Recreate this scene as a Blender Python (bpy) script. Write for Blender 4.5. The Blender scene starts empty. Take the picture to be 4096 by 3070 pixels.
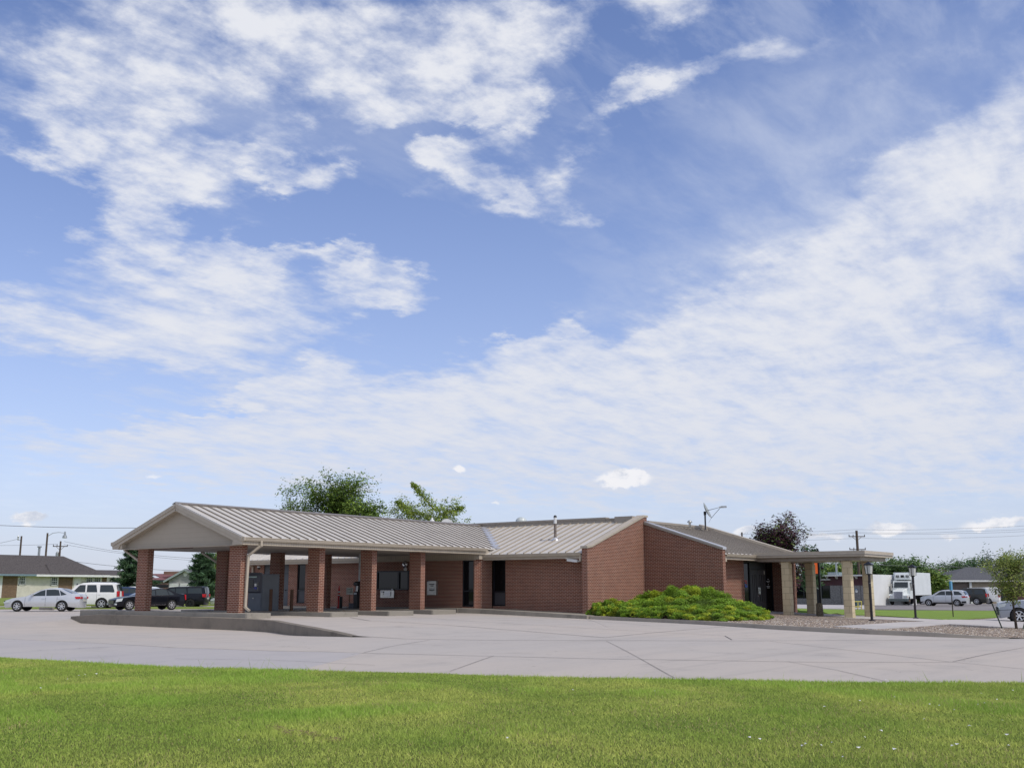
import bpy, bmesh, math, random
import numpy as np
from math import radians, sin, cos, atan, atan2, pi, hypot, tan
from mathutils import Vector, Matrix, noise
random.seed(7); RNG = np.random.default_rng(11)
S = bpy.context.scene
COL = S.collection
# ------------------------------------------------------------------ camera
FPX = 4250.0; PITCH = atan(818/FPX); YAW = radians(37.2); CZ = 1.135
FW = Vector((cos(YAW)*cos(PITCH), sin(YAW)*cos(PITCH), sin(PITCH)))
RT = Vector((sin(YAW), -cos(YAW), 0)); UP = RT.cross(FW)
cd = bpy.data.cameras.new('camera'); cam = bpy.data.objects.new('camera', cd); COL.objects.link(cam)
m = Matrix((RT, UP, -FW)).transposed().to_4x4(); m.translation = (0, 0, CZ); cam.matrix_world = m
cd.sensor_width = 36; cd.lens = 36*FPX/4096; cd.clip_end = 8000; cd.clip_start = .1
S.camera = cam
S.view_settings.view_transform = 'Standard'; S.view_settings.look = 'None'
S.view_settings.exposure = 0.0; S.view_settings.gamma = 1
# measuring helpers: a photo pixel (4096 px wide) plus one known coordinate gives a point of the site
def ray(x, y): return FW*FPX + RT*(x-2048) + UP*(1535-y)
CP = Vector((0, 0, CZ)); F2 = Vector((cos(YAW), sin(YAW), 0)); R2 = Vector((sin(YAW), -cos(YAW), 0))
def atz(x, y, z): r = ray(x, y); return CP + r*((z-CZ)/r.z)
def atX(x, y, X): r = ray(x, y); return CP + r*(X/r.x)
def atY(x, y, Y): r = ray(x, y); return CP + r*(Y/r.y)
def atd(x, y, D): r = ray(x, y); return CP + r*(D/r.dot(F2))
def sd(s, d): return (d*F2.x + s*R2.x, d*F2.y + s*R2.y)
def tosd(X, Y): return (X*R2.x + Y*R2.y, X*F2.x + Y*F2.y)
# ------------------------------------------------------------------ node helpers
class NT:
    def __init__(s, tree): s.t = tree; s.n = tree.nodes; s.l = tree.links
    def new(s, typ, **kw):
        n = s.n.new(typ)
        for k, v in kw.items(): setattr(n, k, v)
        return n
    def put(s, sock, v):
        if hasattr(v, 'is_linked') or isinstance(v, bpy.types.NodeSocket): s.l.new(v, sock)
        else: sock.default_value = v
    def m(s, op, a, b=0.0, c=0.0, clamp=False):
        n = s.new('ShaderNodeMath', operation=op); n.use_clamp = clamp
        s.put(n.inputs[0], a); s.put(n.inputs[1], b)
        if len(n.inputs) > 2: s.put(n.inputs[2], c)
        return n.outputs[0]
    def v(s, op, a, b=(0, 0, 0)):
        n = s.new('ShaderNodeVectorMath', operation=op); s.put(n.inputs[0], a); s.put(n.inputs[1], b)
        return n.outputs['Value'] if op in ('DOT_PRODUCT', 'LENGTH') else n.outputs[0]
    def xyz(s, x, y, z):
        n = s.new('ShaderNodeCombineXYZ'); s.put(n.inputs[0], x); s.put(n.inputs[1], y); s.put(n.inputs[2], z); return n.outputs[0]
    def sep(s, v):
        n = s.new('ShaderNodeSeparateXYZ'); s.put(n.inputs[0], v); return n.outputs
    def noise(s, v, scale, det=4, rough=.55, dist=0.0, lac=2.0):
        n = s.new('ShaderNodeTexNoise'); s.put(n.inputs['Vector'], v); n.inputs['Scale'].default_value = scale
        n.inputs['Detail'].default_value = det; n.inputs['Roughness'].default_value = rough
        n.inputs['Distortion'].default_value = dist; n.inputs['Lacunarity'].default_value = lac
        return n.outputs['Fac']
    def ramp(s, f, stops):
        n = s.new('ShaderNodeValToRGB'); s.put(n.inputs[0], f); e = n.color_ramp.elements
        while len(e) < len(stops): e.new(.5)
        for i, (p, c) in enumerate(stops):
            e[i].position = p; e[i].color = (*c, 1) if not isinstance(c, (int, float)) else (c, c, c, 1)
        return n.outputs[0]
    def mix(s, f, a, b, mode='MIX'):
        n = s.new('ShaderNodeMix', data_type='RGBA', blend_type=mode)
        s.put(n.inputs[0], f)
        for i, q in ((6, a), (7, b)):
            s.put(n.inputs[i], (*q, 1) if isinstance(q, tuple) and len(q) == 3 else q)
        return n.outputs[2]
    def smooth(s, x, a, b):
        n = s.new('ShaderNodeMapRange', interpolation_type='SMOOTHSTEP'); s.put(n.inputs[0], x)
        n.inputs[1].default_value = a; n.inputs[2].default_value = b; n.inputs[3].default_value = 0; n.inputs[4].default_value = 1
        return n.outputs[0]
# ------------------------------------------------------------------ world: Nishita sky with a layer of cloud
SUN_EL = radians(52); SUN_DIR = Vector((.03, -1, 0)).normalized()*cos(SUN_EL) + Vector((0, 0, sin(SUN_EL)))
W = bpy.data.worlds.new('World'); S.world = W; W.use_nodes = True
w = NT(W.node_tree); w.n.clear()
sky = w.new('ShaderNodeTexSky', sky_type='NISHITA'); sky.sun_disc = False
sky.sun_elevation = SUN_EL; sky.sun_rotation = atan2(SUN_DIR.x, SUN_DIR.y)
sky.altitude = 900; sky.air_density = 1.0; sky.dust_density = .6; sky.ozone_density = 2.2
tc = w.new('ShaderNodeTexCoord'); D = w.v('NORMALIZE', tc.outputs['Generated'])
dx, dy, dz = w.sep(D)
AZ = w.m('MULTIPLY', w.m('ARCTAN2', dy, dx), 180/pi); EL = w.m('MULTIPLY', w.m('ARCSINE', dz), 180/pi)
u = w.m('SUBTRACT', 37.2, AZ)                       # degrees clockwise from the heading of the street
def dirdeg(ox, oy):
    r = ray(ox*1.8517, oy*1.8517).normalized(); return 37.2-math.degrees(atan2(r.y, r.x)), math.degrees(math.asin(r.z))
# warp the lookup so cloud outlines are ragged
pl = w.xyz(w.m('DIVIDE', dx, w.m('ADD', w.m('MAXIMUM', dz, 0), .12)), w.m('DIVIDE', dy, w.m('ADD', w.m('MAXIMUM', dz, 0), .12)), 0.0)
n1 = w.new('ShaderNodeTexNoise'); w.put(n1.inputs['Vector'], pl); n1.inputs['Scale'].default_value = 5.5; n1.inputs['Detail'].default_value = 9; n1.inputs['Roughness'].default_value = .62
wx, wy, wz = w.sep(n1.outputs['Color'])
uw = w.m('ADD', u, w.m('MULTIPLY', w.m('SUBTRACT', wx, .5), 7.0)); ew = w.m('ADD', EL, w.m('MULTIPLY', w.m('SUBTRACT', wy, .5), 5.0))
q1 = w.xyz(w.m('MULTIPLY', uw, uw), w.m('MULTIPLY', uw, ew), w.m('MULTIPLY', ew, ew)); q2 = w.xyz(uw, ew, 1.0)
def blobs(lst, q1, q2, start=0.0):
    acc = start
    for (cx, cy, rx, ry, rot, st) in lst:
        a, e = dirdeg(cx, cy); k = .0247; rx *= k; ry *= k; c, s_ = cos(radians(-rot)), sin(radians(-rot))
        A = c*c/rx**2 + s_*s_/ry**2; B = 2*c*s_*(1/rx**2 - 1/ry**2); C = s_*s_/rx**2 + c*c/ry**2
        Dd = -2*A*a - B*e; E = -B*a - 2*C*e; F = A*a*a + B*a*e + C*e*e
        q = w.m('ADD', w.v('DOT_PRODUCT', q1, (A, B, C)), w.v('DOT_PRODUCT', q2, (Dd, E, F)))
        acc = w.m('MULTIPLY_ADD', w.m('EXPONENT', w.m('MULTIPLY', q, -1.0)), st, acc)
    return acc
BL = [(560,60,330,70,0,.9),(800,120,300,110,0,.75),(1020,90,160,90,0,.6),(250,150,260,90,12,.7),(120,270,120,110,20,.7),(290,300,150,90,30,.85),(400,375,130,60,20,.85),(500,340,60,26,-15,.8),(170,360,120,50,10,.5),
 (700,200,200,60,0,.35),(980,215,190,80,-6,.85),(1090,240,90,70,-40,.7),(800,250,120,40,0,.15),
 (330,440,80,90,0,.85),(250,500,120,50,-20,.5),(300,560,130,50,0,.45),(580,540,90,34,-14,1.0),(450,570,120,40,-6,.7),(420,650,170,80,0,.75),(400,740,150,60,0,.8),(560,640,130,70,0,.45),(660,700,90,40,-10,.45),
 (120,690,150,40,8,.5),(60,560,110,40,0,.12),(560,845,130,22,-12,1.0),(700,800,90,40,-30,.7),(480,800,90,30,0,.2),
 (955,340,62,34,10,1.1),(1040,385,80,36,25,.9),(1130,430,90,36,10,.85),(1210,370,40,50,0,.75),(1250,465,60,26,0,.8),
 (1440,14,80,46,0,1.3),(1350,185,80,26,-12,.85),(1480,150,160,24,-8,.72),(1650,120,140,22,-8,.45),(1230,60,110,70,0,.5),(1160,60,60,50,0,.4),(660,370,80,26,0,.75),(730,350,34,22,0,.6),(690,400,60,20,0,.5),(540,385,30,14,0,.6),
 (740,590,46,28,0,1.35),(885,580,56,34,0,1.4),(790,550,40,34,0,1.1),(700,536,40,18,0,1.25),(840,640,100,34,8,1.25),(590,400,40,18,0,.9),(450,890,60,12,0,.8),(180,830,30,14,0,.8),(990,600,24,10,0,.7),(830,400,60,30,0,.35),(970,500,40,14,0,.5),(1130,515,40,12,0,.4),
 (2150,300,170,80,-20,.95),(1950,320,90,34,-14,.8),(2000,390,190,60,-16,.6),(2050,520,360,100,-16,.75),(1750,600,330,80,-14,.6),(1600,700,480,90,-12,.65),(1950,720,400,100,-8,.7),(1400,800,480,90,-6,.7),(1950,880,420,90,-6,.85),(1110,740,70,36,0,1.0),(1230,720,60,30,0,.6),
 (880,880,360,60,-8,.75),(1200,960,1200,100,0,.8),(300,970,300,40,6,.45),(700,960,300,50,0,.5),(2000,1020,500,100,0,.6),(800,1080,1500,80,0,.5),(1500,900,500,60,0,.5),
 (110,410,100,50,0,-.6),(30,350,40,60,0,-.4),(1000,570,200,90,0,-.7),(620,470,180,40,0,-.8),(880,460,160,50,0,-.5),(230,850,240,50,0,-.8),(60,580,100,30,0,-.3),(380,560,30,14,0,-.5),(60,860,140,60,0,-.4),
 (1850,90,330,60,-6,-.4),(1450,450,300,120,-10,-.6),(1250,640,200,60,0,-.6),(500,260,60,26,0,-.4),(440,880,170,16,0,-.6),(1640,775,110,14,-8,-.7),(1900,800,200,14,-6,-.35),(1560,300,300,70,0,-.45),(1000,690,140,50,0,-.6),(860,330,80,60,0,-.7),(700,300,160,24,0,-.6),(1180,260,30,90,0,-.4),(60,30,90,40,0,-.5),(1300,120,60,20,0,-.3),(820,720,70,60,0,-.4),(1340,700,100,30,0,-.25),(960,300,130,16,0,-1.0),(840,335,60,40,0,-.5),(150,735,200,50,0,.35),(30,690,80,30,0,.3),(870,560,30,60,0,-.3),(1450,870,500,60,0,.3),(1700,1000,500,50,0,.3)]
cov = blobs(BL, q1, q2)
back = w.m('MULTIPLY', w.smooth(w.v('DOT_PRODUCT', D, tuple(-x for x in F2)), -.45, .2), .8); cov = w.m('ADD', cov, back)
BLUE = (.124, .128, .160)
# detail: billows that stretch towards the horizon, plus streaks
rotp = w.new('ShaderNodeMapping'); w.put(rotp.inputs['Vector'], pl); rotp.inputs['Rotation'].default_value = (0, 0, radians(-52)); rotp.inputs['Scale'].default_value = (1, 2.6, 1)
n2 = w.noise(pl, 10.0, 14, .62, .1); n3 = w.noise(rotp.outputs[0], 3.4, 10, .62, .3)
cov = w.m('SUBTRACT', w.m('MINIMUM', cov, .80), w.m('MULTIPLY', w.m('MAXIMUM', w.m('SUBTRACT', cov, .8), 0), -.25))
n5 = w.noise(pl, 4.2, 10, .6, .2)
calm = w.m('MULTIPLY_ADD', w.m('MULTIPLY', w.smooth(EL, 6, 27), w.m('MULTIPLY_ADD', w.smooth(u, 4, 18), -.62, 1.0)), .68, .32)
det = w.m('ADD', w.m('MULTIPLY', w.m('ADD', w.m('MULTIPLY', w.m('SUBTRACT', n2, .5), 2.9), w.m('MULTIPLY', w.m('SUBTRACT', n5, .5), 2.0)), calm), w.m('MULTIPLY', w.m('SUBTRACT', n3, .5), 1.3))
dens = w.smooth(w.m('ADD', cov, det), -.13, 1.36)
thin = w.m('MULTIPLY', w.smooth(n3, .36, .72), w.smooth(u, -20, 20)); thin = w.m('MULTIPLY', thin, .42)
haze = w.m('EXPONENT', w.m('MULTIPLY', w.m('MAXIMUM', EL, 0), -1/11.0)); haze = w.m('MULTIPLY', haze, .96)
veil = w.m('MINIMUM', blobs([(1850,600,640,280,-12,.95),(1300,900,900,150,0,.5),(430,700,330,120,0,.6),(330,260,330,170,20,.5),(850,170,380,150,0,.45),(1150,960,1500,140,0,.7),(1780,230,420,140,-10,.45),(100,700,300,90,0,.4),(1000,400,260,110,15,.25),(800,590,170,80,0,.3)], q1, q2), .8)
veil = w.m('MULTIPLY', veil, w.m('MULTIPLY_ADD', w.smooth(w.m('ADD', w.m('MULTIPLY', n3, .6), w.m('MULTIPLY', n5, .4)), .34, .66), .55, .38))
al = w.m('SUBTRACT', 1.0, w.m('MULTIPLY', w.m('SUBTRACT', 1.0, w.m('MULTIPLY', dens, .93)), w.m('SUBTRACT', 1.0, veil))); al = w.m('MAXIMUM', al, thin); al = w.m('MAXIMUM', al, haze)
# shaded cores
n4 = w.noise(pl, 2.2, 7, .6); core = w.m('MULTIPLY', w.smooth(w.m('ADD', cov, det), .7, 2.1), w.smooth(n4, .35, .7))
cloudcol = w.mix(w.m('POWER', dens, 1.6), (.62, .68, .83), (.86, .87, .91)); cloudcol = w.mix(w.m('MULTIPLY', core, .25), cloudcol, (.60, .64, .76))
sunny = w.smooth(w.v('DOT_PRODUCT', D, tuple(SUN_DIR)), .45, 1.0); cloudcol = w.mix(w.m('MULTIPLY', sunny, .8), cloudcol, (1.5, 1.45, 1.4))
cloudcol = w.mix(w.m('MULTIPLY', haze, .9), cloudcol, (.595, .63, .735))
# Nishita radiance is physical, so bring both to one scale
skyc = w.mix(1.0, sky.outputs[0], BLUE, 'MULTIPLY')
col = w.mix(al, skyc, cloudcol)
# low cumulus heads with crisp tops near the horizon
nn = w.noise(w.xyz(u, w.m('MULTIPLY', EL, 1.4), 0.0), .75, 8, .62)
uw2 = w.m('ADD', u, w.m('MULTIPLY', w.m('SUBTRACT', nn, .5), .9)); ew2 = w.m('ADD', EL, w.m('MULTIPLY', w.m('SUBTRACT', nn, .5), 1.3))
p1 = w.xyz(w.m('MULTIPLY', uw2, uw2), w.m('MULTIPLY', uw2, ew2), w.m('MULTIPLY', ew2, ew2)); p2 = w.xyz(uw2, ew2, 1.0)
CU = [(1345,1034,62,16,0,1),(1370,1022,30,12,0,.5),(60,1119,34,12,0,1),(995,1010,18,10,0,.8),(1610,1146,26,12,0,.9),(1925,1140,52,14,0,.9),(2150,1128,70,12,-6,.9),(1780,1160,50,10,0,.8),(330,1030,26,10,0,.5),(75,1020,60,14,0,.35),(1070,1087,14,8,0,.6),(2050,1160,30,10,0,.6)]
cu = w.smooth(blobs(CU, p1, p2), .28, .62)
cucol = w.mix(w.smooth(w.m('ADD', nn, w.m('MULTIPLY', EL, .03)), .45, .68), (.60, .64, .74), (.93, .92, .94))
col = w.mix(w.m('MULTIPLY', cu, .85), col, cucol)
bg = w.new('ShaderNodeBackground'); w.l.new(w.mix(1.0, col, (10, 10, 10), 'MULTIPLY'), bg.inputs[0]); bg.inputs[1].default_value = .1
wo = w.new('ShaderNodeOutputWorld'); w.l.new(bg.outputs[0], wo.inputs[0])
W.cycles.sampling_method = 'MANUAL'; W.cycles.sample_map_resolution = 512
sl = bpy.data.lights.new('sun', 'SUN'); so = bpy.data.objects.new('sun', sl); COL.objects.link(so)
sl.energy = 2.5; sl.angle = radians(6); sl.color = (1, .93, .82)
so.rotation_euler = SUN_DIR.to_track_quat('Z', 'Y').to_euler()
# ------------------------------------------------------------------ materials
MATS = {}
def mat(name, col, rough=.7, var=.12, scale=6, bump=0.0, metal=0.0, spec=.4, col2=None, bscale=None, attr=False, trans=0.0, coat=0.0):
    if name in MATS: return MATS[name]
    M = bpy.data.materials.new(name); M.use_nodes = True; t = NT(M.node_tree); b = t.n['Principled BSDF']
    co = t.new('ShaderNodeTexCoord').outputs['Object']
    c = (*col, 1)
    if attr:
        a = t.new('ShaderNodeAttribute'); a.attribute_name = 'tint'; cs = t.mix(1.0, a.outputs['Color'], c, 'MULTIPLY')
    else:
        f = t.noise(co, scale, 6, .6); k2 = col2 if col2 else tuple(x*(1-2.2*var) for x in col)
        cs = t.mix(t.smooth(f, .3, .72), c, (*k2, 1))
    t.l.new(cs, b.inputs['Base Color'])
    b.inputs['Roughness'].default_value = rough; b.inputs['Metallic'].default_value = metal
    b.inputs['Specular IOR Level'].default_value = spec
    if coat: b.inputs['Coat Weight'].default_value = coat; b.inputs['Coat Roughness'].default_value = .04
    if bump:
        bp = t.new('ShaderNodeBump'); bp.inputs['Strength'].default_value = min(1, bump); bp.inputs['Distance'].default_value = .02
        t.l.new(t.noise(co, bscale or scale*6, 5, .6), bp.inputs['Height']); t.l.new(bp.outputs[0], b.inputs['Normal'])
    if trans:
        tr = t.new('ShaderNodeBsdfTranslucent'); t.l.new(cs, tr.inputs[0]); ms = t.new('ShaderNodeMixShader'); ms.inputs[0].default_value = trans
        t.l.new(b.outputs[0], ms.inputs[1]); t.l.new(tr.outputs[0], ms.inputs[2]); t.l.new(ms.outputs[0], t.n['Material Output'].inputs[0])
    MATS[name] = M; return M
def brickmat(name, c1, c2, mortar, bw=.2032, bh=.0677, ms=.0062, off=.5, big=.16, bumps=.6):
    M = bpy.data.materials.new(name); M.use_nodes = True; t = NT(M.node_tree); b = t.n['Principled BSDF']
    g = t.new('ShaderNodeNewGeometry'); px, py, pz = t.sep(g.outputs['Position']); nx, ny, nz = t.sep(g.outputs['True Normal'])
    U = t.m('ADD', t.m('MULTIPLY', px, t.m('MULTIPLY', ny, -1.0)), t.m('MULTIPLY', py, nx))
    vec = t.xyz(U, pz, 0.0)
    br = t.new('ShaderNodeTexBrick'); t.l.new(vec, br.inputs['Vector']); br.offset = off
    br.inputs['Color1'].default_value = (*c1, 1); br.inputs['Color2'].default_value = (*c2, 1); br.inputs['Mortar'].default_value = (*mortar, 1)
    br.inputs['Scale'].default_value = 1; br.inputs['Brick Width'].default_value = bw; br.inputs['Row Height'].default_value = bh
    br.inputs['Mortar Size'].default_value = ms; br.inputs['Mortar Smooth'].default_value = .1; br.inputs['Bias'].default_value = 0
    f = t.noise(g.outputs['Position'], 1.1, 6, .62); c = t.mix(t.m('MULTIPLY', t.smooth(f, .35, .75), big), br.outputs[0], tuple(x*.55 for x in c1))
    mpb = t.new('ShaderNodeMapping'); t.put(mpb.inputs['Vector'], t.xyz(U, U, pz)); mpb.inputs['Scale'].default_value = (1, 1, .12); c = t.mix(t.m('MULTIPLY', t.smooth(t.noise(mpb.outputs[0], 1.6, 6, .6), .56, .85), .10), c, tuple(min(1, x*1.1+.06) for x in mortar))
    c = t.mix(t.m('MULTIPLY', t.m('SUBTRACT', 1.0, t.smooth(t.m('ADD', pz, t.m('MULTIPLY', f, .5)), .2, .75)), .12), c, tuple(x*.5 for x in mortar))
    f2 = t.noise(g.outputs['Position'], 60, 2, .5); c = t.mix(t.m('MULTIPLY', f2, .25), c, (.02, .015, .015))
    t.l.new(c, b.inputs['Base Color']); b.inputs['Roughness'].default_value = .85; b.inputs['Specular IOR Level'].default_value = .25
    bp = t.new('ShaderNodeBump'); bp.inputs['Strength'].default_value = bumps; bp.inputs['Distance'].default_value = .006; bp.invert = True
    t.l.new(br.outputs['Fac'], bp.inputs['Height']); t.l.new(bp.outputs[0], b.inputs['Normal'])
    MATS[name] = M; return M
BRICK = brickmat('red_brick', (.225, .073, .043), (.15, .047, .031), (.62, .49, .39))
STONE = brickmat('limestone_block', (.68, .58, .39), (.61, .515, .34), (.16, .13, .09), .46, .305, .005, .5, .12, .8)
TANB = brickmat('tan_brick', (.20, .125, .075), (.12, .075, .05), (.30, .24, .18), .2032, .0677)
GREYB = brickmat('grey_brick', (.40, .40, .41), (.22, .22, .24), (.5, .5, .5), .3, .1)
BROWNB = brickmat('brown_brick', (.24, .15, .11), (.19, .12, .09), (.3, .22, .17), .4, .2)
def linemat(name, col, axis, step, width=.02, dark=.45, rough=.6, bump=.5, var=.08):
    """painted boards or grooved siding: thin joint every step metres along the axis"""
    M = bpy.data.materials.new(name); M.use_nodes = True; t = NT(M.node_tree); b = t.n['Principled BSDF']
    g = t.new('ShaderNodeNewGeometry'); P = t.sep(g.outputs['Position'])
    if axis == 'z': c = P[2]
    else: c = t.m('ADD', P[0], P[1])
    fr = t.m('FRACT', t.m('DIVIDE', c, step)); ln = t.m('LESS_THAN', fr, width/step)
    nz = t.noise(g.outputs['Position'], 2.5, 5, .6)
    base = t.mix(t.smooth(nz, .3, .75), col, tuple(x*(1-2*var) for x in col))
    t.l.new(t.mix(t.m('MULTIPLY', ln, 1-dark), base, (.01, .01, .01)), b.inputs['Base Color'])
    bp = t.new('ShaderNodeBump'); bp.inputs['Strength'].default_value = bump; bp.inputs['Distance'].default_value = .012
    t.l.new(fr, bp.inputs['Height']); t.l.new(bp.outputs[0], b.inputs['Normal'])
    b.inputs['Roughness'].default_value = rough; b.inputs['Specular IOR Level'].default_value = .3
    MATS[name] = M; return M
SIDING = linemat('taupe_lap_siding', (.40, .35, .285), 'z', .2, .008, .8, bump=.12, var=.015)
GROOVE = linemat('grooved_fascia_board', (.44, .385, .31), 'xy', .13, .012, .55, bump=0)
VINYL = linemat('cream_vinyl_siding', (.62, .60, .53), 'z', .12, .014, .6)
TAUPE = mat('taupe_trim_paint', (.44, .385, .31), .5, .05, 3)
TAUPED = mat('dark_taupe_trim_paint', (.31, .275, .235), .5, .05, 3)
SOFFIT = mat('soffit_paint', (.33, .30, .27), .7, .06, 1.5)
ROOF = mat('beige_metal_roofing', (.58, .55, .51), .45, .05, .8, metal=.1, spec=.5)
ROOFS = mat('shade_toned_seam_metal', (.26, .23, .20), .45, .05, .8, metal=.3, spec=.5)  # darker than the panels: the seams' shaded sides are put into the colour
FLASH = mat('pale_flashing', (.60, .60, .62), .35, .08, 2, metal=.5)
GLASS = mat('dark_window_glass', (.006, .007, .009), .03, 0, 1, spec=.35)
GLASSD = mat('shaded_door_glass', (.005, .006, .008), .06, 0, 1, spec=.12)
GLASSB = mat('black_screened_glass', (.004, .004, .005), .25, 0, 1, spec=.2)
SPAND = mat('grey_spandrel_panel', (.055, .055, .062), .5, .05, 4)
FRAME = mat('dark_bronze_frame', (.010, .011, .016), .4, .05, 4)
DOORM = mat('dark_brown_door_paint', (.040, .034, .034), .45, .06, 3)
CHROME = mat('chrome', (.7, .7, .72), .15, .03, 5, metal=1)
BLACK = mat('black_rubber', (.012, .012, .013), .8, .1, 20)
BLACKP = mat('black_paint', (.012, .012, .015), .4, .1, 8)
WHITE = mat('white_paint', (.66, .67, .67), .5, .05, 3)
GALV = mat('galvanised_metal', (.42, .44, .45), .4, .12, 6, metal=.6)
STEEL = mat('stainless_steel', (.50, .49, .46), .3, .1, 6, metal=.8)
WOODP = mat('weathered_pole_wood', (.115, .085, .07), .9, .2, 5, bump=.4)
def pavemat(name, a, b2, c3, stains=.5):
    M = bpy.data.materials.new(name); M.use_nodes = True; t = NT(M.node_tree); b = t.n['Principled BSDF']
    g = t.new('ShaderNodeNewGeometry').outputs['Position']
    mp = t.new('ShaderNodeMapping'); t.put(mp.inputs['Vector'], g); mp.inputs['Rotation'].default_value = (0, 0, radians(28)); mp.inputs['Scale'].default_value = (.16, 1.0, 1)
    l1 = t.noise(g, .09, 4, .5); l2 = t.noise(mp.outputs[0], 1.1, 7, .65); l3 = t.noise(g, .7, 8, .68); l4 = t.noise(g, 14, 6, .7)
    c = t.mix(t.smooth(l1, .38, .62), a, b2); c = t.mix(t.m('MULTIPLY', t.smooth(l2, .42, .75), .55), c, c3)
    c = t.mix(t.m('MULTIPLY', t.smooth(l3, .5, .8), stains), c, tuple(x*.72 for x in c3))
    c = t.mix(t.m('MULTIPLY', t.smooth(l4, .5, .85), .3), c, tuple(x*.55 for x in a))
    vo = t.new('ShaderNodeTexVoronoi'); t.put(vo.inputs['Vector'], g); vo.inputs['Scale'].default_value = 1.1; vs_ = t.new('ShaderNodeSeparateColor'); t.l.new(vo.outputs['Color'], vs_.inputs[0])
    spot = t.m('MULTIPLY', t.m('GREATER_THAN', vs_.outputs[0], .72), t.m('SUBTRACT', 1.0, t.smooth(vo.outputs['Distance'], .02, .07)))
    c = t.mix(t.m('MULTIPLY', spot, .6), c, tuple(x*.35 for x in a))
    v2 = t.new('ShaderNodeTexVoronoi', feature='DISTANCE_TO_EDGE'); t.put(v2.inputs['Vector'], g); v2.inputs['Scale'].default_value = .16
    dn = t.new('ShaderNodeTexNoise'); t.put(dn.inputs['Vector'], g); dn.inputs['Scale'].default_value = .8; dn.inputs['Detail'].default_value = 8
    vv = t.new('ShaderNodeMix', data_type='VECTOR'); vv.inputs[0].default_value = .12; t.l.new(g, vv.inputs[4]); sc_ = t.new('ShaderNodeVectorMath', operation='SCALE'); t.l.new(dn.outputs['Color'], sc_.inputs[0]); sc_.inputs[3].default_value = 40; t.l.new(sc_.outputs[0], vv.inputs[5]); t.l.new(vv.outputs[1], v2.inputs['Vector'])
    crack = t.m('MULTIPLY', t.m('SUBTRACT', 1.0, t.smooth(v2.outputs['Distance'], .001, .005)), t.smooth(l3, .5, .62)); c = t.mix(t.m('MULTIPLY', crack, .45), c, tuple(x*.4 for x in a))
    mp2 = t.new('ShaderNodeMapping'); t.put(mp2.inputs['Vector'], g); mp2.inputs['Rotation'].default_value = (0, 0, radians(-34)); mp2.inputs['Scale'].default_value = (.05, 1.6, 1)
    c = t.mix(t.m('MULTIPLY', t.smooth(t.noise(mp2.outputs[0], .9, 4, .5), .55, .78), .28), c, tuple(x*.6 for x in b2))
    t.l.new(c, b.inputs['Base Color']); b.inputs['Roughness'].default_value = .85; b.inputs['Specular IOR Level'].default_value = .25
    bp = t.new('ShaderNodeBump'); bp.inputs['Strength'].default_value = .25; bp.inputs['Distance'].default_value = .006
    t.l.new(t.noise(g, 45, 4, .7), bp.inputs['Height']); t.l.new(bp.outputs[0], b.inputs['Normal'])
    MATS[name] = M; return M
PAVE = pavemat('worn_concrete_pavement', (.44, .395, .355), (.41, .38, .355), (.36, .335, .315))
WALK = pavemat('concrete_walk', (.47, .44, .42), (.42, .40, .385), (.36, .34, .33), .3)
CURB = pavemat('aged_curb_concrete', (.23, .20, .165), (.17, .15, .12), (.11, .10, .085), .9)
KERB = pavemat('kerb_concrete', (.40, .36, .31), (.34, .31, .27), (.25, .235, .21), .6)
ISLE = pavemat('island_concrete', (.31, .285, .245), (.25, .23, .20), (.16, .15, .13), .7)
STREET = pavemat('street_concrete', (.46, .44, .43), (.42, .40, .40), (.38, .36, .36), .3)
ASPH = pavemat('gravelly_asphalt', (.24, .22, .215), (.20, .185, .18), (.16, .15, .15), .6)
JOINT = mat('joint_sealer', (.19, .17, .16), .8, .3, 3)
def gravelmat(name):
    M = bpy.data.materials.new(name); M.use_nodes = True; t = NT(M.node_tree); b = t.n['Principled BSDF']
    g = t.new('ShaderNodeNewGeometry').outputs['Position']
    v = t.new('ShaderNodeTexVoronoi'); t.put(v.inputs['Vector'], g); v.inputs['Scale'].default_value = 11
    h = t.new('ShaderNodeSeparateColor'); t.l.new(v.outputs['Color'], h.inputs[0])
    c = t.ramp(h.outputs[0], [(0, (.16, .11, .08)), (.3, (.33, .25, .19)), (.6, (.42, .35, .28)), (.85, (.28, .22, .19)), (1, (.58, .53, .47))])
    c = t.mix(t.smooth(v.outputs['Distance'], .35, .75), c, (.06, .045, .035)); t.l.new(c, b.inputs['Base Color'])
    bp = t.new('ShaderNodeBump'); bp.inputs['Strength'].default_value = .9; bp.inputs['Distance'].default_value = .04; bp.invert = True
    t.l.new(v.outputs['Distance'], bp.inputs['Height']); t.l.new(bp.outputs[0], b.inputs['Normal'])
    b.inputs['Roughness'].default_value = .85; MATS[name] = M; return M
GRAVEL = gravelmat('river_gravel')
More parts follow.
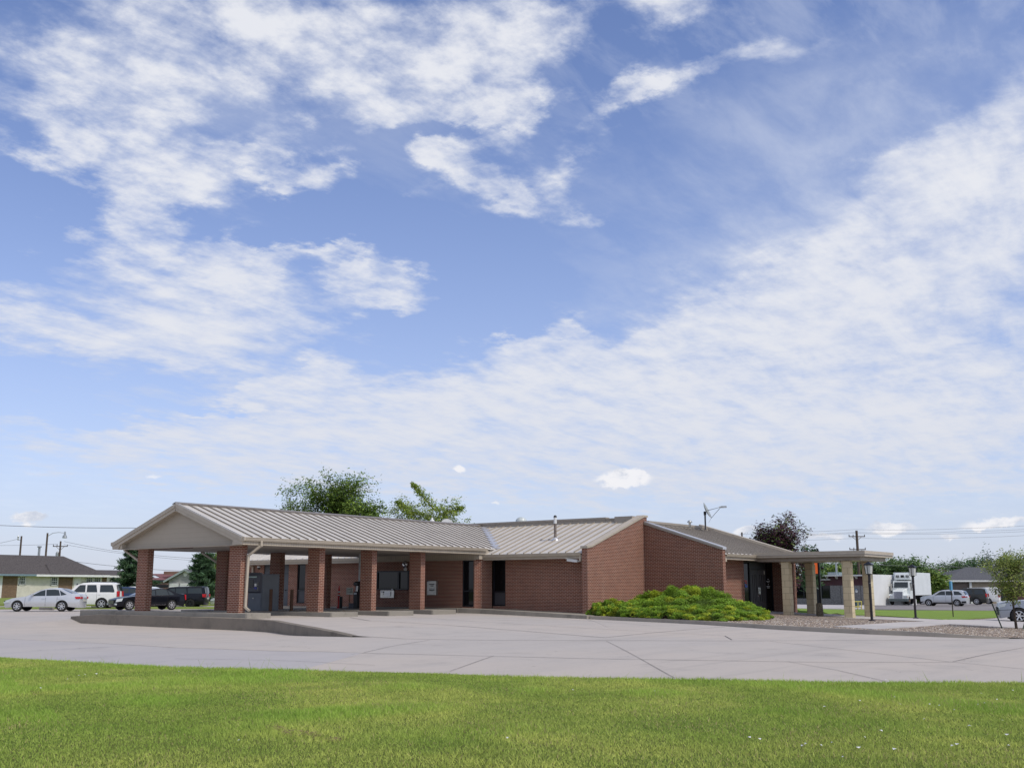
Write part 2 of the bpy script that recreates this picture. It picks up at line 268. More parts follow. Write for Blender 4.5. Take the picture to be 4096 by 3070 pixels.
def grassmat(name, a, b2, c3):
    M = bpy.data.materials.new(name); M.use_nodes = True; t = NT(M.node_tree); b = t.n['Principled BSDF']
    g = t.new('ShaderNodeNewGeometry').outputs['Position']
    mp = t.new('ShaderNodeMapping'); t.put(mp.inputs['Vector'], g); mp.inputs['Rotation'].default_value = (0, 0, radians(40)); mp.inputs['Scale'].default_value = (1, .4, 1)
    c = t.mix(t.smooth(t.noise(g, .5, 6, .6), .35, .65), a, b2); c = t.mix(t.m('MULTIPLY', t.smooth(t.noise(mp.outputs[0], 2.2, 8, .7), .5, .8), .6), c, c3)
    c = t.mix(t.m('MULTIPLY', t.noise(g, 40, 5, .8), .55), c, tuple(x*.4 for x in a))
    t.l.new(c, b.inputs['Base Color']); b.inputs['Roughness'].default_value = .9; b.inputs['Specular IOR Level'].default_value = .1
    bp = t.new('ShaderNodeBump'); bp.inputs['Strength'].default_value = .8; bp.inputs['Distance'].default_value = .05
    t.l.new(t.noise(g, 30, 5, .8), bp.inputs['Height']); t.l.new(bp.outputs[0], b.inputs['Normal']); MATS[name] = M; return M
GRASSM = grassmat('lawn_soil_and_thatch', (.13, .19, .035), (.17, .20, .045), (.22, .19, .07))
GRASSR = grassmat('mown_lawn', (.24, .34, .07), (.20, .31, .06), (.29, .36, .09))
GRASSL = grassmat('far_lawn', (.22, .30, .07), (.27, .32, .09), (.36, .35, .14))
FIELD = grassmat('far_fields', (.12, .17, .045), (.15, .18, .06), (.2, .19, .09))
LEAF = mat('leaf', (1, 1, 1), .55, attr=True, trans=.3, spec=.3)
BLADE = mat('grass_blade', (1, 1, 1), .6, attr=True, trans=.35, spec=.2)
PEBBLE = mat('pebble', (1, 1, 1), .8, attr=True)
BARK = mat('bark', (.085, .065, .05), .9, .3, 9, bump=.6)
# ------------------------------------------------------------------ mesh builder
class MB:
    def __init__(s): s.v = []; s.f = []
    def add(s, vs, fs):
        o = len(s.v); s.v += [tuple(p) for p in vs]; s.f += [tuple(i+o for i in f) for f in fs]; return s
    def box(s, x0, x1, y0, y1, z0, z1):
        return s.add([(x0,y0,z0),(x1,y0,z0),(x1,y1,z0),(x0,y1,z0),(x0,y0,z1),(x1,y0,z1),(x1,y1,z1),(x0,y1,z1)],
                     [(0,3,2,1),(4,5,6,7),(0,1,5,4),(1,2,6,5),(2,3,7,6),(3,0,4,7)])
    def obox(s, c, ax, ay, az):
        c, ax, ay, az = map(Vector, (c, ax, ay, az)); P = [c+ax*i+ay*j+az*k for k in (-1,1) for i, j in ((-1,-1),(1,-1),(1,1),(-1,1))]
        return s.add(P, [(0,3,2,1),(4,5,6,7),(0,1,5,4),(1,2,6,5),(2,3,7,6),(3,0,4,7)])
    def bar(s, a, b, w, h, up=(0,0,1)):
        a, b, up = Vector(a), Vector(b), Vector(up); d = (b-a); l = d.length; d.normalize(); sx = d.cross(up)
        if sx.length < 1e-4: sx = d.cross(Vector((1,0,0)))
        sx.normalize(); u = sx.cross(d); return s.obox((a+b)/2, d*l/2, sx*w/2, u*h/2)
    def ext(s, poly, vec):
        n = len(poly); vec = Vector(vec); A = [Vector(p) for p in poly]; B = [p+vec for p in A]
        nrm = Vector((0,0,0))
        for i in range(n): nrm += A[i].cross(A[(i+1) % n])
        if nrm.dot(vec) > 0: A, B = B, A; A, B = A, B
        flip = nrm.dot(vec) > 0
        top = tuple(range(n)); bot = tuple(range(n, 2*n))
        sides = [(i, n+i, n+(i+1) % n, (i+1) % n) for i in range(n)]
        fs = [top, bot[::-1]]+sides if flip is False or True else []
        if not flip: fs = [top, bot[::-1]] + sides
        else: fs = [top, bot[::-1]] + sides
        return s.add(A+B, fs)
    def tube(s, a, b, r0, r1=None, n=8, cap=True):
        r1 = r0 if r1 is None else r1; a, b = Vector(a), Vector(b); d = (b-a).normalized(); q = d.to_track_quat('Z', 'Y')
        x = q @ Vector((1,0,0)); y = q @ Vector((0,1,0)); P = []
        for c, r in ((a, r0), (b, r1)): P += [c+x*(r*cos(2*pi*i/n))+y*(r*sin(2*pi*i/n)) for i in range(n)]
        F = [(i, (i+1) % n, n+(i+1) % n, n+i) for i in range(n)]
        if cap: F += [tuple(range(n))[::-1], tuple(range(n, 2*n))]
        return s.add(P, F)
    def lathe(s, c, prof, n=16, axis=(0,0,1)):
        c = Vector(c); q = Vector(axis).normalized().to_track_quat('Z', 'Y'); P = []; F = []
        for r, z in prof: P += [c + q @ Vector((r*cos(2*pi*i/n), r*sin(2*pi*i/n), z)) for i in range(n)]
        for k in range(len(prof)-1): F += [(k*n+i, k*n+(i+1) % n, (k+1)*n+(i+1) % n, (k+1)*n+i) for i in range(n)]
        F += [tuple(range(n))[::-1], tuple(range((len(prof)-1)*n, len(prof)*n))]
        return s.add(P, F)
    def poly(s, P): return s.add(P, [tuple(range(len(P)))])
def chain_loc(o):
    v = Vector((0,0,0))
    while o is not None: v += o.location; o = o.parent
    return v
def tag(o, label=None, cat=None, group=None, kind=None):
    if label: o['label'] = label
    if cat: o['category'] = cat
    if group: o['group'] = group
    if kind: o['kind'] = kind
    return o
def thing(name, label, cat, loc=(0,0,0), group=None):
    o = bpy.data.objects.new(name, None); o.empty_display_size = .3; COL.objects.link(o); o.location = loc; return tag(o, label, cat, group)
def link(name, me, material, parent=None, smooth=False, ang=None):
    o = bpy.data.objects.new(name, me); COL.objects.link(o)
    if material: me.materials.append(material)
    if parent: o.parent = parent
    if smooth or ang:
        me.shade_smooth()
        if ang: me.set_sharp_from_angle(angle=radians(ang))
    return o
def build(name, mb, material, parent=None, label=None, smooth=False, ang=None, bevel=0, recalc=True):
    off = chain_loc(parent); me = bpy.data.meshes.new(name)
    me.from_pydata([(p[0]-off.x, p[1]-off.y, p[2]-off.z) for p in mb.v], [], mb.f)
    if recalc or bevel:
        bm = bmesh.new(); bm.from_mesh(me)
        if recalc: bmesh.ops.recalc_face_normals(bm, faces=bm.faces)
        if bevel:
            bmesh.ops.remove_doubles(bm, verts=bm.verts, dist=1e-5)
            bmesh.ops.bevel(bm, geom=[e for e in bm.edges if e.is_manifold and e.calc_face_angle(0) > .4], offset=bevel, segments=2, affect='EDGES', profile=.6)
        bm.to_mesh(me); bm.free()
    o = link(name, me, material, parent, smooth, ang)
    if label: o['label'] = label
    return o
def single(name, mb, material, label, cat, group=None, **k):
    """a thing that is one mesh, with its origin at its base"""
    A = np.array(mb.v); c = Vector(((A[:,0].min()+A[:,0].max())/2, (A[:,1].min()+A[:,1].max())/2, A[:,2].min()))
    me_mb = MB(); me_mb.v = [(p[0]-c.x, p[1]-c.y, p[2]-c.z) for p in mb.v]; me_mb.f = mb.f
    o = build(name, me_mb, material, None, **k); o.location = c; return tag(o, label, cat, group)
def tris(name, V, F, material, parent=None, tint=None, off=(0,0,0)):
    """fast mesh from numpy arrays; tint is one colour per face"""
    me = bpy.data.meshes.new(name); V = np.asarray(V, np.float32)-np.asarray(off, np.float32); F = np.asarray(F, np.int32); n, k = F.shape
    me.vertices.add(len(V)); me.vertices.foreach_set('co', V.ravel()); me.loops.add(n*k); me.loops.foreach_set('vertex_index', F.ravel())
    me.polygons.add(n); me.polygons.foreach_set('loop_start', np.arange(0, n*k, k, dtype=np.int32)); me.polygons.foreach_set('loop_total', np.full(n, k, np.int32))
    me.update(calc_edges=True)
    if tint is not None:
        a = me.attributes.new('tint', 'FLOAT_COLOR', 'FACE'); c = np.ones((n, 4), np.float32); c[:, :3] = tint; a.data.foreach_set('color', c.ravel())
    return link(name, me, material, parent)
def textmesh(body, size, thick=.003):
    c = bpy.data.curves.new('lettering', 'FONT'); c.body = body; c.size = size; c.extrude = thick; c.align_x = 'CENTER'; c.align_y = 'CENTER'
    o = bpy.data.objects.new('lettering', c); COL.objects.link(o); bpy.context.view_layer.update()
    me = bpy.data.meshes.new_from_object(o.evaluated_get(bpy.context.evaluated_depsgraph_get())); bpy.data.objects.remove(o); return me
def lettering(body, size, at, xdir, parent, material, sx=1.0):
    me = textmesh(body, size); X = Vector(xdir).normalized(); Z = X.cross(Vector((0,0,1))); off = Vector(at)-chain_loc(parent)
    for v in me.vertices: v.co = off + X*v.co.x*sx + Vector((0,0,1))*v.co.y + Z*v.co.z
    me.materials.clear(); return link('lettering', me, material, parent)
# ------------------------------------------------------------------ terrain heights
def tps(pts, lam=.02):
    P = np.array(pts, float); n = len(P); xy = P[:, :2]/20
    d = np.linalg.norm(xy[:, None]-xy[None], axis=2); K = np.where(d > 0, d*d*np.log(d+1e-12), 0)+lam*np.eye(n)
    A = np.zeros((n+3, n+3)); A[:n, :n] = K; A[:n, n] = 1; A[:n, n+1:] = xy; A[n, :n] = 1; A[n+1:, :n] = xy.T
    sol = np.linalg.solve(A, np.concatenate([P[:, 2], [0, 0, 0]])); wgt, a = sol[:n], sol[n:]
    def f(x, y):
        q = np.array([x, y])/20; r = np.linalg.norm(q-xy, axis=1); return float(np.sum(wgt*np.where(r > 0, r*r*np.log(r+1e-12), 0))+a[0]+a[1]*q[0]+a[2]*q[1])
    return f
CURBPX = [(2349,2474,-.20),(2700,2490,-.23),(2817,2496,-.24),(3100,2515,-.28),(3300,2526,-.31),(3489,2535,-.33),(3700,2543,-.35),(3895,2551,-.37),(4030,2553,-.38)]
CURBXY = [(*atz(a, b, z)[:2], z) for a, b, z in CURBPX]
RAMP = [(26.75,44.95,-.10),(26.75,42.8,.02),(26.75,38,.02),(26.75,34.2,.01),(26.65,32.6,0),(26.1,30.6,-.02),(24.55,27.9,-.05),(23.55,25.8,-.09),(22.75,24,-.15),(22.3,22.7,-.21)]
JPX = [(1615,2554,-.235),(2000,2560,-.26),(2500,2561,-.29),(2900,2562,-.31),(3500,2560,-.345),(4096,2556,-.38)]
JXY = [(*atz(a, b, z)[:2], z) for a, b, z in JPX]
UPP = [(28.5,43,0),(28.5,35,0),(27.2,46.6,-.3),(30.5,48.4,-.22),(25.6,46.2,-.34),(31.5,34,-.01),(35,34,-.02),(38,33,-.03),(41,34,-.03),(40.3,29,-.15),(36,44,-.02),(32,42,0),(36,27,-.12),(31,30,-.04)] + RAMP[1:] + JXY + CURBXY
UPP += [(*sd(s, d), z) for s, d, z in [(-33,72,-.31),(-20,75,-.31),(-14,66,-.2),(-40,60,-.32),(-10,85,-.3),(-28,52,-.3),(22,34,-.40),(5,80,-.2)]]
zup = tps(UPP)
LOWP = [(26.7,45.2,-.35),(26.7,39.7,-.40),(26.7,34,-.42),(24.6,27.8,-.40),(23.5,25.5,-.33),(22.3,22.7,-.215)] + JXY + \
       [(*sd(s, d), z) for s, d, z in [(-33,72,-.31),(-40,60,-.33),(-28,50,-.35),(-12,23,-.37),(-6,20,-.36),(0,18.5,-.36),(8,17.5,-.36),(14,17,-.37),(0,5,-.37),(-20,10,-.38),(20,8,-.38),(-15,36,-.38),(20,25,-.38)]]
zlow = tps(LOWP)
KH = [.145,.145,.145,.145,.145,.145,.14,.09,.03]
SITE = [(*p[:2], p[2]+h-.015) for p, h in zip(CURBXY, KH)] + [(42.8,27,-.05),(47,24,-.05),(51.3,24.3,-.04),(55,24,-.04),(55,22.9,-.12),(51.4,21.6,-.19),(51.2,18.5,-.26),(54.2,21.5,-.16),(54,18.5,-.27),(44,22,-.1)]
for a, b, Dd in [(3488,2481,47.5),(3663,2471,53),(3813,2467,64),(4050,2514,43),(3770,2441,92),(3493,2440,90),(4090,2446,88)]: SITE.append(tuple(atd(a, b, Dd)))
SITE += [(*sd(s, d), z) for s, d, z in [(48,122,-.8),(46,144,-1.0),(70,130,-.9),(35,134,-.77),(27,58,-.62),(35,64,-.7),(10,75,-.3),(18,70,-.45),(10,100,-.4),(0,120,-.1),(-45,125,.12),(-35,130,.12),(-40,95,-.15),(-25,100,-.25),(-60,100,0),(100,200,-1.4),(60,220,-1.3),(0,220,-.2),(-80,220,.4),(0,400,0),(200,400,-1.5),(-200,400,.5)]]
zs0 = tps(SITE)
def zs(x, y): return zs0(x, y)
def on(px, py, f, D0=60):
    p = atd(px, py, D0)
    for _ in range(25): p = p*.4 + atz(px, py, f(p.x, p.y))*.6 if f(p.x, p.y) < CZ-.05 else p
    return p
# joint line between the raised drive and the lower lot as a graph d = g(s)
LINE = sorted([(*tosd(x, y), z) for x, y, z in RAMP+JXY]); LS = np.array([l[0] for l in LINE]); LD = np.array([l[1] for l in LINE])
CS = np.array([tosd(x, y)[0] for x, y, z in CURBXY]); CD = np.array([tosd(x, y)[1] for x, y, z in CURBXY])
def gline(s):
    if s < LS[0]: return LD[0]+(LS[0]-s)*0.25
    if s > LS[-1]: return LD[-1]
    return float(np.interp(s, LS, LD))
def dcurb(s): return 80.0 if s < CS[0]-.02 else (float(np.interp(s, CS, CD)) if s < CS[-1] else CD[-1]+(s-CS[-1])*.1)
def strip(name, cols, rows, dfun0, dfun1, zf, material):
    V = []; F = []; n = len(rows)
    for s in cols:
        a, b = dfun0(s), dfun1(s)
        for r in rows:
            d = a+(b-a)*r; x, y = sd(s, d); V.append((x, y, zf(x, y, s, d)))
    for i in range(len(cols)-1):
        for j in range(n-1): F.append((i*n+j, (i+1)*n+j, (i+1)*n+j+1, i*n+j+1))
    mb = MB(); mb.v = V; mb.f = F; o = build(name, mb, material, smooth=True, recalc=False); return tag(o, kind='structure')
eps = 1e-3
cols = sorted(set(list(np.arange(-75, 40, 1.0)) + list(LS) + list(CS) + [CS[0]-.05, CS[0]+eps]))
def zU(x, y, s, d):
    return zup(x, y)
def zL(x, y, s, d):
    g = gline(s); xe, ye = sd(s, g)
    if s < LS[0]+.02: e = zup(xe, ye)
    elif s > RAMP_S1: e = zup(xe, ye)
    else: e = zlow(xe, ye)
    return zlow(x, y) + (e-zlow(xe, ye))*math.exp(-(g-d)/4.0)
RAMP_S1 = tosd(22.3, 22.7)[0]
rowsU = [0, .01, .03, .06, .1, .15, .2, .27, .35, .43, .52, .62, .73, .85, 1]
up = strip('driveway', cols, rowsU, gline, lambda s: max(gline(s)+.01, dcurb(s)), zU, PAVE)
lo = strip('parking_lot', cols, [0, .1, .2, .3, .4, .5, .6, .7, .8, .9, .97, 1], lambda s: 4.0, lambda s: gline(s)+.0, zL, PAVE)
# surrounding land out to the horizon
V = []; F = []; NA = 72; RR = [1, 20, 45, 80, 110, 140, 180, 250, 400, 700, 1200, 2500, 5000]
for r in RR:
    for k in range(NA):
        a = 2*pi*k/NA; x, y = r*cos(a), r*sin(a); z = zs(x, y) if r < 260 else -.5
        V.append((x, y, (min(z, -.4)-.35 if r < 85 else z-.06 if r <= 250 else -.7)))
for i in range(len(RR)-1):
    for k in range(NA): F.append((i*NA+k, i*NA+(k+1) % NA, (i+1)*NA+(k+1) % NA, (i+1)*NA+k))
mb = MB(); mb.v = V; mb.f = F; tag(build('ground', mb, FIELD, smooth=True), kind='structure')
def patch(name, poly, zf, off, material, step=1.0, kind='structure', skirt=.2):
    bm = bmesh.new(); vs = [bm.verts.new((x, y, 0)) for x, y in poly]; bm.faces.new(vs)
    xs = [p[0] for p in poly]; ys = [p[1] for p in poly]
    for ax, lo_, hi_ in ((0, min(xs), max(xs)), (1, min(ys), max(ys))):
        k = math.ceil(lo_/step)*step
        while k < hi_:
            co = [0, 0, 0]; co[ax] = k; no = [0, 0, 0]; no[ax] = 1
            bmesh.ops.bisect_plane(bm, geom=bm.verts[:]+bm.edges[:]+bm.faces[:], plane_co=co, plane_no=no); k += step
    for v in bm.verts: v.co.z = zf(v.co.x, v.co.y)+off
    me = bpy.data.meshes.new(name); bmesh.ops.recalc_face_normals(bm, faces=bm.faces)
    for f in bm.faces:
        if f.normal.z < 0: f.normal_flip()
    be = [q for q in bm.edges if q.is_boundary]; ex = bmesh.ops.extrude_edge_only(bm, edges=be)
    for v in ex['geom']:
        if isinstance(v, bmesh.types.BMVert): v.co.z -= skirt
    bm.to_mesh(me); bm.free(); o = link(name, me, material, ang=35); return tag(o, kind=kind) if kind else o
def pxy(px, py, f=zs, D0=60): p = on(px, py, f, D0); return (p.x, p.y)
# gravel bed and everything right of the building
cB = sorted(set(list(np.arange(CS[0], 60, 1.0))+list(CS)))
strip('gravel_bed', cB, [0, .02, .05, .1, .2, .35, .5, .7, 1], lambda s: dcurb(s)+.08, lambda s: 68.0, lambda x, y, s, d: zs(x, y), GRAVEL)
LAWN = [(3200,2442),(3294,2447),(3363,2457),(3493,2461),(3596,2467),(3680,2473),(3770,2478),(3900,2472),(4033,2466),(4160,2459),(4160,2446),(4000,2443),(3770,2441),(3596,2440),(3493,2439.6),(3294,2436),(3180,2433)]
LP = [pxy(a, b, zs, 60+25*(b < 2450)) for a, b in LAWN]
patch('side_lawn', LP, zs, .03, GRASSR, 2.0)
far = lambda px, py, D: tuple(atd(px, py, D)[:2])
patch('side_street', [far(3120,2430,97), far(3500,2430,97), far(3530,2430,131), far(3120,2430,131)], zs, .02, STREET, 5)
patch('gravel_lot', [far(3495,2430,94.5), far(4300,2430,91), far(4400,2430,175), far(3535,2430,175), far(3500,2430,125)], zs, .03, ASPH, 5)
# entrance walk and the path crossing to it (polygons measured off the photograph)
patch('entrance_walk', [(50.9,24.0),(55.0,24.0),(55.05,17.6),(54.4,12.4),(52.6,9.0),(48.4,9.6),(50.1,14.5),(50.9,18)], zs, .015, WALK)
CR = [(3332,2505.5),(3500,2517),(3796,2496),(4018,2509),(4200,2516),(4200,2462),(4033,2468.5),(3758,2481),(3660,2487),(3607,2488)]
patch('crossing_walk', [pxy(a, b, zs, 45) for a, b in CR], zs, .022, WALK)
# left side: verge, sidewalk and the lawns of the houses
sdp = lambda l: [sd(s, d) for s, d in l]
zleft = lambda x, y: zup(x, y) if tosd(x, y)[1] < 84 else zs(x, y)
patch('verge', sdp([(-75,76.5),(-8,80.5),(-8,88),(-75,86)]), lambda x, y: zup(x, y), .06, GRASSL, 4)
patch('sidewalk', sdp([(-80,86),(-5,88),(-5,91),(-80,89)]), lambda x, y: zup(x, y), .07, WALK, 4)
patch('house_lawn', sdp([(-90,89),(-3,91),(0,175),(-100,175)]), lambda x, y: max(zs(x, y), -.28+.0*x), .02, GRASSL, 6)
# kerb along the drive
def kerb(name, pts, w0, hs, material, parent=None):
    V = []; F = []; n = len(pts); P = [Vector((p[0], p[1], 0)) for p in pts]
    for i, p in enumerate(pts):
        t = (P[min(i+1, n-1)]-P[max(i-1, 0)]).normalized(); nr = Vector((t.y, -t.x, 0))*(-w0)
        a = P[i]; zb, zt = p[2]-.3, p[2]+hs[i]
        V += [(a.x, a.y, zb), (a.x+nr.x*.08, a.y+nr.y*.08, zt-.015), (a.x+nr.x*.18, a.y+nr.y*.18, zt), (a.x+nr.x, a.y+nr.y, zt), (a.x+nr.x, a.y+nr.y, zb)]
    for i in range(n-1):
        for j in range(4): F.append((i*5+j, i*5+j+1, (i+1)*5+j+1, (i+1)*5+j))
    F += [(0,1,2,3,4), tuple((n-1)*5+j for j in (4,3,2,1,0))]
    mb = MB(); mb.v = V; mb.f = F; return mb
single('kerb', kerb('kerb', CURBXY, -.16, KH, CURB), KERB, 'long low concrete kerb between the drive and the juniper and gravel bed', 'kerb', ang=40)
# joints in the concrete
def joint(pts, f, wid=.035):
    V = []; F = []; P = []
    for i in range(len(pts)-1):
        a, b = Vector((*pts[i], 0)), Vector((*pts[i+1], 0)); k = max(1, int((b-a).length/1.0))
        for j in range(k): P.append(a.lerp(b, j/k))
    P.append(Vector((*pts[-1], 0)))
    for i, p in enumerate(P):
        t = (P[min(i+1, len(P)-1)]-P[max(i-1, 0)]).normalized(); n = Vector((-t.y, t.x, 0))*wid/2; jt = random.uniform(-.012, .012)
        for q in (p+n*(1+jt*20), p-n): V.append((q.x, q.y, f(q.x, q.y)+.009))
    for i in range(len(P)-1): F.append((2*i, 2*i+1, 2*i+3, 2*i+2))
    return V, F
JU = [([(1400,2469),(1480,2482),(1620,2489),(1800,2500),(2100,2523),(2420,2549)],.05),([(1620,2465),(1900,2485),(2260,2506),(2620,2527),(2800,2536),(2900,2542),(2928,2558)],.03),
      ([(1800,2452),(2100,2465),(2349,2482),(2600,2500)],.03),([(2420,2549),(2640,2527),(2900,2506)],.03)]
JL = [([(0,2553),(300,2567),(700,2590),(1100,2603),(1450,2611),(1900,2622),(2400,2634),(2800,2640),(3300,2648),(3800,2648)],.035),([(1455,2609),(1560,2585),(1720,2559)],.018),
      ([(1800,2684),(1900,2648),(1975,2622)],.013),([(2425,2563),(2560,2633),(2700,2712)],.012),([(3150,2645),(3350,2680),(3545,2725)],.016),
      ([(3080,2564),(3400,2600),(3800,2646),(4150,2680)],.022),([(3810,2646),(3950,2615),(4150,2580)],.018),([(700,2634),(1100,2640),(1500,2660)],.02)]
SLABM = pavemat('bluish_concrete_slab', (.385, .365, .365), (.40, .375, .36), (.34, .325, .33), .4)
zl = lambda x, y: zL(x, y, *tosd(x, y))
patch('lot_slab', [pxy(a, b, zl, 25) for a, b in [(-120,2549),(0,2553),(300,2567),(700,2590),(1100,2603),(1450,2611),(1360,2637),(1240,2668),(1160,2700),(700,2690),(0,2650),(-120,2640)]], zl, .0045, SLABM, .5, skirt=.01)
mbj = MB()
for pts, wd in JU:
    V, F = joint([pxy(a, b, zup, 40) for a, b in pts], zup, wd); mbj.add(V, F)
zl = lambda x, y: zL(x, y, *tosd(x, y))
for pts, wd in JL:
    V, F = joint([pxy(a, b, zl, 25) for a, b in pts], zl, wd); mbj.add(V, F)
V, F = joint([(p[0], p[1]) for p in [RAMP[-1]]+JXY], zup, .05); mbj.add(V, F)
tag(build('pavement_joints', mbj, JOINT, recalc=False), kind='structure')
# ------------------------------------------------------------------ retaining wall and islands
n = len(RAMP); V = []; F = []
RB = [-.36,-.385,-.41,-.43,-.43,-.42,-.41,-.34,-.27,-.23]
for i, (x, y, z) in enumerate(RAMP):
    t = Vector((RAMP[min(i+1, n-1)][0]-RAMP[max(i-1, 0)][0], RAMP[min(i+1, n-1)][1]-RAMP[max(i-1, 0)][1], 0)).normalized(); nr = Vector((-t.y, t.x, 0))
    zt = z + (.03 if i < n-1 else .012)
    V += [(x-nr.x*.02, y-nr.y*.02, RB[i]-.3), (x-nr.x*.02, y-nr.y*.02, zt-.02), (x+nr.x*.01, y+nr.y*.01, zt), (x+nr.x*.2, y+nr.y*.2, zt), (x+nr.x*.2, y+nr.y*.2, RB[i]-.3)]
# make sure the exposed face is on the lot side (towards smaller X)
for i in range(n-1):
    for j in range(4): F.append((i*5+j, i*5+j+1, (i+1)*5+j+1, (i+1)*5+j))
F += [(0,1,2,3,4), tuple((n-1)*5+j for j in (4,3,2,1,0))]
mb = MB(); mb.v = V; mb.f = F; mb.ext([(26.765,44.9,-.8),(26.85,45.2,-.8),(27.05,45.32,-.8),(28.4,45.4,-.8),(28.4,44.7,-.8),(26.9,44.7,-.8)], (0,0,.72))
single('retaining_wall', mb, CURB, 'stained concrete retaining wall sloping down to nothing beside the drive', 'retaining wall', ang=40)
PX = [27.3, 31.45, 34.6, 37.85]; QX = [27.3, 31.45, 34.62, 37.7]
def island(x0, x1, y0, y1, zt, label):
    pts = [(x0, y1), (x0, y0+.1), (x0+.03, y0+.03), (x0+.1, y0), (x1-.1, y0), (x1-.03, y0+.03), (x1, y0+.1), (x1, y1)]
    mb = MB(); mb.ext([(x, y, -.3) for x, y in pts], (0, 0, zt+.3))
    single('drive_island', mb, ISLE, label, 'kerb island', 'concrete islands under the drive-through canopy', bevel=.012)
island(26.98, 28.2, 33.2, 44.7, .20, 'outermost long concrete island under the gable end, carrying its two brick piers')
island(31.2, 32.75, 33.0, 43.2, .165, 'second concrete island from the gable end, under the cash machine')
island(34.3, 35.9, 32.7, 43.0, .17, 'third concrete island from the gable end, between two open lanes')
island(37.6, 39.3, 33.1, 42.8, .17, 'innermost concrete island, with the lane closed sign and red post')
# walkway slab along the building
def slab(name, poly, zt, thick, material, label, cat):
    mb = MB(); A = [(x, y, zt(x, y)) for x, y in poly]; B = [(x, y, zt(x, y)-thick) for x, y in poly]; k = len(poly)
    mb.add(A+B, [tuple(range(k)), tuple(range(k, 2*k))[::-1]] + [(i, k+i, k+(i+1) % k, (i+1) % k) for i in range(k)])
    return single(name, mb, material, label, cat)
zwalk = lambda x, y: float(np.interp(y, [26.9, 28.6, 33, 34.4, 60], [-.045, .03, .15, .19, .19]))
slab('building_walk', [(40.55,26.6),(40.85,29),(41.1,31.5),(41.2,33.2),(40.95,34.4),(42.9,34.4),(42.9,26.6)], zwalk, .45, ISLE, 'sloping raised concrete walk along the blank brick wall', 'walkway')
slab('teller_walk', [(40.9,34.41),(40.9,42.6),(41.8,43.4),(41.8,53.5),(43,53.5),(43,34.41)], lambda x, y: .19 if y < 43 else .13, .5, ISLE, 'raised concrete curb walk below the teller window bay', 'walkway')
# ------------------------------------------------------------------ the bank building
B = thing('brick_building', 'low red brick building with beige metal roofs, drive-through canopy and stone columned entrance', 'building', (44, 34, 0))
def P(name, mb, m_, label=None, **k): return build(name, mb, m_, k.pop('parent', B), label, **k)
MS = .343
# piers
for i, x in enumerate(PX):
    mb = MB(); mb.box(x, x+.305, 34.12, 34.84, .15, 2.86); P('brick_pier', mb, BRICK)
for i, x in enumerate(QX):
    mb = MB(); mb.box(x, x+.305, 40.33, 41.05, .16, 2.86); P('brick_pier', mb, BRICK)
# canopy roof: two slopes, a ridge and standing seams
YE, YR, YF = 33.6, 38.0, 42.4; ZE, ZR = 3.11, 3.11+MS*4.4; XG = 26.9
def slope(mb, poly, t=.05): mb.ext(poly, (0, 0, -t))
def zcan(y): return ZE+MS*min(y-YE, YF-y)
r1 = MB(); slope(r1, [(XG,YE,ZE),(42.95,YE,ZE),(47.0,37.65,ZE+MS*4.05),(47.0,YR,ZR),(XG,YR,ZR)])
s1 = MB(); x = 27.4
while x < 46.6:
    y1 = YR-.12; y0 = YE if x < 42.9 else YE+(x-42.95)+.1
    s1.bar((x, y0, zcan(y0)+.024), (x, y1, zcan(y1)+.024), .03, .06); x += .487
r1.bar((XG, YE, ZE+.02), (XG, YR, ZR+.02), .05, .07)
o = P('metal_roof', r1, ROOF, 'pale standing seam slope of the drive-through canopy'); build('roof_seams', s1, ROOFS, o)
r2 = MB(); slope(r2, [(XG,YR,ZR-.001),(47.0,YR,ZR-.001),(47.0,38.35,ZE+MS*4.05),(42.95,YF,ZE),(XG,YF,ZE)])
x = 27.4
while x < 42.9: r2.bar((x, YR+.1, zcan(YR+.1)+.022), (x, YF, ZE+.022), .035, .06); x += .487
P('metal_roof', r2, ROOF)
rc = MB(); rc.bar((XG-.02, YR-.11, ZR+.02), (47.0, YR-.11, ZR+.02), .24, .02, (0, -.33, 1)); rc.bar((XG-.02, YR+.11, ZR+.02), (47.0, YR+.11, ZR+.02), .24, .02, (0, .33, 1)); rc.bar((XG-.02, YR-.2, ZR-.06), (47, YR-.2, ZR-.06), .02, .07)
P('ridge_cap', rc, ROOFS)
# roof over the right wing wall and its mirror on the left
XE, ZC = 42.05, 2.80
zC = lambda x: ZC+MS*(x-XE)
r3 = MB(); slope(r3, [(XE,34.05,ZC),(42.95,33.6,zC(42.95)),(47,37.65,zC(47)),(47,27.75,zC(47)),(XE,27.75,ZC)])
s3 = MB(); y = 28.25
while y < 37.6:
    xa = XE if y < 33.7 else 42.95+(y-33.6)+.08; s3.bar((xa, y, zC(xa)+.027), (46.97, y, zC(46.97)+.027), .04, .07); y += .495
o = P('metal_roof', r3, ROOF, 'pale standing seam slope above the blank brick wall'); build('roof_seams', s3, mat('lighter_shade_toned_seam', (.33,.29,.24), .45, .05, .8), o)  # seam colour again includes the shading of its sides, more weakly
r4 = MB(); slope(r4, [(XE,41.95,ZC),(42.95,42.4,zC(42.95)),(47,38.35,zC(47)),(47,53.2,zC(47)),(XE,53.2,ZC)])
y = 42.6
while y < 53: r4.bar((XE, y, zC(XE)+.022), (46.97, y, zC(46.97)+.022), .035, .06); y += .495
P('metal_roof', r4, ROOF)
va = MB(); va.bar((42.9,33.55,zC(42.9)+.05), (46.95,37.6,zC(46.95)+.05), .40, .03, (-1,-1,8)); P('valley_flashing', va, FLASH)
